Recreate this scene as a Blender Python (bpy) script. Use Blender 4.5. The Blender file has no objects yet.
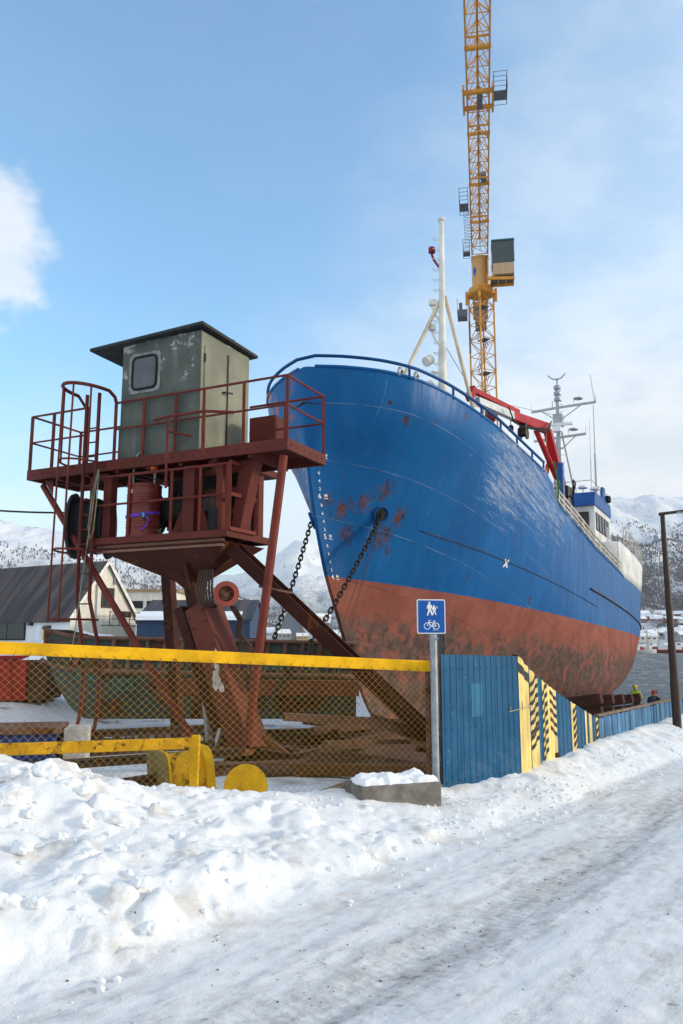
import bpy, math, random
import numpy as np
from mathutils import Vector, Matrix, noise as mnoise

random.seed(7)
SC = bpy.context.scene
COL = SC.collection
EYE = 1.7
F = 28.0 / 24.0 * 683.0
HROW = 642.0
TH = math.atan((HROW - 512.0) / F)
CT, ST = math.cos(TH), math.sin(TH)
V = Vector


def P(px, py, Y):
    """real point at forward distance Y seen in direction (px,py): used while laying the yard out"""
    dx = (px - 341.5) / F
    dy = (512.0 - py) / F
    ry = CT - ST * dy
    rz = ST + CT * dy
    k = Y / ry
    return V((dx * k, Y, EYE + rz * k))


def G(px, py, z):
    """ground point at height z seen at (px,py)"""
    dx = (px - 341.5) / F
    dy = (512.0 - py) / F
    ry = CT - ST * dy
    rz = ST + CT * dy
    k = (z - EYE) / rz
    return V((dx * k, ry * k, z))


# ------------------------------------------------------------------ camera
cam_d = bpy.data.cameras.new("camera")
cam = bpy.data.objects.new("camera", cam_d)
COL.objects.link(cam)
cam_d.sensor_fit = 'HORIZONTAL'
cam_d.sensor_width = 24.0
cam_d.lens = 28.0
cam_d.clip_start = 0.05
cam_d.clip_end = 12000
cam.location = (0, 0, EYE)
cam.rotation_euler = (math.radians(90) + TH, 0, 0)
SC.camera = cam

# ------------------------------------------------------------------ world
SUN_AZ = (0.9986, -0.052)
SUN_EL = math.radians(15.0)
world = bpy.data.worlds.new("World")
SC.world = world
world.use_nodes = True
nt = world.node_tree
nt.nodes.clear()
out = nt.nodes.new("ShaderNodeOutputWorld")
bg = nt.nodes.new("ShaderNodeBackground")
bg.inputs[1].default_value = 0.15
nt.links.new(bg.outputs[0], out.inputs[0])
sky = nt.nodes.new("ShaderNodeTexSky")
sky.sky_type = 'NISHITA'
sky.sun_disc = False
sky.sun_elevation = SUN_EL
sky.sun_rotation = math.atan2(SUN_AZ[0], SUN_AZ[1])
sky.altitude = 10
sky.air_density = 1.0
sky.dust_density = 0.6
sky.ozone_density = 2.0


def wn(t, **kw):
    n = nt.nodes.new(t)
    for k, v in kw.items():
        setattr(n, k, v)
    return n


def wmath(op, a, b=None, c=None, clamp=False):
    n = wn("ShaderNodeMath", operation=op, use_clamp=clamp)
    for i, x in enumerate((a, b, c)):
        if x is None:
            continue
        if isinstance(x, (int, float)):
            n.inputs[i].default_value = x
        else:
            nt.links.new(x, n.inputs[i])
    return n.outputs[0]


def wramp(x, lo, hi, a=0.0, b=1.0):
    n = wn("ShaderNodeMapRange", interpolation_type='SMOOTHSTEP')
    nt.links.new(x, n.inputs[0])
    for i, v in enumerate((lo, hi, a, b)):
        n.inputs[i + 1].default_value = v
    return n.outputs[0]


tc = wn("ShaderNodeTexCoord")
sep = wn("ShaderNodeSeparateXYZ")
nt.links.new(tc.outputs["Generated"], sep.inputs[0])
sx, sy, sz = sep.outputs


def wdir(px, py):
    d = P(px, py, 1.0) - V((0, 0, EYE))
    return d.normalized()


def wnoise(scale, detail, rough, stretch=(1, 1, 1), offs=(0, 0, 0)):
    m = wn("ShaderNodeMapping")
    m.inputs["Scale"].default_value = stretch
    m.inputs["Location"].default_value = offs
    nt.links.new(tc.outputs["Generated"], m.inputs[0])
    n = wn("ShaderNodeTexNoise")
    n.inputs["Scale"].default_value = scale
    n.inputs["Detail"].default_value = detail
    n.inputs["Roughness"].default_value = rough
    nt.links.new(m.outputs[0], n.inputs[0])
    return n.outputs[0]


def wdot(v):
    n = wn("ShaderNodeVectorMath", operation='DOT_PRODUCT')
    nt.links.new(tc.outputs["Generated"], n.inputs[0])
    n.inputs[1].default_value = v
    return n.outputs["Value"]


soft = wnoise(1.5, 3, 0.5, (1, 1, 2.2), (3.1, 0.4, 0.2))
fine = wnoise(7.0, 8, 0.6, (1, 1, 2.0), (1.3, 2.2, 0.7))
cl = wmath('ADD', wmath('MULTIPLY', soft, 0.65), wmath('MULTIPLY', fine, 0.35))
# thin veil thickening towards the sun (right) and towards the horizon
sunv = V((SUN_AZ[0] * math.cos(SUN_EL), SUN_AZ[1] * math.cos(SUN_EL), math.sin(SUN_EL)))
glow = wramp(wdot(V((0.72, 0.67, 0.2)).normalized()), 0.45, 1.0)
low = wramp(sz, 0.52, 0.05)
bias = wmath('ADD', wmath('MULTIPLY', glow, 0.42), wmath('MULTIPLY', low, 0.42))
veil = wramp(wmath('ADD', wmath('MULTIPLY', cl, 0.6), bias), 0.32, 1.05)
# one small cumulus at the left
c1 = wdir(-48, 236)
edge = wmath('ADD', wdot(c1), wmath('MULTIPLY', wmath('SUBTRACT', wnoise(9.0, 8, 0.6, (1, 1, 1.6), (2.2, 0.1, 1.0)), 0.5), 0.016))
cum = wramp(edge, 0.9945, 0.9992)
band = wmath('MULTIPLY', wramp(cl, 0.36, 0.6), wramp(wmath('ADD', sz, wmath('MULTIPLY', fine, 0.10)), 0.36, 0.14))
left = wramp(sx, 0.05, -0.35)
lowc = wmath('MULTIPLY', wmath('MULTIPLY', band, left), 0.75)
# unseen overcast added behind and overhead for neutral fill; thin milky veil everywhere
behind = wmath('MULTIPLY', wramp(wmath('ADD', sy, wmath('MULTIPLY', wmath('SUBTRACT', cl, 0.5), 0.5)), 0.25, -0.35), 0.92)
over = wmath('MULTIPLY', wramp(wmath('ADD', sz, wmath('MULTIPLY', wmath('SUBTRACT', cl, 0.5), 0.4)), 0.74, 0.92), 0.7)
base_veil = wmath('MULTIPLY', cl, 0.12)
behind = wmath('MAXIMUM', wmath('MAXIMUM', behind, over), base_veil)
cov = wmath('MAXIMUM', wmath('MAXIMUM', wmath('MAXIMUM', veil, behind), lowc), wmath('MULTIPLY', cum, 0.80))
tint = wn("ShaderNodeMixRGB", blend_type='MULTIPLY')
tint.inputs[0].default_value = 1.0
tint.inputs[2].default_value = (1.34, 1.74, 1.80, 1)
nt.links.new(sky.outputs[0], tint.inputs[1])
SKY_TINT = tint
mixc = wn("ShaderNodeMixRGB")
nt.links.new(cov, mixc.inputs[0])
nt.links.new(tint.outputs[0], mixc.inputs[1])
cshade = wn("ShaderNodeMixRGB")
nt.links.new(wramp(fine, 0.35, 0.62), cshade.inputs[0])
cshade.inputs[1].default_value = (4.0, 4.4, 4.75, 1)
cshade.inputs[2].default_value = (4.9, 5.1, 5.3, 1)
nt.links.new(cshade.outputs[0], mixc.inputs[2])
nt.links.new(mixc.outputs[0], bg.inputs[0])

sun_d = bpy.data.lights.new("sun", 'SUN')
sun_d.energy = 2.2
sun_d.angle = math.radians(8.0)
sun_d.color = (1.0, 0.86, 0.68)
sun = bpy.data.objects.new("sun", sun_d)
COL.objects.link(sun)
sun.rotation_euler = (-sunv).to_track_quat('-Z', 'Y').to_euler()
sun.location = (40, 30, 30)

SC.view_settings.view_transform = 'Standard'
SC.view_settings.look = 'None'
SC.view_settings.gamma = 1
SC.view_settings.exposure = 0.44
SC.cycles.max_bounces = 6
SC.cycles.diffuse_bounces = 3


# ------------------------------------------------------------------ materials
class M:
    """small wrapper to write node materials compactly"""

    def __init__(self, name, rough=0.6, metal=0.0, spec=0.25):
        self.m = bpy.data.materials.new(name)
        self.m.use_nodes = True
        self.t = self.m.node_tree
        self.b = self.t.nodes["Principled BSDF"]
        self.b.inputs["Roughness"].default_value = rough
        self.b.inputs["Metallic"].default_value = metal
        self.b.inputs["Specular IOR Level"].default_value = spec
        self.tc = self.t.nodes.new("ShaderNodeTexCoord")
        self.co = self.tc.outputs["Object"]

    def link(self, a, b):
        self.t.links.new(a, b)

    def node(self, t, **kw):
        n = self.t.nodes.new(t)
        for k, v in kw.items():
            setattr(n, k, v)
        return n

    def put(self, sock, x):
        if isinstance(x, (int, float)):
            sock.default_value = x
        elif isinstance(x, (tuple, list)):
            sock.default_value = tuple(x) + ((1,) if len(x) == 3 and len(sock.default_value) == 4 else ())
        else:
            self.link(x, sock)

    def math(self, op, a, b=None, c=None, clamp=False):
        n = self.node("ShaderNodeMath", operation=op, use_clamp=clamp)
        for i, x in enumerate((a, b, c)):
            if x is not None:
                self.put(n.inputs[i], x)
        return n.outputs[0]

    def ramp(self, x, lo, hi, a=0.0, b=1.0):
        n = self.node("ShaderNodeMapRange", interpolation_type='SMOOTHSTEP')
        self.put(n.inputs[0], x)
        for i, v in enumerate((lo, hi, a, b)):
            self.put(n.inputs[i + 1], v)
        return n.outputs[0]

    def noise(self, scale, detail=4, rough=0.55, stretch=None, offs=None, co=None, dist=0.0):
        co = co or self.co
        if stretch or offs:
            mp = self.node("ShaderNodeMapping")
            mp.inputs["Scale"].default_value = stretch or (1, 1, 1)
            mp.inputs["Location"].default_value = offs or (0, 0, 0)
            self.link(co, mp.inputs[0])
            co = mp.outputs[0]
        n = self.node("ShaderNodeTexNoise")
        n.inputs["Scale"].default_value = scale
        n.inputs["Detail"].default_value = detail
        n.inputs["Roughness"].default_value = rough
        n.inputs["Distortion"].default_value = dist
        self.link(co, n.inputs[0])
        return n.outputs[0]

    def mix(self, f, a, b, blend='MIX'):
        n = self.node("ShaderNodeMixRGB", blend_type=blend)
        self.put(n.inputs[0], f)
        self.put(n.inputs[1], a)
        self.put(n.inputs[2], b)
        return n.outputs[0]

    def xyz(self):
        s = self.node("ShaderNodeSeparateXYZ")
        self.link(self.co, s.inputs[0])
        return s.outputs

    def col(self, x):
        self.put(self.b.inputs["Base Color"], x)

    def rough(self, x):
        self.put(self.b.inputs["Roughness"], x)

    def bump(self, h, dist=0.01, strength=1.0):
        n = self.node("ShaderNodeBump")
        n.inputs["Strength"].default_value = strength
        n.inputs["Distance"].default_value = dist
        self.link(h, n.inputs["Height"])
        self.link(n.outputs[0], self.b.inputs["Normal"])


def plain(name, c, rough=0.6, metal=0.0, var=0.25, scale=6.0, spec=0.3):
    m = M(name, rough, metal, spec)
    n = m.noise(scale, 5, 0.6)
    d = tuple(x * (1 - var) for x in c)
    l = tuple(min(1, x * (1 + var)) for x in c)
    m.col(m.mix(m.ramp(n, 0.3, 0.7), d, l))
    m.rough(m.ramp(m.noise(scale * 2.3, 3), 0.3, 0.7, max(0.05, rough - 0.1), min(1, rough + 0.1)))
    return m.m


def rusty(name, c, amount=0.5, scale=3.0, rough=0.55, rust_d=(0.035, 0.014, 0.008), rust_l=(0.16, 0.055, 0.022), streak=True, metal=0.0, var=0.2):
    """painted steel with rust coming through: patches, runs and a fine grain"""
    m = M(name, rough, metal, 0.14)
    n1 = m.noise(scale, 9, 0.66)
    n2 = m.noise(scale * 5.5, 5, 0.6, offs=(3, 1, 7))
    n3 = m.noise(scale * 0.5, 3, 0.5, offs=(9, 4, 2))
    paint = m.mix(m.ramp(n3, 0.3, 0.7), tuple(x * (1 - var) for x in c), tuple(min(1, x * (1 + var)) for x in c))
    paint = m.mix(m.math('MULTIPLY', m.ramp(n2, 0.45, 0.7), 0.25), paint, tuple(x * 0.55 for x in c))
    rust = m.mix(m.ramp(n2, 0.35, 0.65), rust_d, rust_l)
    thr = 0.78 - 0.36 * amount
    mask = m.ramp(m.math('ADD', m.math('MULTIPLY', n1, 0.8), m.math('MULTIPLY', n2, 0.2)), thr - 0.035, thr + 0.05)
    if streak:
        n4 = m.noise(scale * 4, 4, 0.6, stretch=(1, 1, 0.12))
        mask = m.math('MAXIMUM', mask, m.math('MULTIPLY', m.ramp(n4, thr + 0.0, thr + 0.16), 0.6))
    m.col(m.mix(mask, paint, rust))
    m.rough(m.ramp(mask, 0, 1, rough, 0.9))
    m.bump(m.math('ADD', m.math('MULTIPLY', mask, 0.6), m.math('MULTIPLY', n2, 0.5)), 0.004, 0.7)
    return m.m


MAT = {}
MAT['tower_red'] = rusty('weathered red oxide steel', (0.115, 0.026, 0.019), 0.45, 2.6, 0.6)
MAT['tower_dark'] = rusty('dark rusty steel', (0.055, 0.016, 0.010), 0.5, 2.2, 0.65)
MAT['rail_red'] = rusty('worn red rail paint', (0.145, 0.029, 0.020), 0.38, 5.0, 0.55)
MAT['rust'] = rusty('rusted steel', (0.15, 0.085, 0.065), 0.62, 2.0, 0.85)
MAT['rust_dark'] = rusty('dark rusted scrap', (0.085, 0.052, 0.042), 0.55, 2.4, 0.85, rust_l=(0.14, 0.06, 0.03))
MAT['chain'] = rusty('chain iron', (0.03, 0.024, 0.022), 0.5, 9.0, 0.7, streak=False)
MAT['yellow'] = rusty('chipped yellow paint', (0.80, 0.42, 0.010), 0.34, 7.0, 0.5)
MAT['yellow_worn'] = rusty('worn yellow paint', (0.64, 0.33, 0.012), 0.62, 9.0, 0.6)
MAT['wire'] = rusty('yellow coated wire', (0.44, 0.27, 0.035), 0.48, 22.0, 0.6, streak=False)
MAT['crane_yellow'] = plain('crane yellow', (0.62, 0.28, 0.045), 0.5, 0, 0.15, 1.0)
MAT['crane_grey'] = plain('crane grey steel', (0.12, 0.13, 0.15), 0.6, 0.2)
MAT['black'] = plain('black rubber', (0.012, 0.012, 0.013), 0.75)
MAT['white_paint'] = rusty('dirty white paint', (0.62, 0.62, 0.60), 0.16, 1.5, 0.5, rust_l=(0.30, 0.16, 0.07))
MAT['mast_white'] = rusty('mast white paint', (0.66, 0.64, 0.58), 0.22, 2.0, 0.5, rust_l=(0.42, 0.24, 0.10))
MAT['ship_red'] = rusty('deck crane red', (0.38, 0.012, 0.018), 0.2, 3.0, 0.45)
MAT['ship_darkred'] = rusty('dark red boom', (0.16, 0.018, 0.022), 0.3, 3.0, 0.5)
MAT['ship_blue'] = rusty('ship blue trim', (0.003, 0.062, 0.21), 0.14, 2.5, 0.45)
MAT['roof_blue'] = plain('wheelhouse blue roof', (0.003, 0.07, 0.27), 0.45)
MAT['grey_alu'] = plain('grey aluminium', (0.36, 0.38, 0.40), 0.42, 0.5, 0.12)
MAT['galv'] = plain('galvanised steel', (0.30, 0.33, 0.36), 0.48, 0.55, 0.2, 9)
MAT['conc'] = None
MAT['timber'] = rusty('tarred timber', (0.060, 0.026, 0.020), 0.45, 3.0, 0.85)
MAT['rail_white'] = rusty('dirty off white rail paint', (0.55, 0.51, 0.45), 0.25, 4.0, 0.6, rust_l=(0.3, 0.17, 0.09))
MAT['timber_pale'] = plain('weathered wood', (0.20, 0.14, 0.09), 0.85, 0, 0.35, 5)
MAT['glass'] = plain('dark window glass', (0.022, 0.03, 0.034), 0.12, 0, 0.1, spec=0.35)
MAT['cabin_glass'] = plain('reflection toned cabin glass', (0.055, 0.062, 0.075), 0.16, 0, 0.25, 3.0, spec=0.7)  # lighter mottled base stands in for the reflection in the pane
MAT['crane_glass'] = plain('green cab glass', (0.012, 0.04, 0.04), 0.07, 0, 0.2, spec=0.8)
MAT['dark_metal'] = plain('dark bronze metal', (0.050, 0.034, 0.028), 0.45, 0.4, 0.15)
MAT['orange'] = plain('orange float', (0.62, 0.10, 0.02), 0.4)
MAT['hose'] = plain('grey hose', (0.30, 0.30, 0.30), 0.5)
MAT['rope'] = plain('pale green rope', (0.26, 0.28, 0.19), 0.9)
MAT['purple'] = plain('purple strap', (0.13, 0.04, 0.42), 0.6)
MAT['teal_bit'] = plain('teal buckle', (0.05, 0.35, 0.42), 0.5)
MAT['drum_paint'] = plain('oxblood drum paint', (0.16, 0.030, 0.022), 0.25, 0.0, 0.15, 3)
MAT['white_mark'] = plain('white marking paint', (0.72, 0.72, 0.70), 0.6, 0, 0.1)
MAT['sign_blue'] = plain('sign blue', (0.004, 0.085, 0.36), 0.35, 0, 0.06)
MAT['sign_white'] = plain('sign white', (0.78, 0.79, 0.80), 0.4, 0, 0.04)
MAT['skip_red'] = rusty('faded red skip', (0.36, 0.035, 0.035), 0.25, 2.0, 0.6)
MAT['blue_box'] = rusty('navy steel box', (0.012, 0.035, 0.13), 0.3, 2.5, 0.6)
MAT['green_rust'] = rusty('green hull paint over rust', (0.060, 0.078, 0.062), 0.72, 1.1, 0.85, rust_l=(0.13, 0.05, 0.028))
MAT['hull_shadow'] = rusty('old wreck lower hull', (0.050, 0.026, 0.02), 0.6, 1.5, 0.9)
MAT['hivis'] = plain('high visibility jacket', (0.50, 0.72, 0.02), 0.7)
MAT['navy_cloth'] = plain('navy jacket', (0.02, 0.03, 0.06), 0.85)
MAT['dark_cloth'] = plain('dark work trousers', (0.018, 0.018, 0.022), 0.9)
MAT['skin'] = plain('skin', (0.50, 0.28, 0.20), 0.6, 0, 0.05)
MAT['helmet_yellow'] = plain('yellow helmet', (0.70, 0.42, 0.02), 0.35)
MAT['hat_red'] = plain('red hat', (0.42, 0.03, 0.04), 0.8)
MAT['lamp_lens'] = plain('grey lamp lens', (0.45, 0.45, 0.42), 0.3)


def concrete():
    m = M('old concrete', 0.9)
    n = m.noise(5, 8, 0.65)
    n2 = m.noise(45, 4, 0.6)
    st = m.noise(3.5, 4, 0.5, stretch=(1, 1, 0.3))
    c = m.mix(m.ramp(n, 0.3, 0.7), (0.13, 0.115, 0.10), (0.26, 0.235, 0.205))
    c = m.mix(m.math('MULTIPLY', m.ramp(st, 0.55, 0.75), 0.6), c, (0.07, 0.062, 0.055))
    m.col(c)
    m.bump(m.math('ADD', n2, n), 0.012, 0.8)
    return m.m


MAT['conc'] = concrete()

# ------------------------------------------------------------------ mesh helpers
class MB:
    def __init__(self):
        self.v = []
        self.f = []
        self.mi = []
        self.cur = 0

    def add(self, vs, fs):
        o = len(self.v)
        self.v += [V(p) for p in vs]
        for f in fs:
            self.f.append([i + o for i in f])
            self.mi.append(self.cur)
        return self

    def box(self, c, s, ax=None):
        """box of full size s; ax = three axis vectors"""
        c = V(c)
        X, Y, Z = ax if ax else (V((1, 0, 0)), V((0, 1, 0)), V((0, 0, 1)))
        vs = []
        for k in (-.5, .5):
            for j in (-.5, .5):
                for i in (-.5, .5):
                    vs.append(c + X * (i * s[0]) + Y * (j * s[1]) + Z * (k * s[2]))
        self.add(vs, [(0, 2, 3, 1), (4, 5, 7, 6), (0, 1, 5, 4), (2, 6, 7, 3), (0, 4, 6, 2), (1, 3, 7, 5)])
        return self

    def frame(self, p0, p1, up=(0, 0, 1)):
        d = (V(p1) - V(p0)).normalized()
        up = V(up)
        if abs(d.dot(up)) > 0.995:
            up = V((0, 1, 0)) if abs(d.y) < .9 else V((1, 0, 0))
        x = d.cross(up).normalized()
        y = x.cross(d).normalized()
        return d, x, y

    def beam(self, p0, p1, w, h, up=(0, 0, 1), w1=None, h1=None):
        p0, p1 = V(p0), V(p1)
        d, x, y = self.frame(p0, p1, up)
        w1 = w if w1 is None else w1
        h1 = h if h1 is None else h1
        vs = []
        for p, a, b in ((p0, w, h), (p1, w1, h1)):
            for i, j in ((-.5, -.5), (.5, -.5), (.5, .5), (-.5, .5)):
                vs.append(p + x * (i * a) + y * (j * b))
        self.add(vs, [(3, 2, 1, 0), (4, 5, 6, 7), (0, 1, 5, 4), (1, 2, 6, 5), (2, 3, 7, 6), (3, 0, 4, 7)])
        return self

    def ibeam(self, p0, p1, w, h, t, up=(0, 0, 1)):
        p0, p1 = V(p0), V(p1)
        d, x, y = self.frame(p0, p1, up)
        a, b, c = w / 2, h / 2, t / 2
        pts = [(-a, -b), (a, -b), (a, -b + t), (c, -b + t), (c, b - t), (a, b - t), (a, b), (-a, b), (-a, b - t), (-c, b - t), (-c, -b + t), (-a, -b + t)]
        n = len(pts)
        vs = [p + x * i + y * j for p in (p0, p1) for i, j in pts]
        fs = [(i, (i + 1) % n, n + (i + 1) % n, n + i) for i in range(n)]
        fs += [(0, 11, 10, 3, 2, 1), (10, 9, 4, 3), (9, 8, 7, 6, 5, 4)]
        fs += [tuple(n + i for i in reversed(f)) for f in fs[-3:]]
        self.add(vs, fs)
        return self

    def tube(self, p0, p1, r0, r1=None, n=8, caps=True):
        p0, p1 = V(p0), V(p1)
        r1 = r0 if r1 is None else r1
        d, x, y = self.frame(p0, p1)
        vs = []
        for p, r in ((p0, r0), (p1, r1)):
            for k in range(n):
                a = 2 * math.pi * k / n
                vs.append(p + x * (r * math.cos(a)) + y * (r * math.sin(a)))
        fs = [(k, (k + 1) % n, n + (k + 1) % n, n + k) for k in range(n)]
        if caps:
            fs += [tuple(reversed(range(n))), tuple(range(n, 2 * n))]
        self.add(vs, fs)
        return self

    def path(self, pts, r, n=6, closed=False):
        pts = [V(p) for p in pts]
        m = len(pts)
        rad = r if isinstance(r, (list, tuple)) else [r] * m
        vs = []
        px = None
        for i, p in enumerate(pts):
            a = pts[i - 1] if (i > 0 or closed) else p
            b = pts[(i + 1) % m] if (i < m - 1 or closed) else p
            d = (b - a).normalized()
            if px is None:
                _, px, _ = self.frame((0, 0, 0), d)
            px = (px - d * px.dot(d)).normalized()
            py = d.cross(px)
            for k in range(n):
                t = 2 * math.pi * k / n
                vs.append(p + px * (rad[i] * math.cos(t)) + py * (rad[i] * math.sin(t)))
        fs = []
        for i in range(m if closed else m - 1):
            j = (i + 1) % m
            for k in range(n):
                fs.append((i * n + k, i * n + (k + 1) % n, j * n + (k + 1) % n, j * n + k))
        if not closed:
            fs += [tuple(reversed(range(n))), tuple((m - 1) * n + k for k in range(n))]
        self.add(vs, fs)
        return self

    def lathe(self, prof, o, axis=(0, 0, 1), n=20):
        """prof: (radius, height) pairs along axis"""
        o = V(o)
        d = V(axis).normalized()
        _, x, y = self.frame((0, 0, 0), d)
        vs = []
        for r, h in prof:
            for k in range(n):
                a = 2 * math.pi * k / n
                vs.append(o + d * h + x * (max(r, 1e-4) * math.cos(a)) + y * (max(r, 1e-4) * math.sin(a)))
        m = len(prof)
        fs = []
        for i in range(m - 1):
            for k in range(n):
                fs.append((i * n + k, i * n + (k + 1) % n, (i + 1) * n + (k + 1) % n, (i + 1) * n + k))
        fs += [tuple(reversed(range(n))), tuple((m - 1) * n + k for k in range(n))]
        self.add(vs, fs)
        return self

    def prism(self, poly, o, u, v, t):
        """extrude the 2D polygon (in plane u,v at o) by vector t"""
        o, u, v, t = V(o), V(u), V(v), V(t)
        n = len(poly)
        a = [o + u * p[0] + v * p[1] for p in poly]
        vs = a + [p + t for p in a]
        fs = [tuple(range(n)), tuple(reversed(range(n, 2 * n)))]
        fs += [((i + 1) % n, i, n + i, n + (i + 1) % n) for i in range(n)]
        self.add(vs, fs)
        return self

    def hexa(self, a, b):
        """solid between two quads a and b (4 points each, same order)"""
        self.add(list(a) + list(b), [(3, 2, 1, 0), (4, 5, 6, 7), (0, 1, 5, 4), (1, 2, 6, 5), (2, 3, 7, 6), (3, 0, 4, 7)])
        return self

    def grid(self, pts, nu, nv):
        o = len(self.v)
        self.v += [V(p) for p in pts]
        for i in range(nu - 1):
            for j in range(nv - 1):
                self.f.append([o + i * nv + j, o + (i + 1) * nv + j, o + (i + 1) * nv + j + 1, o + i * nv + j + 1])
                self.mi.append(self.cur)
        return self

    def build(self, name, mat, parent=None, smooth=False, bevel=0.0, fix=True, angle=None):
        off = V((0, 0, 0))
        loc_space = parent is not None and parent.get("_local", False)
        if parent is not None and not loc_space:
            off = ORIG[parent.name]
        me = bpy.data.meshes.new(name)
        vs = [tuple(p - off) for p in self.v]
        me.from_pydata(vs, [], self.f)
        mats = mat if isinstance(mat, (list, tuple)) else [mat]
        for m in mats:
            me.materials.append(m)
        if len(mats) > 1:
            me.polygons.foreach_set("material_index", self.mi)
        if fix:
            import bmesh
            bm = bmesh.new()
            bm.from_mesh(me)
            bmesh.ops.recalc_face_normals(bm, faces=bm.faces)
            bm.to_mesh(me)
            bm.free()
        if smooth:
            me.polygons.foreach_set("use_smooth", [True] * len(me.polygons))
            if angle:
                me.set_sharp_from_angle(angle=math.radians(angle))
        o = bpy.data.objects.new(name, me)
        COL.objects.link(o)
        if parent is not None:
            o.parent = parent
            if loc_space:
                o["_local"] = True
            ORIG[o.name] = off
        else:
            ORIG[o.name] = V((0, 0, 0))
        if bevel:
            b = o.modifiers.new("edge", 'BEVEL')
            b.width = bevel
            b.segments = 2
            b.limit_method = 'ANGLE'
            b.angle_limit = math.radians(40)
        return o


ORIG = {}


def tag(o, label, cat, group=None, kind=None):
    if label:
        o["label"] = label
    if cat:
        o["category"] = cat
    if group:
        o["group"] = group
    if kind:
        o["kind"] = kind
    return o


def thing(name, loc, label, cat, group=None):
    o = bpy.data.objects.new(name, None)
    o.empty_display_size = 0.2
    COL.objects.link(o)
    o.location = loc
    ORIG[o.name] = V(loc)
    return tag(o, label, cat, group)


def copy_thing(o, loc, label, rot=None, scale=None):
    def cp(x, par):
        c = x.copy()
        COL.objects.link(c)
        if par is not None:
            c.parent = par
        for ch in [k for k in bpy.data.objects if k.parent == x]:
            cp(ch, c)
        return c
    c = cp(o, None)
    c.location = loc
    if rot is not None:
        c.rotation_euler = rot
    if scale is not None:
        c.scale = scale
    c["label"] = label
    return c


def text_polys(body, size):
    """letter shapes as 2D vertices and faces"""
    cu = bpy.data.curves.new("lettering", 'FONT')
    cu.body = body
    cu.size = size
    cu.resolution_u = 3
    cu.offset = size * 0.012
    o = bpy.data.objects.new("lettering", cu)
    COL.objects.link(o)
    dg = bpy.context.evaluated_depsgraph_get()
    me = bpy.data.meshes.new_from_object(o.evaluated_get(dg))
    vs = [(v.co.x, v.co.y) for v in me.vertices]
    fs = [tuple(p.vertices) for p in me.polygons]
    bpy.data.objects.remove(o)
    bpy.data.curves.remove(cu)
    bpy.data.meshes.remove(me)
    return vs, fs


# ------------------------------------------------------------------ vector noise on arrays
_rng = np.random.RandomState(3)
_perm = np.concatenate([_rng.permutation(256)] * 3)
_ga = _rng.rand(256) * 2 * np.pi
_gx, _gy = np.cos(_ga), np.sin(_ga)


def perlin(x, y):
    xi = np.floor(x).astype(int)
    yi = np.floor(y).astype(int)
    xf, yf = x - xi, y - yi
    xi &= 255
    yi &= 255
    u = xf ** 3 * (xf * (xf * 6 - 15) + 10)
    v = yf ** 3 * (yf * (yf * 6 - 15) + 10)

    def g(a, b, fx, fy):
        h = _perm[_perm[a] + b]
        return _gx[h] * fx + _gy[h] * fy
    a = g(xi, yi, xf, yf)
    b = g(xi + 1, yi, xf - 1, yf)
    c = g(xi, yi + 1, xf, yf - 1)
    d = g(xi + 1, yi + 1, xf - 1, yf - 1)
    return (a * (1 - u) + b * u) * (1 - v) + (c * (1 - u) + d * u) * v


def fbm(x, y, octv=4, gain=0.5, ridged=False):
    s = 0
    a = 1.0
    for k in range(octv):
        p = perlin(x + 17.3 * k, y - 9.1 * k)
        s = s + a * ((0.5 - np.abs(p)) if ridged else p)
        x = x * 2.03
        y = y * 2.03
        a *= gain
    return s


def sstep(x, a, b):
    t = np.clip((x - a) / (b - a), 0, 1)
    return t * t * (3 - 2 * t)


def worley(x, y, seed=0):
    """distance to the nearest and second nearest cell point, and that cell's random value"""
    xi = np.floor(x).astype(int)
    yi = np.floor(y).astype(int)
    f1 = np.full(x.shape, 9.0)
    f2 = np.full(x.shape, 9.0)
    val = np.zeros(x.shape)
    for i in (-1, 0, 1):
        for j in (-1, 0, 1):
            h = _perm[_perm[(xi + i + seed) & 255] + ((yi + j) & 255)]
            h2 = _perm[h + 57]
            dx = xi + i + h / 255.0 - x
            dy = yi + j + h2 / 255.0 - y
            d = np.sqrt(dx * dx + dy * dy)
            near = d < f1
            f2 = np.where(near, f1, np.minimum(f2, d))
            val = np.where(near, _perm[h2 + 31] / 255.0, val)
            f1 = np.where(near, d, f1)
    return f1, f2, val


# ------------------------------------------------------------------ ground, road, snow bank
E0 = np.array((0.815, 6.96))
RD = np.array((0.588, 0.809))
RN = np.array((-0.809, 0.588))
SHIP_PSI = math.radians(29.0)
SA = np.array((math.sin(SHIP_PSI), math.cos(SHIP_PSI)))      # towards the stern
SP = np.array((math.cos(SHIP_PSI), -math.sin(SHIP_PSI)))     # to port
BOW = np.array((-0.53, 20.5))
QF_R = [-12, -6, -1.84, 1.8, 3.16, 7.3, 14, 60]
QF_Q = [10.4, 6.46, 3.62, 1.0, 0.65, 1.1, 1.18, 1.4]
HB_R = [-12, -2.4, -2.0, -1.4, -0.1, 1.5, 3.6, 7.3, 14, 60]
HB_H = [0.80, 0.74, 0.66, 0.44, 0.26, 0.16, 0.22, 0.26, 0.38, 0.45]


def road_z(x, y):
    r = (x - E0[0]) * RD[0] + (y - E0[1]) * RD[1]
    return -0.02 * r


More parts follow.
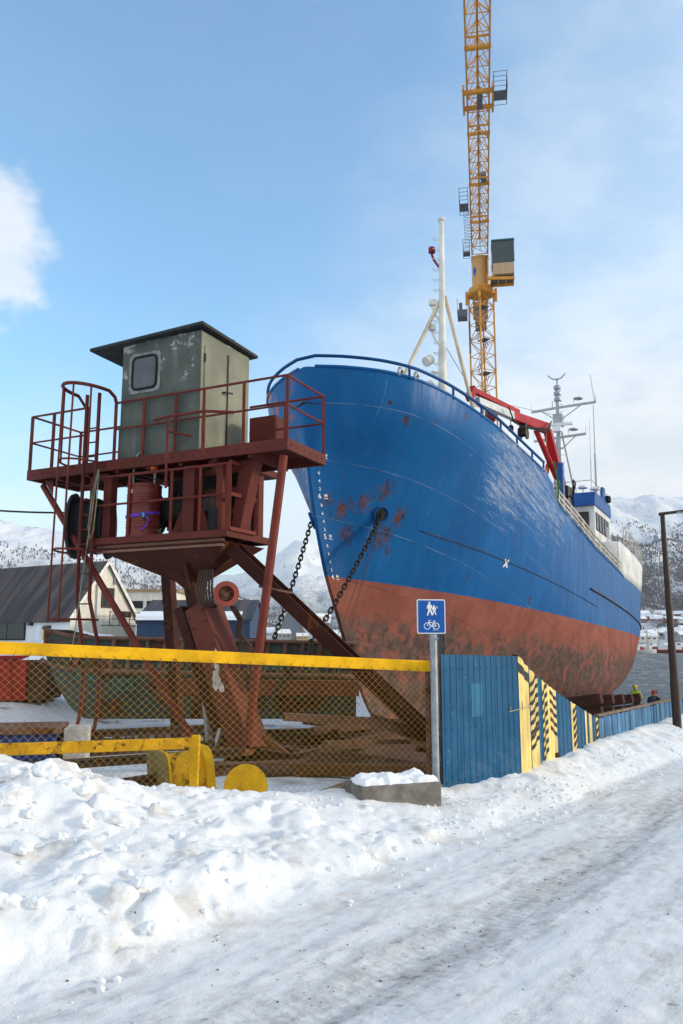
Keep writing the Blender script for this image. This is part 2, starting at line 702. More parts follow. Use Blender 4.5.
def ground_z(x, y, detail=True):
    x = np.asarray(x, float)
    y = np.asarray(y, float)
    r = (x - E0[0]) * RD[0] + (y - E0[1]) * RD[1]
    q = (x - E0[0]) * RN[0] + (y - E0[1]) * RN[1]
    qf = np.interp(r, QF_R, QF_Q)
    hb = np.interp(r, HB_R, HB_H)
    rz = -0.02 * np.clip(r, -20, 26) + 0.004 * np.minimum(0, q)
    lf = sstep(-r, -1.5, 0.8)                     # 1 along the wire fence, 0 along the hoarding
    qc = qf - 0.12 - 0.78 * lf
    w1 = fbm(x * 0.9 + 4, y * 0.9 + 1, 3) * 0.16
    w2 = fbm(x * 2.7, y * 2.7, 3)
    qq = q + w1 + 0.10 * w2 * sstep(q, -0.3, 0.5)
    up = np.clip(qq / np.maximum(qc, 0.3), 0, 1)
    prof = (up ** 0.8) * (1 - lf) + lf * (0.30 * sstep(up, 0.0, 0.16) + 0.70 * sstep(up, 0.12, 1.0))
    bank = hb * prof
    # behind the crest the bank falls to the yard
    yard = np.full_like(x, -0.05)
    s = (x - BOW[0]) * SA[0] + (y - BOW[1]) * SA[1]
    l = (x - BOW[0]) * SP[0] + (y - BOW[1]) * SP[1]
    slip = (1 - sstep(np.abs(l), 6.5, 10.5)) * sstep(s, -9, -2)
    yard = yard - slip * (0.55 + 0.055 * np.clip(s, 0, 60))
    right = sstep(l, 4.5, 9) * sstep(y, 19, 26)
    yard = yard * (1 - right) + right * np.minimum(yard, -0.9 - 0.12 * (y - 22))
    yard = yard - 4.5 * sstep(s, 38, 52) * sstep(l, -10, -4.5) - 5.0 * sstep(y, 96, 108)
    yard = yard + 0.05 * fbm(x * 0.7, y * 0.7, 3) + 0.10 * np.maximum(0, fbm(x * 0.23 + 5, y * 0.23, 2)) * sstep(x, 0, -8)
    fall = sstep(q, qc + 0.15, qc + 0.15 + 0.9 + 0.4 * lf)
    z = rz + bank * (1 - fall)
    z = z * (1 - fall) + yard * fall
    # the quay road keeps to land; right of the road a low bank, then the shore
    rq = -q
    z = z + 0.35 * sstep(rq, 4.6, 5.6) * (1 - sstep(rq, 6.5, 8.0))
    z = z - 4.5 * sstep(rq, 12, 22) * sstep(r, 2, 14) - 4.5 * sstep(r, 34, 46) * (1 - sstep(q, 6, 16))
    if detail:
        near = 1 - sstep(y, 14, 24)
        inb = sstep(qq, -0.25, 0.35) * (1 - fall)
        lump = np.maximum(0, fbm(x * 3.1 + 11, y * 3.1, 4, 0.55, True) - 0.38)
        chunk = np.maximum(0, perlin(x * 5.3 + 3, y * 5.3 + 8) - 0.10)
        left = 0.45 + 0.55 * sstep(-r, -2.0, 1.0)
        z = z + inb * left * (0.045 * lump * hb ** 0.3 + 0.03 * chunk + 0.010 * fbm(x * 9, y * 9, 3) + 0.07 * fbm(x * 1.7, y * 1.7, 2))
        z = z + inb * left * 0.007 * np.abs(fbm(x * 21, y * 21, 3, 0.6))
        # broken crusts of ploughed snow
        wx, wy = x + 0.05 * fbm(x * 5, y * 5, 3), y + 0.05 * fbm(x * 5 + 9, y * 5 + 4, 3)
        for sc_, hh_, sd_, th_ in ((3.4, 0.085, 3, 0.04), (8.0, 0.036, 17, 0.0), (17.0, 0.020, 31, -0.08), (31.0, 0.009, 47, -0.1)):
            f1, f2, val = worley(wx * sc_, wy * sc_, sd_)
            msk = sstep(fbm(x * 1.3 + sd_, y * 1.3, 3), th_, th_ + 0.18)
            blk = sstep(f2 - f1, 0.0, 0.34) * (val ** 1.6)
            z = z + inb * (0.25 + 0.75 * left) * msk * hh_ * blk * np.clip(hb / 0.5, 0.35, 1)
        # foot prints and small slumps
        pit = np.maximum(0, perlin(x * 2.9 + 40, y * 2.9 + 21) - 0.22)
        z = z - inb * 0.10 * pit
        # packed road: ruts along the road plus grit roughness
        onr = (1 - sstep(qq, -0.25, 0.15))
        rut = np.zeros_like(x)
        for c0, w, d in ((-1.05, 0.30, 0.035), (-2.55, 0.34, 0.03), (-3.65, 0.3, 0.03)):
            rut = rut - d * np.exp(-((q - c0 + 0.10 * perlin(r * 0.35, c0 + 0 * r)) / w) ** 2)
        tread = 0.010 * np.maximum(0, np.sin(r * 30 + 3 * perlin(r * 0.8, q * 3)) * fbm(r * 1.0, q * 4.0, 2))
        grit = 0.006 * fbm(x * 8, y * 8, 4, 0.6) + 0.014 * fbm(r * 1.1, q * 5.0, 3) + 0.002 * fbm(x * 30, y * 30, 2)
        z = z + onr * (rut + grit + tread) * (0.3 + 0.7 * near)
    return z


def gz(x, y):
    return float(ground_z(np.array([x]), np.array([y]), False)[0])


def snow_material(name, road):
    m = M(name, 0.62, 0.0, 0.35)
    # road coordinates
    mp = m.node("ShaderNodeVectorMath", operation='DOT_PRODUCT')
    m.link(m.co, mp.inputs[0])
    mp.inputs[1].default_value = (RN[0], RN[1], 0)
    q = m.math('SUBTRACT', mp.outputs["Value"], float(E0 @ RN))
    mp2 = m.node("ShaderNodeVectorMath", operation='DOT_PRODUCT')
    m.link(m.co, mp2.inputs[0])
    mp2.inputs[1].default_value = (RD[0], RD[1], 0)
    r = mp2.outputs["Value"]
    cmb = m.node("ShaderNodeCombineXYZ")
    m.link(r, cmb.inputs[0])
    m.link(q, cmb.inputs[1])
    rc = cmb.outputs[0]
    n1 = m.noise(1.4, 6, 0.6)
    n2 = m.noise(14, 6, 0.65)
    base = m.mix(m.ramp(n1, 0.35, 0.65), (0.77, 0.785, 0.80), (0.84, 0.84, 0.84))
    # brown ploughed-in grit in the bank
    n4 = m.noise(2.2, 8, 0.68, offs=(4, 2, 9))
    stain = m.math('MULTIPLY', m.ramp(n4, 0.50, 0.66), 0.60)
    base = m.mix(stain, base, (0.56, 0.49, 0.41))
    sp = m.noise(38, 2, 0.5)
    spk = m.math('MULTIPLY', m.ramp(sp, 0.735, 0.76), m.ramp(m.noise(2.0, 3, offs=(2, 7, 1)), 0.47, 0.60))
    # dirty driving lanes
    wob = m.noise(0.45, 3, 0.5, co=rc, offs=(3, 8, 0))
    qw = m.math('ADD', q, m.math('MULTIPLY', m.math('SUBTRACT', wob, 0.5), 0.7))
    lane = None
    for c0, w, a in ((-1.05, 0.50, 1.0), (-2.55, 0.40, 0.62), (-3.65, 0.48, 0.85)):
        d = m.math('ABSOLUTE', m.math('SUBTRACT', qw, c0))
        b = m.math('MULTIPLY', m.ramp(d, w, 0.0), a)
        lane = b if lane is None else m.math('MAXIMUM', lane, b)
    st = m.noise(1.0, 9, 0.68, co=rc, stretch=(0.55, 4.6, 1))
    st2 = m.noise(6.0, 8, 0.72, co=rc, stretch=(1.0, 1.7, 1), offs=(1, 5, 0))
    onroad = m.ramp(qw, 0.15, -0.35)
    amt = m.math('ADD', m.math('MULTIPLY', lane, 0.30), m.math('MULTIPLY', m.math('SUBTRACT', st, 0.5), 1.5))
    amt = m.math('ADD', amt, m.math('MULTIPLY', m.math('SUBTRACT', st2, 0.5), 1.5))
    ice = m.math('MULTIPLY', m.ramp(amt, -0.12, 0.55), onroad)
    base = m.mix(m.math('MULTIPLY', onroad, 0.55), base, (0.68, 0.685, 0.695))
    base = m.mix(m.math('MULTIPLY', ice, 0.75), base, (0.36, 0.345, 0.335))
    grit = m.math('MULTIPLY', m.ramp(m.math('ADD', m.math('MULTIPLY', n2, 0.75), m.math('MULTIPLY', amt, 0.24)), 0.495, 0.57), onroad)
    base = m.mix(m.math('MULTIPLY', grit, 0.62), base, (0.17, 0.145, 0.12))
    # tyre tread pressed across the lanes
    wv = m.node("ShaderNodeTexWave", wave_type='BANDS', bands_direction='X')
    wv.inputs["Scale"].default_value = 4.2
    wv.inputs["Distortion"].default_value = 3.5
    wv.inputs["Detail"].default_value = 4
    wv.inputs["Detail Scale"].default_value = 3.0
    m.link(rc, wv.inputs[0])
    tr_ = m.math('MULTIPLY', m.ramp(wv.outputs["Fac"], 0.45, 0.8), m.math('MULTIPLY', lane, onroad))
    base = m.mix(m.math('MULTIPLY', tr_, 0.16), base, (0.33, 0.31, 0.29))
    base = m.mix(spk, base, (0.10, 0.075, 0.055))
    # trampled, rusty ground deep in the yard
    m.col(base)
    m.rough(m.math('SUBTRACT', 0.72, m.math('MULTIPLY', ice, 0.28)))
    fine_b = m.noise(60, 4, 0.6)
    hgt = m.math('ADD', m.math('MULTIPLY', n2, m.math('SUBTRACT', 1.0, m.math('MULTIPLY', onroad, 0.55))), m.math('MULTIPLY', fine_b, 0.35))
    hgt = m.math('ADD', hgt, m.math('MULTIPLY', tr_, -0.35))
    hgt = m.math('ADD', hgt, m.math('MULTIPLY', m.math('MULTIPLY', st, onroad), 0.9))
    m.bump(hgt, 0.018, 0.6)
    return m.m


MAT['snow_road'] = snow_material('packed dirty snow', True)


def yard_material():
    m = M('trampled yard snow', 0.8, 0, 0.3)
    n = m.noise(0.55, 8, 0.62)
    n2 = m.noise(4, 6, 0.65)
    base = m.mix(m.ramp(n2, 0.3, 0.7), (0.70, 0.74, 0.80), (0.84, 0.86, 0.89))
    x, y, z = m.xyz()
    # bare muddy iron-stained ground under and around the slip cradle
    d = m.node("ShaderNodeVectorMath", operation='DISTANCE')
    m.link(m.co, d.inputs[0])
    d.inputs[1].default_value = (2.4, 15.0, -0.4)
    bare = m.ramp(m.math('ADD', d.outputs["Value"], m.math('MULTIPLY', m.math('SUBTRACT', n, 0.5), 7.0)), 5.6, 3.2)
    bare = m.math('MAXIMUM', bare, m.math('MULTIPLY', m.ramp(n, 0.60, 0.66), 0.7))
    mud = m.mix(m.ramp(n2, 0.35, 0.65), (0.050, 0.036, 0.030), (0.13, 0.09, 0.07))
    m.col(m.mix(bare, base, mud))
    m.bump(m.math('ADD', n2, m.noise(18, 4)), 0.03, 0.7)
    return m.m


MAT['yard'] = yard_material()


def axis(segs):
    out = []
    for a, b, s in segs:
        n = max(1, int(round((b - a) / s)))
        out += list(np.linspace(a, b, n, endpoint=False))
    out.append(segs[-1][1])
    return np.array(out)


gx = axis([(-160, -40, 8), (-40, -12, 1.2), (-12, -4.2, 0.18), (-4.2, 4.6, 0.026), (4.6, 8.6, 0.06), (8.6, 16, 0.16), (16, 40, 0.8), (40, 120, 6)])
gy = axis([(-40, -6, 3), (-6, 1.5, 0.4), (1.5, 3.0, 0.08), (3.0, 10.2, 0.026), (10.2, 18, 0.07), (18, 30, 0.2), (30, 60, 0.8), (60, 112, 3)])
GX, GY = np.meshgrid(gx, gy, indexing='ij')
GZ = ground_z(GX, GY)
gr = (GX - E0[0]) * RD[0] + (GY - E0[1]) * RD[1]
gq = (GX - E0[0]) * RN[0] + (GY - E0[1]) * RN[1]
gqf = np.interp(gr, QF_R, QF_Q)


def sheet(name, mask, mat):
    nx, ny = GX.shape
    idx = np.arange(nx * ny).reshape(nx, ny)
    quads = np.stack([idx[:-1, :-1], idx[1:, :-1], idx[1:, 1:], idx[:-1, 1:]], -1)
    cm = mask[:-1, :-1]
    quads = quads[cm]
    used, inv = np.unique(quads.ravel(), return_inverse=True)
    co = np.stack([GX.ravel()[used], GY.ravel()[used], GZ.ravel()[used]], -1)
    me = bpy.data.meshes.new(name)
    nq = len(quads)
    me.vertices.add(len(used))
    me.vertices.foreach_set("co", co.ravel())
    me.loops.add(nq * 4)
    me.loops.foreach_set("vertex_index", inv.astype(np.int32))
    me.polygons.add(nq)
    me.polygons.foreach_set("loop_start", np.arange(0, nq * 4, 4, dtype=np.int32))
    me.polygons.foreach_set("use_smooth", np.ones(nq, dtype=bool))
    me.update(calc_edges=True)
    me.validate()
    me.materials.append(mat)
    o = bpy.data.objects.new(name, me)
    COL.objects.link(o)
    o["kind"] = "structure"
    return o


road_m = gq < 0.02
yard_m = gq > gqf + 0.45
sheet("road", road_m, MAT['snow_road'])
sheet("snow_bank", ~road_m & ~yard_m, MAT['snow_road'])
sheet("yard_ground", yard_m, MAT['yard'])

# ------------------------------------------------------------------ sea
SEA = EYE - 4.2


def water_mat():
    m = M('cold sea water', 0.10, 0.0, 0.5)
    m.col((0.028, 0.050, 0.060))
    h = m.math('ADD', m.noise(0.22, 7, 0.7, stretch=(0.55, 1.0, 1)), m.math('MULTIPLY', m.noise(0.05, 5, 0.6, stretch=(0.5, 1, 1)), 2.5))
    m.bump(h, 1.5, 0.8)
    return m.m


wx_ = axis([(-2500, -300, 150), (-300, 2, 6), (2, 64, 0.45), (64, 140, 2.0), (140, 500, 12), (500, 3500, 200)])
wy_ = axis([(10, 44, 6), (44, 120, 0.55), (120, 320, 1.6), (320, 800, 6), (800, 3200, 150)])
WX, WY = np.meshgrid(wx_, wy_, indexing='ij')
amp_ = 0.10 + 0.0011 * np.clip(WY - 50, 0, 260)
WZ = SEA + amp_ * (fbm(WX * 0.33, WY * 0.55, 3, 0.6) + 0.8 * fbm(WX * 0.07, WY * 0.12, 2)) * (WY < 790)
w = MB()
w.grid(list(map(V, np.stack([WX, WY, WZ], -1).reshape(-1, 3))), len(wx_), len(wy_))
o = w.build("sea_water", water_mat(), fix=False, smooth=True)
o["kind"] = "structure"

# ------------------------------------------------------------------ the ship
PITCH = math.radians(2.0)
fw = V((-SA[0], -SA[1], 0))
pt = V((SP[0], SP[1], 0))
fwp = fw * math.cos(PITCH) + V((0, 0, 1)) * math.sin(PITCH)
upp = pt.cross(fwp) * -1
upp = fwp.cross(pt)
SHIP_O = V((BOW[0], BOW[1], EYE - 2.37))
ship = thing("fishing_ship", SHIP_O, "large blue steel ship with a red bottom hauled out on the slipway", "ship")
ship.matrix_world = Matrix((
    (fwp.x, pt.x, upp.x, SHIP_O.x), (fwp.y, pt.y, upp.y, SHIP_O.y), (fwp.z, pt.z, upp.z, SHIP_O.z), (0, 0, 0, 1)))
ship["_local"] = True
SHIP_M = ship.matrix_world.copy()


def SW(x, y, z):
    """ship coordinates (x forward, y to port, z up from keel) -> world"""
    return SHIP_M @ V((x, y, z))


def pchip(xs, ys, x):
    xs = np.asarray(xs, float)
    ys = np.asarray(ys, float)
    h = np.diff(xs)
    d = np.diff(ys) / h
    m = np.zeros(len(xs))
    for i in range(1, len(xs) - 1):
        if d[i - 1] * d[i] > 0:
            w1, w2 = 2 * h[i] + h[i - 1], h[i] + 2 * h[i - 1]
            m[i] = (w1 + w2) / (w1 / d[i - 1] + w2 / d[i])
    m[0], m[-1] = d[0], d[-1]
    x = np.clip(x, xs[0], xs[-1])
    k = np.clip(np.searchsorted(xs, x) - 1, 0, len(xs) - 2)
    t = (x - xs[k]) / h[k]
    return ((2 * t ** 3 - 3 * t ** 2 + 1) * ys[k] + (t ** 3 - 2 * t ** 2 + t) * h[k] * m[k]
            + (-2 * t ** 3 + 3 * t ** 2) * ys[k + 1] + (t ** 3 - t ** 2) * h[k] * m[k + 1])


ZL = [0, .4, 1, 2, 3, 4, 5.5, 7, 8.6, 10]
UL = [0, .012, .03, .05, .1, .15, .2, .3, .4, .5, .6, .7, .8, .9, .95, .98, 1]
BT = [
    [.04, .06, .08, .15, .2, .25, .35, .7, 1.1, 1.4, 1.3, .8, .3, .15, .1, .08, .02],
    [.05, .08, .12, .22, .4, .6, .9, 1.6, 2.3, 2.7, 2.6, 2.0, 1.0, .3, .15, .1, .02],
    [.05, .10, .18, .3, .55, .9, 1.3, 2.15, 2.85, 3.2, 3.2, 2.9, 2.3, 1.2, .6, .3, .02],
    [.05, .11, .23, .4, .8, 1.25, 1.75, 2.6, 3.2, 3.5, 3.5, 3.35, 2.95, 1.95, 1.1, .6, .02],
    [.05, .13, .30, .5, 1.0, 1.5, 2.0, 2.85, 3.4, 3.62, 3.65, 3.52, 3.2, 2.4, 1.6, .9, .02],
    [.05, .16, .40, .66, 1.25, 1.85, 2.35, 3.1, 3.5, 3.68, 3.70, 3.6, 3.35, 2.7, 2.0, 1.2, .02],
    [.05, .24, .62, 1.0, 1.75, 2.35, 2.75, 3.3, 3.58, 3.7, 3.72, 3.66, 3.4, 2.8, 2.05, 1.2, .02],
    [.05, .42, 1.0, 1.5, 2.30, 2.78, 3.05, 3.45, 3.62, 3.7, 3.72, 3.68, 3.5, 3.0, 2.3, 1.5, .02],
    [.05, .95, 1.80, 2.34, 2.92, 3.15, 3.28, 3.52, 3.65, 3.7, 3.72, 3.68, 3.52, 3.1, 2.4, 1.6, .02],
    [.05, 1.0, 1.9, 2.45, 3.0, 3.22, 3.35, 3.55, 3.65, 3.7, 3.72, 3.68, 3.52, 3.1, 2.4, 1.6, .02],
]
TS_Z = [0, .6, 1.2, 2.1, 3.1, 4.35, 7.1, 9.2, 10.5]
TS_T = [3.5, 2.65, 2.1, 1.4, .75, -.02, -.95, -1.18, -1.3]
TE_Z = [0, 1, 2, 3, 4, 5.5, 7, 9, 10.5]
TE_T = [31.3, 32.9, 34.2, 35.0, 35.5, 35.8, 35.9, 36.0, 36.0]
TOP_T = [-3, -1.15, 2.4, 4.9, 9.35, 9.75, 10.6, 16, 22, 27, 36]
TOP_Z = [9.38, 9.36, 9.06, 8.93, 8.50, 8.42, 7.62, 6.75, 6.22, 6.12, 6.2]


def ts(z):
    return float(pchip(TS_Z, TS_T, z))


def te(z):
    return float(pchip(TE_Z, TE_T, z))


def topz(t):
    return float(np.interp(t, TOP_T, TOP_Z))


_bcols = {}


def bu(u, z):
    vals = [float(pchip(UL, BT[i], u)) for i in range(len(ZL))]
    return float(pchip(ZL, vals, z))


def half(t, z):
    a, b = ts(z), te(z)
    return bu((t - a) / (b - a), z)


def hull_pt(t, z, side=1, out=0.0):
    b = half(t, z)
    if out:
        e = 0.05
        dt = (half(t + e, z) - half(t - e, z)) / (2 * e)
        dz = (half(t, z + e) - half(t, z - e)) / (2 * e)
        n = V((dt, 1, -dz)).normalized()      # x forward = -t
        return V((-t + n.x * out, side * (b + n.y * out), z + n.z * out))
    return V((-t, side * b, z))


def hull_mat():
    m = M('ship hull paint', 0.38, 0.0, 0.15)
    x, y, z = m.xyz()
    n1 = m.noise(0.9, 9, 0.66)
    n2 = m.noise(4.0, 8, 0.65)
    n3 = m.noise(0.35, 4, 0.5)
    # painted waterline, a touch higher at the bow
    wl = m.ramp(x, -18, 1, 3.62, 4.08)
    wl = m.math('ADD', wl, m.math('MULTIPLY', m.math('SUBTRACT', n2, 0.5), 0.035))
    isred = m.ramp(m.math('SUBTRACT', wl, z), -0.012, 0.012)
    blue = m.mix(m.ramp(n3, 0.3, 0.7), (0.001, 0.074, 0.225), (0.003, 0.104, 0.295))
    # chalky, washed-out wear (vertical wash, then horizontal scrapes plus painted-in glare along the side)
    wash = m.noise(1.3, 6, 0.6, stretch=(1.2, 1, 0.16))
    blue = m.mix(m.math('MULTIPLY', m.ramp(wash, 0.5, 0.75), 0.22), blue, (0.035, 0.15, 0.37))
    aft = m.ramp(x, -1.5, -9.0)
    swp = m.node("ShaderNodeCombineXYZ")
    m.link(x, swp.inputs[0])
    m.link(m.math('SUBTRACT', z, m.ramp(x, -26, 2, -2.4, 2.5)), swp.inputs[2])
    swp = swp.outputs[0]
    scr = m.noise(1.0, 7, 0.7, stretch=(0.45, 0.45, 3.4), offs=(0, 0, 1.7), dist=0.6, co=swp)
    scr2 = m.noise(2.6, 8, 0.75, stretch=(0.30, 0.3, 3.2), offs=(4, 2, 3), co=swp)
    line = m.ramp(m.noise(1.0, 6, 0.7, stretch=(0.22, 0.2, 11.0), offs=(1, 2, 8), co=swp), 0.68, 0.74)
    zone = m.math('MULTIPLY', m.ramp(x, -2.2, -6.0), m.ramp(x, -19.0, -9.0))
    zone = m.math('MULTIPLY', zone, m.ramp(z, 4.9, 7.4))
    scr3 = m.noise(7.0, 8, 0.78, stretch=(0.4, 0.4, 1.8), offs=(2, 8, 3), co=swp)
    sc = m.math('ADD', m.math('MULTIPLY', scr, 0.30), m.math('ADD', m.math('MULTIPLY', scr2, 0.32), m.math('MULTIPLY', scr3, 0.38)))
    sc = m.ramp(m.math('ADD', sc, m.math('MULTIPLY', zone, 0.135)), 0.575, 0.72)
    sc = m.math('MAXIMUM', sc, m.math('MULTIPLY', line, m.math('ADD', 0.25, m.math('MULTIPLY', zone, 0.7))))
    blue = m.mix(m.math('MULTIPLY', sc, 0.62), blue, (0.52, 0.54, 0.56))
    blue = m.mix(m.math('MULTIPLY', aft, 0.25), blue, (0.02, 0.115, 0.32))
    # antifouling with weed and bare scale below a clean upper belt
    red = m.mix(m.ramp(n1, 0.35, 0.65), (0.205, 0.064, 0.043), (0.275, 0.092, 0.062))
    red = m.mix(m.math('MULTIPLY', m.ramp(m.noise(2.2, 5, 0.6, stretch=(1, 1, 0.2)), 0.5, 0.72), 0.2), red, (0.15, 0.055, 0.045))
    depth = m.math('SUBTRACT', wl, z)
    fn = m.noise(1.6, 10, 0.70, offs=(7, 1, 2))
    foul = m.ramp(m.math('ADD', m.math('MULTIPLY', m.math('SUBTRACT', fn, 0.5), 2.2), depth), 0.70, 1.35)
    foulc = m.mix(m.ramp(n2, 0.35, 0.65), (0.052, 0.037, 0.030), (0.125, 0.084, 0.065))
    foulc = m.mix(m.ramp(m.noise(1.7, 7, 0.7, offs=(2, 9, 4)), 0.50, 0.62), foulc, (0.25, 0.075, 0.052))
    foulc = m.mix(m.math('MULTIPLY', m.ramp(m.noise(6, 6, 0.7), 0.6, 0.72), 0.6), foulc, (0.26, 0.21, 0.17))
    red = m.mix(m.math('MULTIPLY', foul, 0.92), red, foulc)
    c = m.mix(isred, blue, red)
    # rust blooms: a few round known spots and a scatter
    spots = None
    for sx_, sz_, r_ in ((-1.0, 6.42, .50), (-0.55, 6.05, .42), (-1.75, 5.75, .45), (-1.45, 5.25, .55), (0.30, 5.95, .35), (-0.15, 5.75, .45), (-0.45, 5.2, .40), (-0.6, 8.15, .22), (-0.1, 8.5, .12), (-1.5, 8.3, .12), (-1.8, 4.9, .25), (-2.7, 8.75, .18), (-5.2, 4.5, .18), (-9, 4.1, .2)):
        dx = m.math('SUBTRACT', x, sx_)
        dz = m.math('MULTIPLY', m.math('SUBTRACT', z, sz_), 0.75)
        d = m.math('SQRT', m.math('ADD', m.math('MULTIPLY', dx, dx), m.math('MULTIPLY', dz, dz)))
        s = m.ramp(d, r_, 0.0)
        spots = s if spots is None else m.math('MAXIMUM', spots, s)
    rn = m.noise(3.6, 8, 0.68, offs=(1, 4, 8), stretch=(1, 1, 0.75))
    rn2 = m.noise(11.0, 7, 0.7, offs=(3, 1, 2), stretch=(1, 1, 0.5))
    rn = m.math('ADD', m.math('MULTIPLY', rn, 0.62), m.math('MULTIPLY', rn2, 0.38))
    rust = m.ramp(m.math('ADD', rn, m.math('MULTIPLY', spots, 0.135)), 0.630, 0.675)
    run = m.noise(9, 5, 0.6, stretch=(1, 1, 0.07), offs=(5, 5, 0))
    runm = m.math('MULTIPLY', m.ramp(m.math('ADD', run, m.math('MULTIPLY', spots, 0.24)), 0.60, 0.78), 0.7)
    # rust weeping from the deck edge
    rust = m.math('MAXIMUM', rust, runm)
    # starboard bow patches of primer
    stb = m.math('MULTIPLY', m.ramp(y, -0.3, -0.9), m.math('MULTIPLY', m.ramp(z, 6.0, 7.0), m.ramp(x, -7, -4)))
    prim = m.math('MULTIPLY', m.ramp(m.noise(1.6, 5, 0.6, offs=(8, 3, 5)), 0.53, 0.58), stb)
    c = m.mix(prim, c, (0.33, 0.085, 0.055))
    rustc = m.mix(m.ramp(n2, 0.4, 0.65), (0.035, 0.017, 0.011), (0.13, 0.044, 0.020))
    c = m.mix(m.math('MULTIPLY', rust, m.math('SUBTRACT', 1.0, m.math('MULTIPLY', isred, 0.6))), c, rustc)
    # plate seams: strakes following the sheer, butts down the side
    sheer = m.ramp(x, -26, 2, -2.4, 2.5)
    sh2 = m.math('SUBTRACT', z, sheer)
    fr = m.math('FRACT', m.math('ADD', m.math('DIVIDE', sh2, 1.42), 0.33))
    seam = m.ramp(m.math('ABSOLUTE', m.math('SUBTRACT', fr, 0.5)), 0.010, 0.003)
    row = m.math('FLOOR', m.math('ADD', m.math('DIVIDE', sh2, 1.42), 0.33))
    fx = m.math('FRACT', m.math('ADD', m.math('DIVIDE', x, 4.3), m.math('MULTIPLY', row, 0.37)))
    butt = m.ramp(m.math('ABSOLUTE', m.math('SUBTRACT', fx, 0.5)), 0.0036, 0.001)
    seams = m.math('MAXIMUM', seam, m.math('MULTIPLY', butt, 0.7))
    brk = m.ramp(m.noise(1.1, 5, 0.6, offs=(9, 9, 1)), 0.42, 0.62)
    c = m.mix(m.math('MULTIPLY', seams, m.math('ADD', m.math('MULTIPLY', brk, 0.30), 0.05)), c, m.mix(isred, (0.40, 0.44, 0.52), (0.03, 0.02, 0.017)))
    m.col(c)
    rough = m.mix(isred, (0.40,) * 3, (0.78,) * 3)
    rough = m.math('ADD', rough, m.math('MULTIPLY', rust, 0.35), clamp=True)
    rough = m.math('ADD', rough, m.math('MULTIPLY', m.math('SUBTRACT', n2, 0.5), 0.25), clamp=True)
    m.rough(rough)
    # hungry plating between frames
    fr2 = m.math('SINE', m.math('MULTIPLY', x, 2 * math.pi / 0.62))
    dent = m.noise(0.9, 3, 0.5, stretch=(1.4, 1, 0.6))
    h = m.math('ADD', m.math('MULTIPLY', dent, 1.0), m.math('MULTIPLY', fr2, 0.02))
    h = m.math('ADD', h, m.math('MULTIPLY', seams, 0.16))
    h = m.math('ADD', h, m.math('MULTIPLY', m.math('MULTIPLY', n2, foul), m.math('MULTIPLY', isred, 0.35)))
    m.bump(h, 0.085, 0.85)
    return m.m


MAT['hull'] = hull_mat()


def skin_grid(us, zf, side, top=topz, lo=None):
    pts = []
    for u in us:
        for v in zf:
            t = 8.0 if u < .5 else 25.0
            z = 5.0
            for _ in range(14):
                a = lo(t) if lo else 0.0
                z = a + (top(t) - a) * v
                t = ts(z) + (te(z) - ts(z)) * u
            pts.append(V((-t, side * bu(u, z), z)))
    return pts


us = np.concatenate([np.linspace(0, .02, 5)[:-1], np.linspace(.02, .1, 10)[:-1], np.linspace(.1, .296, 16)[:-1], np.linspace(.296, .338, 12)[:-1], np.linspace(.338, .9, 34)[:-1], np.linspace(.9, 1, 14)])
zf = np.concatenate([np.linspace(0, .1, 6)[:-1], np.linspace(.1, 1, 30)])
g1 = skin_grid(us, zf, 1)
nU, nV = len(us), len(zf)
hb_ = MB()
g2 = [V((p.x, -p.y, p.z)) for p in g1]
hb_.grid(g1, nU, nV)
o2 = len(g1)
hb_.v += g2
for i in range(nU - 1):
    for j in range(nV - 1):
        hb_.f.append([o2 + i * nV + j + 1, o2 + (i + 1) * nV + j + 1, o2 + (i + 1) * nV + j, o2 + i * nV + j])
        hb_.mi.append(0)
for i in range(nU - 1):        # keel strip
    hb_.add([], [])
    hb_.f.append([o2 + i * nV, o2 + (i + 1) * nV, (i + 1) * nV, i * nV])
    hb_.mi.append(0)
for j in range(nV - 1):        # stem bar and sternpost
    hb_.f.append([j, j + 1, o2 + j + 1, o2 + j])
    hb_.f.append([(nU - 1) * nV + j + 1, (nU - 1) * nV + j, o2 + (nU - 1) * nV + j, o2 + (nU - 1) * nV + j + 1])
    hb_.mi += [0, 0]
hull = hb_.build("hull", MAT['hull'], ship, smooth=True, angle=50)


def edge_pts(t0, t1, n, side, dz=0.0, out=0.0):
    res = []
    for k in range(n):
        f = k / (n - 1)
        t = t0 + (t1 - t0) * f if n < 40 else (t0 + (t1 - t0) * f ** 2.2 if t0 < t1 else t1 + (t0 - t1) * (1 - f) ** 2.2)
        z = topz(t)
        b = half(max(t, ts(z) + 0.001), z)
        res.append(V((-t, side * (b + out), z + dz)))
    return res


# deck (below the bulwark)
dk = MB()
rows = []
for k in range(60):
    t = -1.2 + 36.0 * k / 59
    z = topz(t) - (0.95 if t < 9.5 else 0.75)
    b = half(min(t, te(z) - .01), z) - 0.03
    rows += [V((-t, b, z)), V((-t, 0, z + 0.06)), V((-t, -b, z))]
dk.grid(rows, 60, 3)
dk.build("deck", plain('dirty deck', (0.10, 0.09, 0.085), 0.8), ship)

# cap rail on the bulwark edge
cap = MB()
for s in (1, -1):
    cap.path(edge_pts(-1.10, 9.4, 48, s, 0.015, -0.01), 0.045, 6)
    cap.path(edge_pts(10.7, 22.0, 24, s, 0.015, -0.01), 0.05, 6)
cap.build("cap_rail", MAT['hull'], ship, smooth=True)
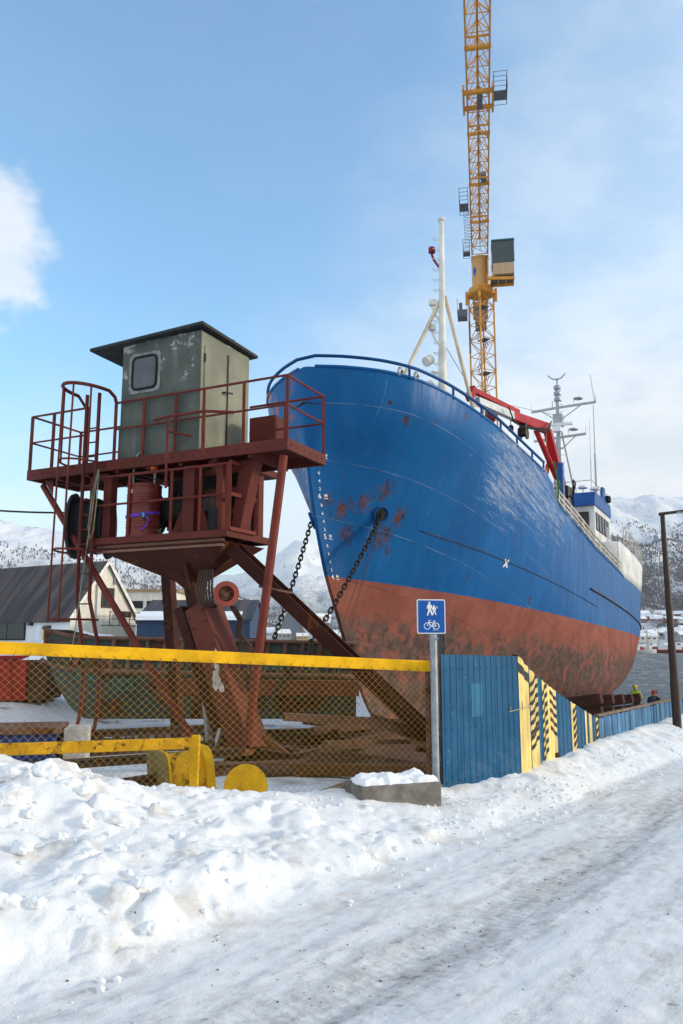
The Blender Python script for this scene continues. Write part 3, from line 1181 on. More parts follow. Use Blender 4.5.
# raised tubular rail round the forecastle
br = MB()
loop = edge_pts(8.9, -1.10, 44, -1, 0.30, 0.0) + edge_pts(-1.10, 9.0, 44, 1, 0.30, 0.0)
loop = [p for i, p in enumerate(loop) if i == 0 or (p - loop[i - 1]).length > .05]
br.path(loop, 0.045, 8)
for s in (1, -1):
    for t in (0.4, 2.0, 3.6, 5.0, 6.4, 7.8, 8.95):
        a = edge_pts(t, t + .01, 2, s)[0]
        br.tube(a + V((0, 0, -.05)), a + V((0, 0, .30)), 0.035, n=6)
br.build("bow_rail", MAT['ship_blue'], ship, smooth=True)
# fairlead horns on the bow
fl = MB()
for k, s in enumerate((1, 1, -1)):
    t = (0.15, 0.55, 0.3)[k]
    a = edge_pts(t, t + .01, 2, s)[0]
    fl.path([a + V((0, 0, -.02)), a + V((0, 0, .12)), a + V((-.06, 0, .2)), a + V((-.16, 0, .19)), a + V((-.2, 0, .12))], 0.045, 8)
    fl.build("fairlead", MAT['grey_alu'], ship, smooth=True)
    fl = MB()

# hawse pipes with a rim and dark mouth
HAWSE = {}
for s, th, zh in ((1, 1.15, 5.80), (-1, 1.15, 5.80)):
    p = hull_pt(th, zh, s)
    q_ = hull_pt(th, zh, s, 0.1)
    n = (q_ - p).normalized()
    HAWSE[s] = SHIP_M @ (p + n * 0.05)
    hm = MB()
    hm.lathe([(.245, -.05), (.255, .05), (.235, .075), (.19, .05), (.17, -.04)], p, n, 22)
    rim = hm.build("hawse_pipe", MAT['ship_blue'], ship, smooth=True)
    dmk = MB()
    dmk.lathe([(.18, 0.0), (.16, .028), (.0, .03)], p, n, 20)
    dmk.build("hawse_mouth", MAT['black'], rim)
# draft marks wrapped on to the plating
dm = MB()


def wrap_text(mb, body, size, t0, z0, side, right):
    vs, fs = text_polys(body, size)
    wv = []
    for (a, b) in vs:
        tt = t0 + (a if side > 0 else -a) * (1 if right else 1)
        p = hull_pt(tt + ts(z0 + b) - ts(z0), z0 + b, side, 0.012)
        wv.append(p)
    mb.add(wv, fs)


for zz in (4, 5, 6, 7):
    wrap_text(dm, "%d" % zz, 0.18, ts(zz) + .12, zz, 1, True)
    wrap_text(dm, "M", 0.11, ts(zz) + .27, zz + .055, 1, True)
    wrap_text(dm, "_", 0.22, ts(zz) + .26, zz + .04, 1, True)
    for i, dgt in enumerate(("2", "4", "6", "8")):
        if zz == 7:
            continue
        wrap_text(dm, dgt, 0.11, ts(zz + .2 * (i + 1)) + .16, zz + .2 * (i + 1), 1, True)
for zz in (19, 18, 17, 16):
    wrap_text(dm, str(zz), 0.14, ts((zz - 2) * .3048 + 1.6) + .5, (zz - 2) * .3048 + 1.6, -1, True)
dm.build("draft_marks", MAT['white_mark'], ship, fix=False)
# thruster warning cross
tm = MB()
tc_, zc_ = 6.95, 5.10


def patch(mb, pts):
    mb.add([hull_pt(tc_ + a, zc_ + b, 1, 0.014) for a, b in pts], [tuple(range(len(pts)))])


for r_ in (45, 135):
    c_, s_ = math.cos(math.radians(r_)), math.sin(math.radians(r_))
    patch(tm, [(c_ * i - s_ * j, s_ * i + c_ * j) for i, j in ((-.17, -.035), (.17, -.035), (.17, .035), (-.17, .035))])
for c0 in ():
    patch(tm, [(c0[0] - .11, c0[1] - .03), (c0[0] + .11, c0[1] - .03), (c0[0] + .11, c0[1] + .03), (c0[0] - .11, c0[1] + .03)])
tm.build("thruster_mark", MAT['white_mark'], ship, fix=False)
# rubbing strakes aft
st = MB()
for (t0, t1, z0, z1) in ((15.0, 34.4, 5.0, 3.95), (2.6, 16.0, 5.55, 4.35)):
    st.path([hull_pt(t0 + (t1 - t0) * k / 30, z0 + (z1 - z0) * k / 30, 1, .02) for k in range(31)], 0.045 if t0 > 10 else 0.011, 6)
st.build("rubbing_strake", MAT['dark_metal'], ship, smooth=True)

# white midship rails
sr = MB()
for s in (1, -1):
    for dz in (.17, .36, .56):
        pts = edge_pts(10.3, 21.6, 26, s, dz)
        pts = [p if dz < .9 or i else p for i, p in enumerate(pts)]
        sr.path(pts, 0.05, 5)
    for k in range(13):
        a = edge_pts(10.4 + .92 * k, 10.5 + .92 * k, 2, s)[0]
        sr.beam(a, a + V((0, 0, .58)), .06, .06)
sr.build("side_rail", MAT['rail_white'], ship)
rp = MB()
a = edge_pts(10.0, 10.1, 2, 1)[0]
rp.path([a + V((0, .06, .9)), a + V((-.2, .1, .4)), a + V((-.3, .12, .0)), a + V((-.2, .1, -.4)), a + V((-.5, .1, .3)), a + V((-.9, .05, .1))], 0.035, 6)
rp.build("fender_rope", plain('green netting rope', (0.03, 0.13, 0.07), 0.9), ship)

# white aft side plating with its own rail
wt = lambda t: float(np.interp(t, [20, 21.0, 21.4, 36], [7.75, 7.8, 7.85, 7.55]))
wb = MB()
rows = []
ts_ = list(np.linspace(21.0, 35.1, 44))
for t in ts_:
    lo = topz(t)
    for v in np.linspace(0, 1, 5):
        z = lo + (wt(t) - lo) * v
        rows.append(hull_pt(min(t, te(z) - .02), z, 1, 0.004))
wb.grid(rows, len(ts_), 5)
rows = [V((p.x, -p.y, p.z)) for p in rows]
wb.grid(rows, len(ts_), 5)
# front bulkhead closing the white house side
for s in (1, -1):
    a = hull_pt(21.0, topz(21.0), s)
    b = hull_pt(21.0, wt(21.0), s)
    wb.add([a, b, V((b.x, s * 2.3, b.z)), V((a.x, s * 2.3, a.z - .8))], [(0, 1, 2, 3)])
so = wb.build("stern_bulwark", MAT['white_paint'], ship, smooth=True, angle=40)
so.modifiers.new("thick", 'SOLIDIFY').thickness = 0.05
ar = MB()
for s in (1, -1):
    for dz in (.45, .9):
        ar.path([V((-t, s * half(min(t, 35.0), wt(t)), wt(t) + dz)) for t in np.linspace(22.6, 35, 24)], 0.03, 5)
    for t in np.linspace(22.6, 35, 14):
        p = V((-t, s * half(min(t, 35.0), wt(t)), wt(t)))
        ar.beam(p, p + V((0, 0, .9)), .05, .05)
ar.build("stern_rail", MAT['rail_white'], ship)
po = MB()
rows = []
for t in np.linspace(21.1, 35.2, 20):
    b = half(min(t, 35.2), wt(t) - .06) - 0.03
    rows += [V((-t, b, wt(t) - .06)), V((-t, -b, wt(t) - .06))]
po.grid(rows, 20, 2)
po.build("boat_deck", MAT['white_paint'], ship)

# wheelhouse
X0, X1, HW, ZB, ZT = -24.0, -28.2, 2.1, 7.3, 10.25
wh = MB()
f0, f1 = X0, X1
wh.hexa([(f1, -HW, ZB), (f0, -HW, ZB), (f0, HW, ZB), (f1, HW, ZB)], [(f1, -HW, ZT), (f0 - .12, -HW, ZT), (f0 - .12, HW, ZT), (f1, HW, ZT)])
whl = wh.build("wheelhouse", MAT['white_paint'], ship, bevel=.03)
rf = MB()
rf.hexa([(f1 - .1, -HW - .06, ZT), (f0 + .12, -HW - .06, ZT), (f0 + .12, HW + .06, ZT), (f1 - .1, HW + .06, ZT)],
        [(f1 - .1, -HW - .05, ZT + .75), (f0 - .22, -HW - .05, ZT + .75), (f0 - .22, HW + .05, ZT + .75), (f1 - .1, HW + .05, ZT + .75)])
rf.build("roof", MAT['roof_blue'], whl, bevel=.02)
for k in range(4):
    yy = -1.55 + 1.03 * k
    wf = MB()
    wf.box((f0 - .05, yy, 9.45), (.06, .52, .95))
    wfo = wf.build("window", MAT['dark_metal'], whl)
    wg = MB()
    wg.box((f0 - .035, yy, 9.45), (.06, .42, .83))
    wg.build("pane", MAT['glass'], wfo)
for k in range(5):
    xx = f0 - .55 - .72 * k
    wf = MB()
    wf.box((xx, HW + .005, 9.45), (.56, .05, .95))
    wfo = wf.build("window", MAT['dark_metal'], whl)
    wg = MB()
    wg.box((xx, HW + .02, 9.45), (.44, .05, .83))
    wg.build("pane", MAT['glass'], wfo)
fin = MB()
fin.hexa([(f1 + 1.0, HW - .15, ZT + .7), (f1 + 2.0, HW - .15, ZT + .7), (f1 + 2.0, HW, ZT + .7), (f1 + 1.0, HW, ZT + .7)],
         [(f1 + 1.0, HW - .15, ZT + 1.5), (f1 + 1.5, HW - .15, ZT + 1.5), (f1 + 1.5, HW, ZT + 1.5), (f1 + 1.0, HW, ZT + 1.5)])
fin.build("light_screen", MAT['roof_blue'], ship)
ll = MB()
ll.lathe([(.16, 0), (.2, .05), (.2, .3), (.14, .38)], (f1 + .75, HW + .05, ZT + .75), (0, 0, 1), 12)
ll.build("side_light", MAT['black'], ship)
ld = MB()
for k in range(6):
    ld.box((-22.2, 2.7, 6.3 + .28 * k), (.3, .7, .04))
ld.beam((-22.2, 2.35, 6.0), (-22.2, 2.35, 8.7), .06, .06)
ld.beam((-22.2, 3.05, 6.0), (-22.2, 3.05, 8.7), .06, .06)
ld.build("bridge_ladder", MAT['white_paint'], ship)
bw = MB()
bw.box((-26, 0, 6.6), (5.5, 4.6, 1.9))
bw.build("deckhouse", MAT['white_paint'], ship, bevel=.03)
sl = MB()
sl.box((f0 - .5, .8, ZT + .95), (.35, .6, .35))
sl.tube((f0 - .5, .8, ZT + .7), (f0 - .5, .8, ZT + .9), .05, n=6)
sl.build("searchlight", MAT['grey_alu'], ship, bevel=.03)
bits = MB()
for (x_, y_, h_) in ((f0 - 1.8, 1.2, .9), (f0 - 2.2, 1.75, .8)):
    bits.tube((x_, y_, ZT + .7), (x_, y_, ZT + .75 + h_ * .6), .03, n=6)
    bits.lathe([(.02, 0), (.26, .03), (.28, .1), (.15, .2), (.02, .22)], (x_, y_, ZT + .75 + h_ * .6), (0, 0, 1), 12)
bits.build("antenna_dome", MAT['sign_white'], ship, smooth=True)
rl = MB()
rl.path([V((f0 - .1, -1.6, ZT + 1.35)), V((f0 - .1, 2.0, ZT + 1.35)), V((f1, 2.0, ZT + 1.35))], .022, 5)
for (x_, y_) in ((f0 - .1, -1.5), (f0 - .1, 0), (f0 - .1, 2.0), (f0 - 2.2, 2.0), (f1, 2.0)):
    rl.tube((x_, y_, ZT + .7), (x_, y_, ZT + 1.35), .02, n=5)
rl.build("roof_rail", MAT['grey_alu'], ship)
wpb = MB()
for (x_, y_, h_, r_) in ((-25.3, 1.75, 5.2, .022), (-27.3, 1.6, 6.6, .05)):
    wpb.tube((x_, y_, ZT + .7), (x_ - .1, y_, ZT + h_ * .55), r_ * 1.3, r_, 6)
    wpb.tube((x_ - .1, y_, ZT + h_ * .55), (x_ - .25, y_, ZT + h_), r_ * .6, r_ * .4, 6)
    wpb.build("whip_antenna", MAT['grey_alu'], ship)
    wpb = MB()

# radar mast on the wheelhouse
XM = -25.8
am = MB()
am.tube((XM, 0, 10.6), (XM, 0, 17.6), .19, .10, 10)
am.tube((XM - .9, .7, 10.6), (XM - .05, 0.05, 15.5), .055, .045, 6)
am.tube((XM - .9, -.7, 10.6), (XM - .05, -.05, 15.5), .055, .045, 6)
am.box((XM, 0, 15.6), (.5, .5, .7))
for k in range(14):
    am.path([V((XM + .15, .12, 11 + .42 * k)), V((XM + .3, .2, 11 + .42 * k)), V((XM + .15, .3, 11 + .42 * k))], .015, 4)
radm = am.build("radar_mast", MAT['grey_alu'], ship, smooth=True, angle=40)
for (z_, ya, yb) in ((16.35, -1.5, 2.1), (14.6, -1.4, 1.5)):
    yd = MB()
    yd.beam((XM + .05, ya, z_ - .06), (XM + .05, 0, z_), .09, .12)
    yd.beam((XM + .05, 0, z_), (XM + .05, yb, z_ + .03), .09, .12)
    for y_ in np.linspace(ya, yb, 4):
        yd.tube((XM + .05, y_, z_), (XM + .05, y_, z_ + .45), .025, .02, 5)
    yd.tube((XM, 0, z_ - .8), (XM + .05, yb * .6, z_ - .05), .03, n=5)
    yd.tube((XM, 0, z_ - .8), (XM + .05, ya * .6, z_ - .1), .03, n=5)
    yd.lathe([(.03, 0), (.25, .04), (.25, .1), (.05, .16)], (XM + .05, yb * .55, z_ + .3), (0, 0, 1), 10)
    yd.build("yard_arm", MAT['grey_alu'], radm)
    if z_ > 16:
        yd = MB()
        yd.tube((XM + .05, yb - .05, z_), (XM + .05, yb - .25, z_ + 1.7), .03, .02, 5)
        yd.build("aerial", MAT['grey_alu'], radm)
rs = MB()
rs.box((XM + .35, 0, 15.0), (.35, .45, .3))
rs.beam((XM + .45, -.9, 15.28), (XM + .45, .9, 15.2), .16, .16)
rs.build("radar_scanner", MAT['sign_white'], radm, bevel=.02)
tl = MB()
for k in range(3):
    tl.lathe([(.1, 0), (.2, .05), (.2, .24), (.1, .3)], (XM, .0, 16.7 + .35 * k), (0, 0, 1), 10)
tl.path([V((XM, -.5, 18.35)), V((XM, -.25, 18.1)), V((XM, 0, 18.05)), V((XM, .25, 18.1)), V((XM, .5, 18.35))], .04, 6)
tl.tube((XM, 0, 17.5), (XM, 0, 18.1), .05, n=6)
tl.build("mast_light", MAT['grey_alu'], radm, smooth=True)

MAT['mast_tan'] = rusty('yellowed mast strut paint', (0.55, 0.47, 0.34), 0.25, 2.0, 0.5)
# white foremast with struts, lamps and loudspeakers
XF = -8.35
fmst = MB()
fmst.tube((XF, 0, 7.6), (XF, 0, 13.4), .17, .155, 14)
fmst.tube((XF, 0, 13.4), (XF, 0, 18.7), .135, .095, 14)
fmst.lathe([(.12, 0), (.14, .02), (.14, .10), (.08, .14)], (XF, 0, 18.6), (0, 0, 1), 12)
for k in range(24):
    z_ = 8.2 + .42 * k
    fmst.path([V((XF + .08, -.08, z_)), V((XF + .20, -.28, z_)), V((XF - .02, -.28, z_)), V((XF - .02, -.09, z_))], .014, 4)
fm = fmst.build("foremast", MAT['mast_white'], ship, smooth=True, angle=40)
for (p0, p1) in (((XF, -.1, 15.3), (XF + 2.0, -2.6, 8.2)), ((XF - .05, .1, 15.5), (XF - 2.6, 1.2, 7.6))):
    sm = MB()
    sm.tube(p0, p1, .07, .07, 8)
    sm.build("strut", MAT['mast_tan'], fm, smooth=True)
for (z_, kind) in ((17.35, 'red'), (15.2, 'lamp'), (14.2, 'lamp')):
    lm = MB()
    lm.path([V((XF + .05, -.10, z_ - .65)), V((XF + .08, -.28, z_ - .35)), V((XF + .10, -.36, z_ - .1))], .05, 6)
    lm.lathe([(.09, 0), (.13, .03), (.13, .22), (.09, .25)], (XF + .10, -.36, z_ - .05), (0, 0, 1), 12)
    lm.build("mast_lamp", plain('red lamp', (.2, .01, .015), .4) if kind == 'red' else MAT['mast_white'], fm, smooth=True, angle=40)
for z_ in (12.75, 11.75):
    lm = MB()
    lm.path([V((XF, -.1, z_ - .3)), V((XF + .1, -.4, z_ - .2))], .05, 6)
    lm.lathe([(.10, -.22), (.18, -.18), (.19, .08), (.19, .12), (.05, .14)], (XF + .2, -.5, z_ + .2), (.7, -.3, -.55), 14)
    lm.build("floodlight", MAT['mast_white'], fm, smooth=True, angle=40)

# red knuckle-boom deck crane
CX, CY = -18.3, 1.9
dc = MB()
dc.tube((CX, CY, 5.6), (CX, CY, 9.6), .32, .30, 14)
dc.box((CX, CY, 9.75), (.75, .6, .5))
dcr = dc.build("deck_crane", MAT['dark_metal'], ship, smooth=True, angle=40)
kb = MB()
E_ = V((CX + .35, CY - .55, 12.75))
kb.beam((CX, CY, 9.7), E_, .38, .54, w1=.34, h1=.42, up=(1, 0, 0))
kb.build("post", MAT['ship_red'], dcr, bevel=.03)
ji = MB()
J0, J1 = E_ + V((-.3, -.05, .12)), V((CX + 4.0, CY - 1.1, 12.42))
ji.beam(J0, J1, .30, .50, w1=.28, h1=.38)
ji.build("boom", MAT['ship_red'], dcr, bevel=.03)
J2 = V((CX + 7.0, CY - 1.6, 12.25))
j2 = MB()
j2.beam(J1 - (J1 - J0) * .05, J2, .25, .36, w1=.22, h1=.30)
j2.build("telescopic_boom", MAT['grey_alu'], dcr, bevel=.02)
up_ = MB()
up_.beam(J1 + V((-.9, 0, .42)), J2 + V((.3, -.05, .34)), .2, .22)
up_.beam(J2 + V((.3, -.05, .42)), J2 + V((.75, -.1, -.12)), .25, .3)
up_.build("boom_tip", MAT['ship_red'], dcr, bevel=.02)
cy_ = MB()
cy_.tube((CX + .5, CY - .1, 10.2), E_ + V((1.25, -.2, -.35)), .13, .12, 8)
cy_.build("lift_cylinder", MAT['ship_red'], dcr, smooth=True, angle=40)
hs = MB()
for k in range(3):
    hs.path([J0 + V((.3, .25, .25)), J0 + V((1.2, .3, -.35 - .1 * k)), J1 + V((-.6, .25, -.35)), J1 + V((.4, .2, -.42)), J1 + V((1.1, .18, .05))], .03, 5)
hs.path([V((CX, CY + .3, 9.6)), V((CX + .5, CY + .5, 9.3)), V((CX + .2, CY + .6, 10.1)), V((CX - .3, CY + .4, 10.4)), V((CX - .5, CY + .3, 9.2))], .04, 5)
hs.build("hydraulic_hose", MAT['black'], dcr, smooth=True)
wch = MB()
wp = J0.lerp(J1, .72) + V((0, 0, -.62))
wch.lathe([(.14, -.2), (.28, -.18), (.28, -.12), (.16, -.1), (.16, .1), (.28, .12), (.28, .18), (.14, .2)], wp, (0, 1, 0), 16)
wch.beam(wp, wp + V((0, 0, .5)), .2, .3)
wch.build("winch", MAT['dark_metal'], dcr, smooth=True, angle=40)
hk = MB()
hk.tube(J0 + V((.7, .1, -.2)), J0 + V((.75, .1, -1.9)), .03, n=5)
hk.lathe([(.05, 0), (.09, .1), (.09, .4), (.03, .5)], J0 + V((.75, .1, -2.35)), (0, 0, 1), 8)
hk.build("sling", MAT['orange'], dcr)
bl = MB()
bl.tube((CX + 1.0, CY + .15, 6.0), (CX + 1.0, CY + .15, 10.9), .15, n=10)
bl.build("blue_post", MAT['roof_blue'], ship, smooth=True, angle=40)
# second, folded dark red boom
sc2 = MB()
sc2.beam((-13.6, -1.6, 8.6), (-15.0, -.2, 13.2), .34, .42)
sc2.beam((-15.0, -.2, 13.2), (-15.6, .35, 13.0), .3, .36)
c2 = sc2.build("cargo_boom", MAT['ship_darkred'], ship, bevel=.02)
hk2 = MB()
hk2.tube((-15.55, .35, 12.9), (-15.55, .35, 12.4), .02, n=5)
hk2.lathe([(.04, 0), (.12, .08), (.12, .26), (.04, .34)], (-15.55, .35, 12.1), (0, 0, 1), 8)
hk2.build("hook_block", MAT['dark_metal'], c2)
wd = MB()
wd.box((-3.4, .6, 8.75), (1.2, 1.3, .9))
wd.lathe([(.35, -.7), (.35, .7)], (-3.0, .2, 9.0), (0, 1, 0), 14)
wd.build("windlass", MAT['mast_white'], ship, bevel=.04)
ry = MB()
ry.tube(V((XF - .05, .05, 13.6)), E_ + V((1.5, -.3, -3.4)), .012, n=4)
ry.tube(V((XM, 0, 15.9)), V((XF - 2, 0.1, 12.2)), .010, n=4)
ry.build("stay_wire", MAT['dark_metal'], ship)


# anchor chains
def link_ring(mb, c, d, side, L, W, r, n=10, m=5):
    d = d.normalized()
    side = (side - d * side.dot(d)).normalized()
    pts = []
    hl = L / 2 - W / 2
    for k in range(n):
        a = 2 * math.pi * k / n
        ox = math.cos(a)
        oy = math.sin(a)
        pts.append(c + d * (oy * W / 2 + (hl if oy >= 0 else -hl)) + side * (ox * W / 2))
    mb.path(pts, r, m, closed=True)


def chain(name, pts, L, W, r, label, group=None):
    mb = MB()
    pts = [V(p) for p in pts]
    seg = []
    for a, b in zip(pts, pts[1:]):
        seg.append((b - a).length)
    tot = sum(seg)
    step = L - 2.2 * r
    k = 0
    s = 0
    while s < tot:
        acc = 0
        for i, l in enumerate(seg):
            if s <= acc + l or i == len(seg) - 1:
                f = (s - acc) / l
                c = pts[i].lerp(pts[i + 1], min(f, 1))
                d = pts[i + 1] - pts[i]
                break
            acc += l
        sd = V((1, .3, 0)) if k % 2 else d.cross(V((1, .3, 0)))
        link_ring(mb, c, d, sd, L, W, r)
        s += step
        k += 1
    o = mb.build(name, MAT['chain'], None, smooth=True)
    return tag(o, label, "chain", group)


def sag(a, b, n, dip):
    a, b = V(a), V(b)
    return [a.lerp(b, k / n) - V((0, 0, dip * 4 * (k / n) * (1 - k / n))) for k in range(n + 1)]


ce = P(252, 690, 20.0)
chain("anchor_chain", sag(HAWSE[1], P(255, 718, 17.8), 12, .35), .18, .105, .022, "rusty anchor chain slanting down across the sunny side of the bow")
chain("anchor_chain", sag(HAWSE[-1], P(250, 700, 20.2), 12, .25), .18, .105, .022, "rusty anchor chain hanging from the shaded side of the bow beside the tower")
lw = MB()
for k, (ppx, py_) in enumerate(((357, 660), (366, 660), (372, 650))):
    lw.tube(HAWSE[1] - V((0.02, 0.02, .1)), P(ppx - 28, py_, 20.0 - .3 * k), .008, n=4)
tag(lw.build("guy_lines", MAT['dark_metal']), "thin dark lines hanging from the hawse pipe across the ship's red bow", "rope")

# ------------------------------------------------------------------ the red winch tower
N0 = V((-0.80, 11.5, EYE + 3.0))
E1 = V((-0.90, 0.436, 0))
E2 = V((0.436, 0.90, 0))
ZU = V((0, 0, 1))


def T(s, w, z):
    """tower coordinates: s along the long edge (to the left), w away from the road, z above the deck"""
    return N0 + E1 * s + E2 * w + ZU * z


def T0(px, py, w):
    """point of the tower's vertical plane at offset w"""
    d = P(px, py, 1.0) - V((0, 0, EYE))
    o = V((0, 0, EYE))
    k = (N0 + E2 * w - o).dot(E2) / d.dot(E2)
    return o + d * k


tower = thing("winch_tower", T(2.4, .6, -4.6), "rusty red steel winch tower with railed deck and grey green cabin on top", "tower")
TA = (E1, E2, ZU)
LEN, WID = 5.3, 1.25
u = MB()
# upper deck: edge channels, plate and joists
u.box(T(LEN / 2, .03, -.09), (LEN, .06, .18), TA)
u.box(T(LEN / 2, WID - .03, -.09), (LEN, .06, .18), TA)
u.box(T(.03, WID / 2, -.09), (.06, WID - .12, .18), TA)
u.box(T(LEN - .03, WID / 2, -.09), (.06, WID - .12, .18), TA)
u.box(T(LEN / 2, WID / 2, -.04), (LEN - .12, WID - .12, .03), TA)
for k in range(7):
    u.box(T(.7 + .65 * k, WID / 2, -.14), (.07, WID - .12, .17), TA)
u.box(T(2.4, WID + .35, -.10), (2.2, .7, .12), TA)
u.build("upper_deck", MAT['tower_red'], tower, bevel=.006)

# cabin
CS0, CS1, CW0, CW1, CH = 1.70, 3.32, 0.10, 1.55, 2.02


def cabin_mat():
    m = M('grey green cabin paint', 0.6)
    x, y, z = m.xyz()
    n1 = m.noise(2.2, 9, 0.68)
    n2 = m.noise(9, 8, 0.7)
    n3 = m.noise(3.0, 6, 0.6, stretch=(1, 1, 0.2), offs=(4, 0, 1))
    c = m.mix(m.ramp(n1, 0.35, 0.65), (0.072, 0.088, 0.074), (0.105, 0.120, 0.098))
    top = m.ramp(z, 5.2, 6.6)
    bare = m.ramp(m.math('ADD', m.math('ADD', m.math('MULTIPLY', n1, .55), m.math('MULTIPLY', n2, .45)), m.math('MULTIPLY', top, .10)), .615, .66)
    c = m.mix(bare, c, m.mix(m.ramp(n2, .4, .6), (0.20, 0.20, 0.20), (0.40, 0.40, 0.39)))
    strk = m.ramp(n3, .60, .78)
    c = m.mix(m.math('MULTIPLY', strk, .45), c, (0.26, 0.26, 0.24))
    rs_ = m.ramp(m.noise(5, 7, .7, offs=(7, 7, 7)), .64, .69)
    c = m.mix(rs_, c, (0.12, 0.055, 0.03))
    m.col(c)
    m.bump(m.math('ADD', bare, m.noise(1.5, 3)), .006, .6)
    return m.m


MAT['cabin'] = cabin_mat()
MAT['cabin_side'] = rusty('sunlit tone cabin end paint', (0.21, 0.21, 0.155), 0.34, 3.0, 0.6, rust_l=(0.20, 0.12, 0.07))
cabg = MB()
cs, cw = (CS0 + CS1) / 2, (CW0 + CW1) / 2
cabg.box(T(cs, cw, CH / 2 + .01), (CS1 - CS0, CW1 - CW0, CH), TA)
cab = cabg.build("cabin", MAT['cabin'], tower, bevel=.02)
# roof plate with wide overhang
rfm = MB()
a = [T(CS0 - .10, CW0 - .10, CH + .05), T(CS1 + .60, CW0 - .16, CH - .06), T(CS1 + .60, CW1 + .12, CH - .10), T(CS0 - .10, CW1 + .14, CH + .02)]
rfm.hexa(a, [p + ZU * .05 for p in a])
rfm.build("roof", plain('black roofing felt', (0.030, 0.034, 0.034), 0.8), cab)
hk = MB()
hk.path([T(CS0 + .02, 1.1, CH + .08), T(CS0 + .02, 1.1, CH + .17), T(CS0 + .1, 1.14, CH + .21), T(CS0 + .16, 1.18, CH + .15), T(CS0 + .16, 1.18, CH + .08)], .02, 6)
hk.build("lifting_eye", MAT['galv'], cab)


def rounded(w, h, r, n=5):
    pts = []
    for cx, cy, a0 in ((w / 2 - r, h / 2 - r, 0), (-w / 2 + r, h / 2 - r, 90), (-w / 2 + r, -h / 2 + r, 180), (w / 2 - r, -h / 2 + r, 270)):
        for k in range(n + 1):
            a = math.radians(a0 + 90 * k / n)
            pts.append((cx + r * math.cos(a), cy + r * math.sin(a)))
    return pts


wi = MB()
wc = T(2.82, CW0 - .002, 1.46)
wi.prism(rounded(.66, .70, .08), wc, E1, ZU, -E2 * .012)
wo = wi.build("window", plain('bare sheet round window', (0.22, 0.22, 0.215), .6, 0, .4, 14), cab)
wi = MB()
wi.path([wc + E1 * p[0] + ZU * p[1] - E2 * .02 for p in rounded(.50, .56, .09)], .022, 6, closed=True)
wi.build("seal", MAT['black'], wo, smooth=True)
wi = MB()
wi.prism(rounded(.49, .55, .085), wc - E2 * .013, E1, ZU, -E2 * .008)
wi.build("pane", MAT['cabin_glass'], wo)
# end wall with door, its lighter paint carrying the sunlight on this face
dr = MB()
dr.box(T(CS0 - .006, cw, CH / 2), (.014, CW1 - CW0 - .03, CH - .05), TA)
sd = dr.build("end_panel", MAT['cabin_side'], cab)
dr = MB()
dr.box(T(CS0 - .022, CW0 + .40, .92), (.022, .62, 1.72), TA)
dr.build("door", MAT['cabin_side'], cab, bevel=.006)
dr = MB()
dr.box(T(CS0 - .04, CW0 + .74, .95), (.02, .02, 1.75), TA)
dr.tube(T(CS0 - .03, CW0 + .60, 1.12), T(CS0 - .10, CW0 + .60, 1.12), .014, n=6)
dr.tube(T(CS0 - .10, CW0 + .60, 1.12), T(CS0 - .10, CW0 + .80, 1.15), .016, n=6)
for z_ in (.3, 1.5):
    dr.tube(T(CS0 - .035, CW0 + .09, z_), T(CS0 - .035, CW0 + .09, z_ + .14), .016, n=6)
dr.build("handle", MAT['dark_metal'], cab)
rb = MB()
rb.box(T(1.15, 1.30, .38), (.5, .34, .76), TA)
rb.build("winch_housing", MAT['tower_red'], tower, bevel=.01)


# fixings and slung cables
bf = MB()
for k in range(26):
    bf.lathe([(.016, 0), (.016, .010), (.008, .014)], T(.12 + k * .20, -.001, -.09), -E2, 6)
for k in range(6):
    bf.lathe([(.016, 0), (.016, .010), (.008, .014)], T(-.001, .12 + k * .2, -.09), -E1, 6)
bf.build("bolt_heads", MAT['rust_dark'], tower)
gst = MB()
for s_ in (1.22, 3.45, 4.7):
    gst.prism([(0, 0), (.22, 0), (0, -.28)], T(s_ + .08, .12, -.19), E1, ZU, E2 * .015)
gst.build("gusset", MAT['tower_red'], tower)
for (a_, b_, dp_) in (((4.9, .1, -.20), (2.9, .06, -.24), .16), ((2.9, .06, -.24), (1.3, .08, -.22), .22), ((1.9, .2, -.2), (2.6, .3, -1.2), .12)):
    cbl = MB()
    cbl.path(sag(T(*a_), T(*b_), 12, dp_), .012, 6)
    cbl.build("cable", MAT['black'], tower, smooth=True)


# upper deck railings
def rail(mb, pts, h, mid, r=.02, posts=True):
    top = [p + ZU * h for p in pts]
    mb.path(top, r, 6)
    mb.path([p + ZU * mid for p in pts], r * .85, 6)
    if posts:
        for p in pts:
            mb.beam(p, p + ZU * h, .045, .045)


HR = .98
r1 = MB()
rail(r1, [T(1.55, .03, 0), T(.8, .03, 0), T(.03, .03, 0), T(.03, WID - .03, 0)], HR, .52)
r1.path([T(.03, WID - .03, HR), T(1.45, WID - .03, HR)], .02, 6)
r1.path([T(.03, WID - .03, .52), T(1.45, WID - .03, .52)], .017, 6)
r1.beam(T(.75, WID - .03, 0), T(.75, WID - .03, HR), .045, .045)
r1.build("railing", MAT['rail_red'], tower, smooth=True, angle=40)
r1 = MB()
rail(r1, [T(3.35, .03, 0), T(2.75, .03, 0), T(2.1, .03, 0)], HR, .52)
r1.path([T(2.1, .03, HR), T(1.55, .03, HR)], .02, 6)
r1.path([T(2.1, .03, .52), T(1.55, .03, .52)], .017, 6)
r1.build("railing", MAT['rail_red'], tower, smooth=True, angle=40)
r1 = MB()
rail(r1, [T(3.95, .03, 0), T(4.75, .03, 0), T(LEN - .03, .03, 0), T(LEN - .03, WID - .03, 0), T(4.3, WID - .03, 0), T(3.2, WID - .03, 0)], HR, .50)
r1.build("railing", MAT['rail_red'], tower, smooth=True, angle=40)

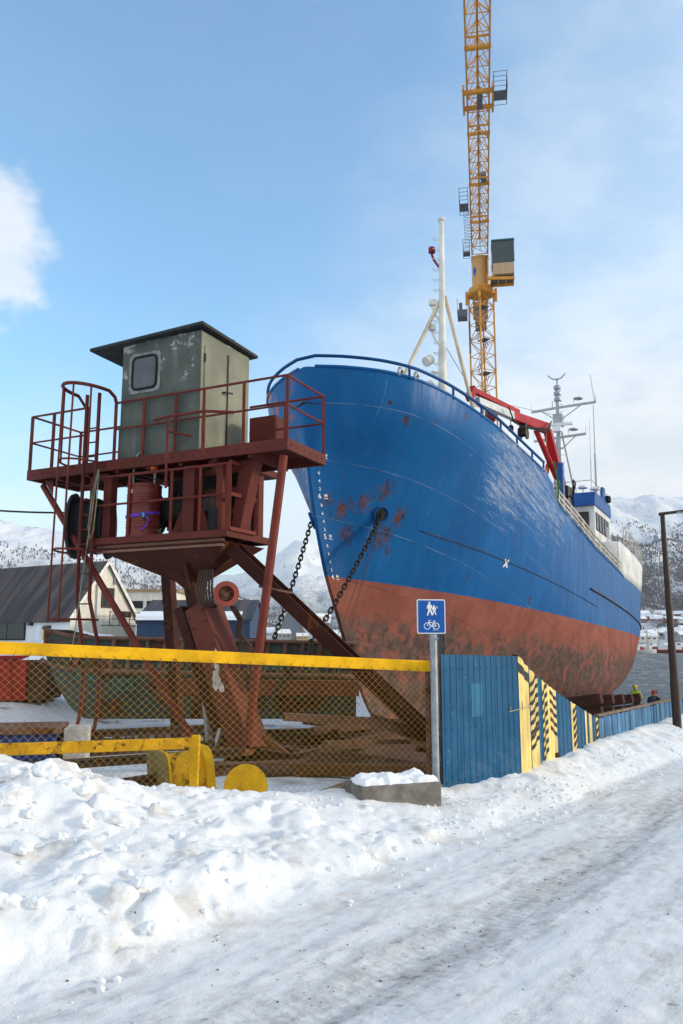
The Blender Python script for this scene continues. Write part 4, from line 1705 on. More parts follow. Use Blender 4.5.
# ladder with its cage
LS, LW = 3.72, -.12
ladder = MB()
for ds, low_ in ((.14, ((84, 655), (83, 690), (79, 718), (74, 742), (73, 778))), (-.13, ((100, 655), (99, 695), (95, 725), (88, 752), (87, 782)))):
    pts = [T(LS + ds, LW, 1.15), T(LS + ds, LW, -1.0), T(LS + ds, LW, -2.3)] + [T0(a_, b_, LW) for a_, b_ in low_]
    ladder.path(pts, .032, 6)
for k in range(18):
    z_ = .55 - .245 * k
    if z_ < -3.4:
        break
    ladder.tube(T(LS - .13, LW, z_), T(LS + .14, LW, z_), .013, n=6)
lad = ladder.build("ladder", MAT['tower_red'], tower, smooth=True, angle=40)
cg = MB()


def hoop(z_, n=14, tilt=0.0):
    pts = []
    for k in range(n + 1):
        a = math.pi * k / n
        pts.append(T(LS + .34 * math.cos(a), LW - .62 * math.sin(a), z_ + tilt * math.cos(a)))
    return pts


cg.path(hoop(1.16) + [T(LS - .36, .0, 1.08), T(3.35, .03, HR + .01)], .03, 6)
cg.path([T(LS + .34, LW, 1.16), T(LS + .3, .03, .98)], .025, 6)
for a in (40, 75, 110, 145):
    ca, sa = math.cos(math.radians(a)), math.sin(math.radians(a))
    if a in (75, 110):
        cg.tube(T(LS + .34 * ca, LW - .62 * sa, 1.16), T(LS + .34 * ca + .05, LW - .62 * sa, -2.7), .017, n=6)
    else:
        cg.tube(T(LS + .34 * ca, LW - .62 * sa, 1.16), T(LS + .34 * ca, LW - .62 * sa, -.1), .017, n=6)
for z_ in (-.1, -1.55, -2.65):
    cg.path(hoop(z_, 10), .018, 5)
cg.build("cage", MAT['rail_red'], lad, smooth=True, angle=40)

# lower platform
LZ = -1.33
lp = MB()
S0, S1, W0, W1 = .97, 3.75, -.10, 1.2
lp.box(T((S0 + S1) / 2, W0 + .03, LZ - .05), (S1 - S0, .06, .11), TA)
lp.box(T((S0 + S1) / 2, W1 - .03, LZ - .05), (S1 - S0, .06, .11), TA)
lp.box(T(S0 + .03, (W0 + W1) / 2, LZ - .05), (.06, W1 - W0 - .12, .11), TA)
lp.box(T(S1 - .03, (W0 + W1) / 2, LZ - .05), (.06, W1 - W0 - .12, .11), TA)
lp.box(T((S0 + S1) / 2, (W0 + W1) / 2, LZ - .02), (S1 - S0 - .12, W1 - W0 - .12, .03), TA)
lp.build("lower_platform", MAT['tower_red'], tower, bevel=.005)
r1 = MB()
pts = [T(3.70, W0 + .03, LZ), T(2.9, W0 + .03, LZ), T(2.05, W0 + .03, LZ), T(1.5, W0 + .03, LZ), T(S0 + .03, W0 + .03, LZ), T(S0 + .03, W1 - .05, LZ)]
rail(r1, pts[:-1], 1.02, .55, .022)
r1.build("railing", MAT['rail_red'], tower, smooth=True, angle=40)
# open end frame of the lower platform and the raised guard in front of the deck
r1 = MB()
fa, fb = T(S0 - .01, W0 + .03, LZ), T(S0 - .03, W0 + .75, LZ)
for z_ in (.02, .55, 1.04):
    r1.beam(fa + ZU * z_, fb + ZU * z_, .045, .055)
for p in (fa, fb):
    r1.beam(p, p + ZU * (1.05 if p is fa else 1.45), .05, .05)
r1.build("end_frame", MAT['rail_red'], tower)
r1 = MB()
ga, gb, gc = T(2.05, -.22, .52), T(1.36, -.22, .52), T(.95, -.02, .50)
r1.path([T(2.35, -.2, .50), ga, gb, gc], .024, 6)
r1.path([ga, ga - ZU * 1.15], .022, 6)
r1.path([gb, gb - ZU * .72], .024, 6)
r1.path([T(2.05, -.2, .28), T(1.75, -.0, .22)], .022, 6)
r1.build("guard_frame", MAT['rail_red'], tower, smooth=True, angle=40)
# posts between the decks
for (s, w, sx_, sy_) in ((3.45, .10, .16, .16), (1.78, .12, .22, .24), (1.22, .10, .12, .14), (3.3, 1.1, .14, .14), (1.2, 1.1, .16, .16)):
    pm = MB()
    pm.box(T(s, w, (LZ - .26) / 2), (sx_, sy_, abs(LZ + .26)), TA)
    pm.build("post", MAT['tower_red'], tower, bevel=.006)
gs = MB()
for s, sg in ((1.78, 1), (1.78, -1)):
    gs.prism([(0, 0), (.28 * sg, 0), (0, .6)], T(s + .11 * sg, .10, LZ), E1, ZU, E2 * .02)
gs.build("gusset", MAT['tower_red'], tower)
# winch machinery between decks
mc = MB()
mc.box(T(2.0, .95, -.72), (1.5, .45, .85), TA)
mc.lathe([(.32, -.7), (.42, -.68), (.42, -.62), (.25, -.6), (.25, .6), (.42, .62), (.42, .68), (.32, .7)], T(2.35, .62, -.85), E1, 18)
mc.box(T(1.3, .55, -1.2), (.5, .3, .35), TA)
mc.lathe([(.13, 0), (.13, .36)], T(1.32, .12, LZ), ZU, 12)
mc.build("winch_machinery", MAT['black'], tower, bevel=.01)
pl_ = MB()
for k in range(3):
    pl_.beam(T(1.72, .3, -.34 - .33 * k), T(.98, .3, -.32 - .33 * k), .05, .10)
pl_.build("cross_slat", MAT['tower_red'], tower)
pb = MB()
pb.hexa([T(.98, .25, LZ), T(1.14, .25, LZ), T(1.14, .5, LZ), T(.98, .5, LZ)], [T(.72, .25, -.20), T(1.00, .25, -.20), T(1.00, .5, -.20), T(.72, .5, -.20)])
pb.build("leg_head", MAT['tower_red'], tower, bevel=.008)
# tapered pod under the platform
pod = MB()
z1, z2 = LZ - .16, LZ - .78
pod.hexa([T0(184, 585, .35), T0(205, 583, .35), T0(205, 583, .75), T0(184, 585, .75)], [T(3.65, -.02, z1), T(1.05, -.02, z1), T(1.05, 1.12, z1), T(3.65, 1.12, z1)])
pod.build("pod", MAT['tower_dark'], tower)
pm = MB()
pm.box(T(2.35, .02, LZ - .17), (2.5, .04, .12), TA)
pm.build("pod_fascia", rusty('pale tan red fascia', (.24, .13, .09), .3, 2.5, .7), tower)  # paler than the red steel around it
pm = MB()
pm.beam(T0(194, 572, .45), T0(196, 612, .40), .30, .3, up=E2, w1=.15, h1=.2)
pm.beam(T0(160, 561, .2), T0(190, 588, .3), .05, .14)
pm.beam(T0(186, 564, .15), T0(197, 606, .25), .07, .12, up=E2)
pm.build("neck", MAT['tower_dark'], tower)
# raking box leg and its twin
ct_ = T0(204, 608, .28)
cb_ = T0(251, 752, .05)
lg = MB()
lg.beam(ct_, cb_, .36, .52, up=-E2)
lgo = lg.build("raking_leg", rusty('box leg steel', (0.125, 0.034, 0.022), .45, 1.6, .65), tower, bevel=.012)
ptc = MB()
dd = (cb_ - ct_).normalized()
xs_ = dd.cross(-E2).normalized()
ptn = (-E2 - dd * (-E2).dot(dd)).normalized()
pc = ct_.lerp(cb_, .47)
rg = random.Random(5)
for (a_, b_, r_) in ((-.12, -.2, .085), (-.06, -.04, .06), (0.0, .12, .10), (-.03, .25, .07), (.06, .2, .06)):
    poly = [((r_ + rg.uniform(-.02, .02)) * math.cos(t_) * .7, (r_ + rg.uniform(-.02, .02)) * math.sin(t_) * 1.2) for t_ in np.linspace(0, 2 * math.pi, 14)[:-1]]
    ptc.prism(poly, pc + xs_ * a_ + dd * b_ + ptn * .262, xs_, dd, ptn * .004)
ptc.build("paint_patch", plain('cream paint patch', (.52, .45, .36), .7), lgo)
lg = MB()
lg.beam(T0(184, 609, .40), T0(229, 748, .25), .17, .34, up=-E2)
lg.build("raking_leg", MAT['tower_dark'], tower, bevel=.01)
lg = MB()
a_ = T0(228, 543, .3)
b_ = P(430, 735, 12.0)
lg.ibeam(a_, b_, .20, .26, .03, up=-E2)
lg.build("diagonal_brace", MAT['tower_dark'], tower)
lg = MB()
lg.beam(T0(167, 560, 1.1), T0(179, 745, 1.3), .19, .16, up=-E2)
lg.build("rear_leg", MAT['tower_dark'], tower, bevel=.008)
for (a_, b_, r_) in ((T(LEN - .15, .25, -.25), T0(196, 745, -.35), .055), (T(.12, .10, -.25), T0(247, 745, -.3), .065)):
    lg = MB()
    lg.tube(a_, b_, r_, n=10)
    lg.build("tube_brace", MAT['rail_red'], tower, smooth=True, angle=40)
cl = MB()
c_ = T(.12, .10, -.25).lerp(T0(247, 745, -.3), .47)
cl.beam(c_ - V((.12, 0, 0)), c_ + V((.35, .3, -.08)), .02, .03)
cl.build("clamp_strap", MAT['rust'], tower)
lg = MB()
k0, k1, k2 = T0(252, 738, .2), P(306, 779, 12.0), P(430, 771, 11.4)
lg.beam(k0, k1, .22, .30)
lg.beam(k1 - (k2 - k1).normalized() * .1, k2, .20, .15)
lg.box(T0(232, 748, .1), (.9, .7, .10), TA)
lg.build("base_skid", rusty('orange brown skid', (.15, .065, .035), .5, 1.8, .8), tower, bevel=.01)
bt_ = MB()
for f_ in (.06, .14, .30, .46, .62, .78):
    for o__ in (-.13, .13):
        q_ = ct_.lerp(cb_, f_) + xs_ * o__ + ptn * .262
        bt_.lathe([(.022, 0), (.022, .014), (.012, .02)], q_, ptn, 6)
bt_.build("bolt_heads", MAT['rust_dark'], lgo)
# round hub with hoses at the head of the leg
hb = MB()
hc = T0(226, 594, -.1)
hax = (-E2 * .75 - E1 * .65).normalized()
hb.lathe([(.125, -.42), (.14, -.1), (.135, 0)], hc, hax, 22)
ho = hb.build("drive_hub", MAT['dark_metal'], tower, smooth=True, angle=40)
hb = MB()
hb.lathe([(.13, -.03), (.19, -.02), (.19, .05), (.115, .055), (.11, .0)], hc, hax, 24)
hb.build("flange", rusty('bright red flange', (.30, .075, .05), .2, 5), ho, smooth=True, angle=40)
hb = MB()
hb.lathe([(.108, .0), (.10, .02), (.055, .025), (.05, .045), (.0, .045)], hc, hax, 20)
hb.build("plate", MAT['rust'], ho, smooth=True, angle=40)
hz = MB()
for k in range(6):
    o_ = E1 * (.10 - .045 * k)
    hz.path([T0(206, 570, .1) + o_, T0(203, 590, -.12) + o_ * 1.3, T0(206, 604, -.16) + o_, T0(214, 607, -.05) + o_ * .4], .02, 5)
for k in range(4):
    o_ = E1 * (-.03 * k)
    hz.path([T0(230, 606, -.05) + o_, T0(238, 620, .1) + o_, T0(236, 634, .15) + o_, T0(246, 660, .2) + o_ * 3, T0(248, 690, .2) + o_], .014, 5)
hz.build("hose_bundle", MAT['rust_dark'], tower, smooth=True)
# cable reel at the left
crl = MB()
rc = T(4.25, .55, -1.0)
crl.lathe([(.10, -.34), (.56, -.33), (.58, -.27), (.50, -.26), (.46, -.2), (.50, -.1), (.47, 0), (.50, .1), (.46, .2), (.50, .26), (.58, .27), (.56, .33), (.1, .34)], rc, (E2 * .5 - E1 * .85).normalized(), 30)
crl.build("cable_reel", MAT['black'], tower, smooth=True, angle=30)
rp = MB()
rp.path([T(3.5, -.14, -.18), T(3.46, -.2, -.7), T(3.5, -.2, -1.2), T(3.56, -.2, -1.35), T(3.62, -.2, -1.15), T(3.56, -.2, -.6), T(3.52, -.14, -.18), T(3.55, -.2, -.9), T(3.66, -.22, -1.9), T(3.78, -.2, -2.8), T(3.85, -.2, -3.3)], .009, 5)
tag(rp.build("rope", MAT['rope']), "pale green rope looped over the tower rail beside the ladder", "rope")
cb = MB()
cb.path(sag(T(4.35, .5, -.75), P(-60, 505, 15.0), 8, .05), .018, 5)
tag(cb.build("power_cable", MAT['black']), "black cable running from the tower's cable reel out to the left", "cable")

# oil drum standing on the lower platform
DP = T(2.83, .22, LZ + .0)
drum = thing("oil_drum", DP, "dark red oil drum tied with a purple strap on the tower's lower platform", "drum")
d = MB()
d.lathe([(.27, .0), (.285, .01), (.285, .03), (.275, .045), (.275, .16), (.282, .17), (.275, .18), (.275, .205), (.282, .215), (.275, .225), (.275, .25), (.282, .26), (.275, .27),
         (.275, .55), (.284, .565), (.275, .58), (.275, .60), (.283, .612), (.275, .624), (.275, .645), (.283, .657), (.275, .669), (.275, .69), (.283, .702), (.275, .714), (.275, .83), (.285, .845), (.285, .875), (.272, .88), (.268, .86), (0, .86)], DP, ZU, 36)
d.build("body", MAT['drum_paint'], drum, smooth=True, angle=35)
d = MB()


def on_drum(a, z_, r=.2785):
    base = math.atan2(-E2.y * .8 + E1.y * .35, -E2.x * .8 + E1.x * .35)
    return DP + V((math.cos(base + a) * r, math.sin(base + a) * r, z_))


vs, fs = text_polys("ube", .13)
d.add([on_drum(-.30 + x_ / .2785, .715 + y_) for x_, y_ in vs], fs)
d.build("lettering", MAT['white_mark'], drum, fix=False)
st_ = MB()
for k in range(24):
    a0, a1 = -1.9 + k * .17, -1.9 + (k + 1) * .17
    zz = lambda a: .37 - .035 * math.cos(a * 1.4)
    st_.hexa([on_drum(a0, zz(a0) - .025, .286), on_drum(a1, zz(a1) - .025, .286), on_drum(a1, zz(a1) - .025, .29), on_drum(a0, zz(a0) - .025, .29)],
             [on_drum(a0, zz(a0) + .025, .286), on_drum(a1, zz(a1) + .025, .286), on_drum(a1, zz(a1) + .025, .29), on_drum(a0, zz(a0) + .025, .29)])
e0 = on_drum(1.2, .30, .31)
st_.path([on_drum(1.15, .35, .29), e0 + V((.05, -.02, -.02)), e0 + V((.04, -.03, -.12)), e0 + V((-.06, -.03, -.2))], .016, 5)
so_ = st_.build("strap", MAT['purple'], drum)
bk = MB()
bk.box(on_drum(1.1, .345, .30), (.035, .035, .07))
bk.build("buckle", MAT['teal_bit'], so_)
hs = MB()
hp = [on_drum(-.9, .88, .2), on_drum(-1.0, 1.10, .22), DP + V((-.12, -.1, 1.36)), DP + V((.05, -.1, 1.46)), DP + V((.17, -.12, 1.44)), DP + V((.2, -.12, 1.28)), DP + V((.19, -.12, 1.12)), DP + V((.18, -.1, .86))]
sm = []
for i in range(len(hp) - 1):
    p0, p1, p2, p3 = hp[max(i - 1, 0)], hp[i], hp[i + 1], hp[min(i + 2, len(hp) - 1)]
    for k in range(5):
        t_ = k / 5
        sm.append(.5 * ((2 * p1) + (p2 - p0) * t_ + (2 * p0 - 5 * p1 + 4 * p2 - p3) * t_ ** 2 + (3 * p1 - p0 - 3 * p2 + p3) * t_ ** 3))
sm.append(hp[-1])
hs.path(sm, .019, 8)
hs.build("filling_hose", MAT['hose'], drum, smooth=True)
bm_ = MB()
bm_.lathe([(.0, -.075), (.05, -.06), (.072, -.02), (.072, .02), (.05, .06), (0, .075)], DP + V((.17, -.16, 1.16)), (.7, .2, .5), 18)
tag(bm_.build("pump_ball", MAT['orange'], None, smooth=True), "orange ball hanging by the grey hose above the dark red drum", "float")

# ------------------------------------------------------------------ chain link fence
FL, FR = V((-3.30, 7.56, 0)), V((1.02, 9.10, 0))
FD = (FR - FL).normalized()
FN = V((FD.y, -FD.x, 0))
FLX = FL - FD * 1.6
zt = lambda s: EYE - .005 - .048 * (s - 1.6)      # rail underside follows the slope
FLEN = (FR - FLX).length
fence = thing("chain_link_fence", FLX + V((0, 0, 0)), "chain link fence with yellow top rail in front of the scrap yard", "fence")


def FP(s, z, n=0.0):
    p = FLX + FD * s + FN * n
    return V((p.x, p.y, z))


fr_ = MB()
fr_.hexa([FP(0, zt(0) - .105, -.02), FP(FLEN, zt(FLEN) - .105, -.02), FP(FLEN, zt(FLEN) - .105, .02), FP(0, zt(0) - .105, .02)],
         [FP(0, zt(0) + .015, -.02), FP(FLEN, zt(FLEN) + .015, -.02), FP(FLEN, zt(FLEN) + .015, .02), FP(0, zt(0) + .015, .02)])
fr_.build("top_rail", MAT['yellow'], fence, bevel=.008)
fw_ = MB()
pitch = .0760
ang = 0.93   # slope of the wires (height over run)
rng = random.Random(11)


def wire_seg(s0, z0, s1, z1, off):
    n = 5
    pts = []
    for k in range(n + 1):
        f = k / n
        w_ = .004 * math.sin(f * 6.1 + s0 * 3)
        pts.append(FP(s0 + (s1 - s0) * f + w_, z0 + (z1 - z0) * f + .003 * math.sin(f * 9 + s0 * 7), off))
    fw_.path(pts, .0014, 4)


zb = -.30
s = -2.0
while s < FLEN + 2.0:
    for sg in (1, -1):
        # line through (s, zb): z = zb + ang * sg * (x - s)
        x0, x1 = (s, s + 2.2) if sg > 0 else (s, s - 2.2)
        # clip to the panel
        pts = []
        K = 40
        prev = None
        for k in range(K + 1):
            x = x0 + (x1 - x0) * k / K
            z = zb + ang * abs(x - s)
            if 0 <= x <= FLEN and z <= zt(x) - .10:
                if prev is None:
                    prev = (x, z)
                last = (x, z)
            elif prev is not None:
                break
        if prev is not None and abs(prev[0] - last[0]) > .02:
            wire_seg(prev[0], prev[1], last[0], last[1], .012 * sg + .03)
    s += pitch
fw_.build("wire_mesh", MAT['wire'], fence, fix=False)
for s_ in (1.2, 3.7, FLEN - .04):
    pm = MB()
    pm.tube(FP(s_, -.5, -.03), FP(s_, zt(s_) - .02, -.03), .028 if s_ < FLEN - 1 else .035, n=10)
    if s_ > FLEN - 1:
        pm.build("post", MAT['rust'], fence, smooth=True, angle=40)
tn = MB()
for k in range(46):
    s_ = .05 + k * (FLEN - .1) / 45
    z_ = zt(s_) - .12
    tn.path([FP(s_, z_ - .05, .028), FP(s_ + .01, z_ + .01, .036), FP(s_ + .03 * rng.choice((-1, 1)), z_ + .045, .034)], .003, 4)
tn.build("tie_wires", MAT['rust'], fence)
# lower yellow barrier behind the mesh
B0, B1 = P(-40, 751, 7.55), P(194, 743, 8.65)
bar = thing("steel_barrier", B1 - V((0, 0, .7)), "worn yellow steel barrier bar with end post behind the wire mesh", "barrier")
bb = MB()
bb.beam(B0, B1, .05, .112)
bb.build("bar", MAT['yellow_worn'], bar, bevel=.008)
bb = MB()
bb.beam(B1 + V((.02, 0, .08)), B1 + V((.0, .02, -.75)), .085, .09, up=(0, 1, 0))
bb.build("post", MAT['yellow'], bar, bevel=.008)

# ------------------------------------------------------------------ shared path sign
SPX = P(434.5, 700, 8.9)
sg0 = gz(SPX.x, SPX.y)
sign = thing("path_sign", (SPX.x, SPX.y, sg0), "blue square shared path sign on a grey pole, white walkers above a bicycle", "sign")
SX, SY = SPX.x, SPX.y
sm = MB()
sm.tube((SX, SY, sg0 - .3), (SX, SY, P(434, 600, 8.9).z), .040, n=18)
sm.build("pole", MAT['galv'], sign, smooth=True, angle=40)
pc = P(431.3, 616.5, 8.84)
wx = V((.985, .17, 0)).normalized()
wy = V((0, 0, 1))
wn_ = wx.cross(wy).normalized()
if wn_.y > 0:
    wn_ = -wn_
SWD, SHT = .322, .375
sm = MB()
sm.prism(rounded(SWD, SHT, .018), pc, wx, wy, -wn_ * .014)
pl0 = sm.build("plate", MAT['sign_white'], sign, bevel=.002)
sm = MB()
sm.prism(rounded(SWD - .022, SHT - .022, .012), pc + wn_ * .0015, wx, wy, wn_ * .0015)
sm.build("blue_face", MAT['sign_blue'], pl0)
pg = MB()


def pic(poly, lift=.0034):
    pg.prism(poly, pc + wn_ * lift, wx, wy, wn_ * .001)


def ell(cx, cy, rx, ry, n=14):
    return [(cx + rx * math.cos(2 * math.pi * k / n), cy + ry * math.sin(2 * math.pi * k / n)) for k in range(n)]


def limb(x0, y0, x1, y1, w0, w1):
    dx, dy = x1 - x0, y1 - y0
    l = math.hypot(dx, dy)
    nx, ny = -dy / l, dx / l
    return [(x0 + nx * w0, y0 + ny * w0), (x1 + nx * w1, y1 + ny * w1), (x1 - nx * w1, y1 - ny * w1), (x0 - nx * w0, y0 - ny * w0)]


def walker(cx, cy, h):
    lifts = [.0034]

    def p_(poly):
        lifts[0] += .0012
        pic([(cx + a * h, cy + b * h) for a, b in poly], lifts[0])
    p_(ell(-.01, .44, .085, .085))
    p_([(-.13, .33), (.10, .33), (.17, .05), (.09, -.06), (-.10, -.06), (-.14, .05)])
    p_(limb(-.11, .28, -.20, .0, .05, .035))
    p_(limb(.10, .28, .20, .03, .05, .035))
    p_(limb(-.02, -.02, -.17, -.50, .075, .05))
    p_(limb(.02, -.02, .20, -.50, .075, .05))
    p_(limb(-.15, -.48, -.24, -.50, .03, .03))


walker(-.020, .085, .145)
walker(.030, .070, .105)
bcx, bcy, R_ = 0.0, -.105, .034
for i_, c in enumerate((-.05, .05)):
    pg.path([pc + wx * (c + R_ * math.cos(t)) + wy * (bcy + R_ * math.sin(t)) + wn_ * .004 for t in np.linspace(0, 2 * math.pi, 24)[:-1]], .0042, 4, closed=True)
for i_, (x0, y0, x1, y1) in enumerate(((-.05, bcy, -.027, bcy + .062), (-.033, bcy + .042, .028, bcy + .036), (-.03, bcy + .036, .0, bcy - .004), (.0, bcy - .004, .03, bcy + .05), (.0, bcy - .004, .05, bcy), (.05, bcy, .026, bcy + .038),
                                      (-.027, bcy + .062, -.012, bcy + .064), (.018, bcy + .055, .042, bcy + .055))):
    pic(limb(x0, y0, x1, y1, .0042, .0042), .0046 + .0012 * i_)
pg.build("pictogram", MAT['sign_white'], pl0, fix=True)
sm = MB()
for z_ in (pc.z + .1, pc.z - .14):
    sm.box((SX, SY - .045, z_), (.10, .03, .025))
sm.box((SX + .005, SY, pc.z - .24), (.096, .09, .02))
sm.build("clamp", MAT['galv'], sign)
# grey steel strip post standing behind the sign
gp = MB()
gx0 = P(441, 640, 9.15)
gp.box((gx0.x, gx0.y, .55), (.055, .05, 2.9))
gp.box((gx0.x + .035, gx0.y - .02, .55), (.01, .03, 2.86))
tag(gp.build("gate_post", MAT['conc'] if False else plain('grey brown post', (.10, .095, .09), .7)), "dark grey square post close behind the blue sign's pole", "post")

# ------------------------------------------------------------------ blue hoarding
HA, HB_, HC, HD = V((1.10, 8.95, 0)), V((2.15, 9.90, 0)), V((4.21, 13.5, 0)), V((8.3, 19.3, 0))
HE = HD + (HD - HC).normalized() * 6


def hoarding_mat(name, stripes):
    m = M(name, 0.45, 0, .15)
    n = m.noise(1.6, 7, .65)
    n2 = m.noise(7, 6, .65, stretch=(1, 1, .15))
    c = m.mix(m.ramp(n, .35, .65), (0.003, 0.068, 0.155), (0.008, 0.095, 0.20))
    c = m.mix(m.math('MULTIPLY', m.ramp(n2, .5, .75), .16), c, (0.04, 0.13, 0.20))
    sp = m.noise(26, 3, .5)
    c = m.mix(m.ramp(sp, .735, .75), c, (0.35, 0.35, 0.33))
    # road splash: noisy grey-brown spatter, thickest low down
    low = m.xyz()[2]
    spl = m.math('ADD', m.noise(9, 7, .72), m.ramp(low, 1.0, -.1, 0, .20))
    c = m.mix(m.math('MULTIPLY', m.ramp(spl, .63, .76), .20), c, (.16, .18, .19))
    fade = m.ramp(m.noise(.8, 5, .6, offs=(3, 3, 3)), .52, .66)
    c = m.mix(m.math('MULTIPLY', fade, .30), c, (.03, .14, .235))
    m.col(c)
    m.rough(m.ramp(n, .3, .7, .38, .55))
    return m.m


MAT['blue_sheet'] = hoarding_mat('blue steel sheet', False)
MAT['sheet_yellow'] = rusty('pale yellow stripe paint', (0.78, 0.58, 0.20), .12, 4, .5)
MAT['sheet_black'] = plain('black stripe paint', (0.02, 0.02, 0.022), .5)
MAT['blue_bright'] = plain('brighter blue paint patch', (0.004, 0.125, 0.235), .45, 0, .12)


def corrugated(mb, A, B, zbf, ztf, pitch_=.085, depth_=.02, s0=0.0, s1=None, off=0.0):
    """trapezoid sheet between A and B from zbf(s) to ztf(s)"""
    A, B = V(A), V(B)
    L = (B - A).length
    D = (B - A).normalized()
    Nn = V((D.y, -D.x, 0))
    s1 = L if s1 is None else s1
    prof = []
    k = math.floor(s0 / pitch_) - 1
    while k * pitch_ < s1 + pitch_:
        b = k * pitch_
        for f, d_ in ((0, 0), (.30, 0), (.42, 1), (.88, 1)):
            prof.append((b + f * pitch_, d_))
        k += 1
    def dval(s):
        for (a, da), (b, db) in zip(prof, prof[1:]):
            if a <= s <= b:
                return da + (db - da) * (s - a) / (b - a)
        return 0
    ss = [s0] + [p[0] for p in prof if s0 + 1e-4 < p[0] < s1 - 1e-4] + [s1]
    rows = []
    for s in ss:
        p = A + D * s + Nn * (dval(s) * depth_ + off)
        rows += [V((p.x, p.y, zbf(s))), V((p.x, p.y, ztf(s)))]
    mb.grid(rows, len(ss), 2)


zA, zB = EYE - .135, EYE - .172
hp_ = thing("hoarding_panel", (HA.x, HA.y, gz(HA.x, HA.y)), "plain dark blue corrugated steel panel beside the sign pole, with a brighter blue patch", "panel", "blue corrugated hoarding")
LAB = (HB_ - HA).length
HDv = (HB_ - HA).normalized()
HNv = V((HDv.y, -HDv.x, 0))
h = MB()
corrugated(h, HA, HB_, lambda s: -.35, lambda s: zA + (zB - zA) * s / LAB, .105, .006)
ho = h.build("sheet", MAT['blue_sheet'], hp_)
ho.modifiers.new("thick", 'SOLIDIFY').thickness = .004
h = MB()
for z_ in (EYE - .30, EYE - .95, EYE - 1.5):
    for k in range(13):
        c_ = HA + HDv * (.06 + k * .105) + HNv * .006
        h.lathe([(.008, 0), (.008, .005), (.004, .007)], (c_.x, c_.y, z_), HNv, 6)
h.build("screw_heads", MAT['blue_sheet'], hp_)
h = MB()
for s_ in (.31, .94):
    a_ = HA + HDv * s_ + HNv * .007
    h.box((a_.x, a_.y, .60), (.012, .004, 1.90), (HDv, HNv, ZU))
h.build("sheet_lap", MAT['blue_sheet'], hp_)
h = MB()
corrugated(h, HA, HB_, lambda s: EYE - .84, lambda s: EYE - .47,   .105, .006, .50, .70, .004)
h.build("paint_patch", MAT['blue_bright'], hp_)
h = MB()
for (s_, z_) in ((1.32, EYE - .80),):
    c_ = HA + HDv * s_ + HNv * .018
    h.beam(V((c_.x - .14 * HDv.x, c_.y - .14 * HDv.y, z_ - .02)), V((c_.x + .34 * HDv.x, c_.y + .34 * HDv.y, z_ + .03)), .004, .008)
    for k, hh in ((-.10, .05), (.14, .09), (.27, .06)):
        q_ = c_ + HDv * k
        h.beam(V((q_.x, q_.y, z_ - .01)), V((q_.x, q_.y, z_ + hh)), .004, .01, up=HNv)
h.build("bracket_scratch", plain('bare scratch', (.42, .36, .26), .7), hp_)

hs_ = thing("striped_hoarding", (HB_.x, HB_.y, gz(HB_.x, HB_.y)), "blue hoarding with yellow and black warning stripes and a sloping top edge", "panel", "blue corrugated hoarding")
LBC = (HC - HB_).length
zC = EYE - 1.24


def ztop(s):
    if s < .06:
        return zB
    return zB - .0 + (zC - zB) * ((s - .06) / (LBC - .06)) ** 0.80


h = MB()
corrugated(h, HB_, HC, lambda s: -.5, ztop, .21, .014)
ho = h.build("sheet", MAT['blue_sheet'], hs_)
ho.modifiers.new("thick", 'SOLIDIFY').thickness = .004
# painted stripes follow the corrugation 3 mm proud
BD = (HC - HB_).normalized()
BN = V((BD.y, -BD.x, 0))
fracs = {}


def s_at(px):
    """distance along B-C of the picture column"""
    best = min(((abs((HB_ + BD * s).x / ((HB_ + BD * s).y * CT - .9 * ST) * F + 341.5 - px)), s) for s in np.linspace(0, LBC, 900))
    return best[1]


bands = [(522.0, 528.5), (530.5, 537.2), (541.5, 555.0), (569.5, 574.5), (583.0, 585.5), (587.0, 589.5), (593.5, 596.0)]
for i, (a_, b_) in enumerate(bands):
    s0, s1 = s_at(a_), s_at(b_)
    if i == 0:
        s0 = 0.0
    h = MB()
    corrugated(h, HB_, HC, lambda s: -.5, lambda s: ztop(s) - .004, .21, .014, s0, s1, .004)
    so = h.build("yellow_stripe", MAT['sheet_yellow'], hs_)
    # black chevron ticks
    h = MB()
    spec = {0: [(0, 1, -1, .10, 1)], 1: [(0, 1, 1, .055, 9)], 2: [(0, .34, 1, .06, 8), (.58, 1, -1, .055, 5)], 3: [(.35, 1, 1, .07, 8)], 4: [], 5: [], 6: [(0, 1, 1, .07, 6)]}[i]
    for (f0, f1, sgn, tk, cnt) in spec:
        for k in range(cnt):
            step_ = .118
            u0, u1 = s0 + (s1 - s0) * f0, s0 + (s1 - s0) * f1
            zc0 = ztop((u0 + u1) / 2) - .10 - step_ * k
            if i == 1 and 5 < k < 7:
                continue
            if i == 1 and k >= 7:
                zc0 = ztop(s0) - .80 - step_ * (k - 7)
            rise = min(.12, (u1 - u0) * .9) * sgn
            if i == 0:
                zc0 -= .04
                tk = .11
                rise = -.16
            zz = lambda s, o: min(zc0 - rise * .5 + rise * (s - u0) / (u1 - u0) + o, ztop(s) - .006)
            corrugated(h, HB_, HC, lambda s: zz(s, -tk / 2), lambda s: zz(s, tk / 2), .21, .014, u0, u1, .008)
    if h.v:
        h.build("black_tick", MAT['sheet_black'], so)
pm = MB()
pm.box((HB_.x - .02, HB_.y + .05, .55), (.05, .05, 2.0))
pm.box((HC.x, HC.y + .05, -.3), (.06, .06, 1.5))
pm.build("post", MAT['timber'], hs_)

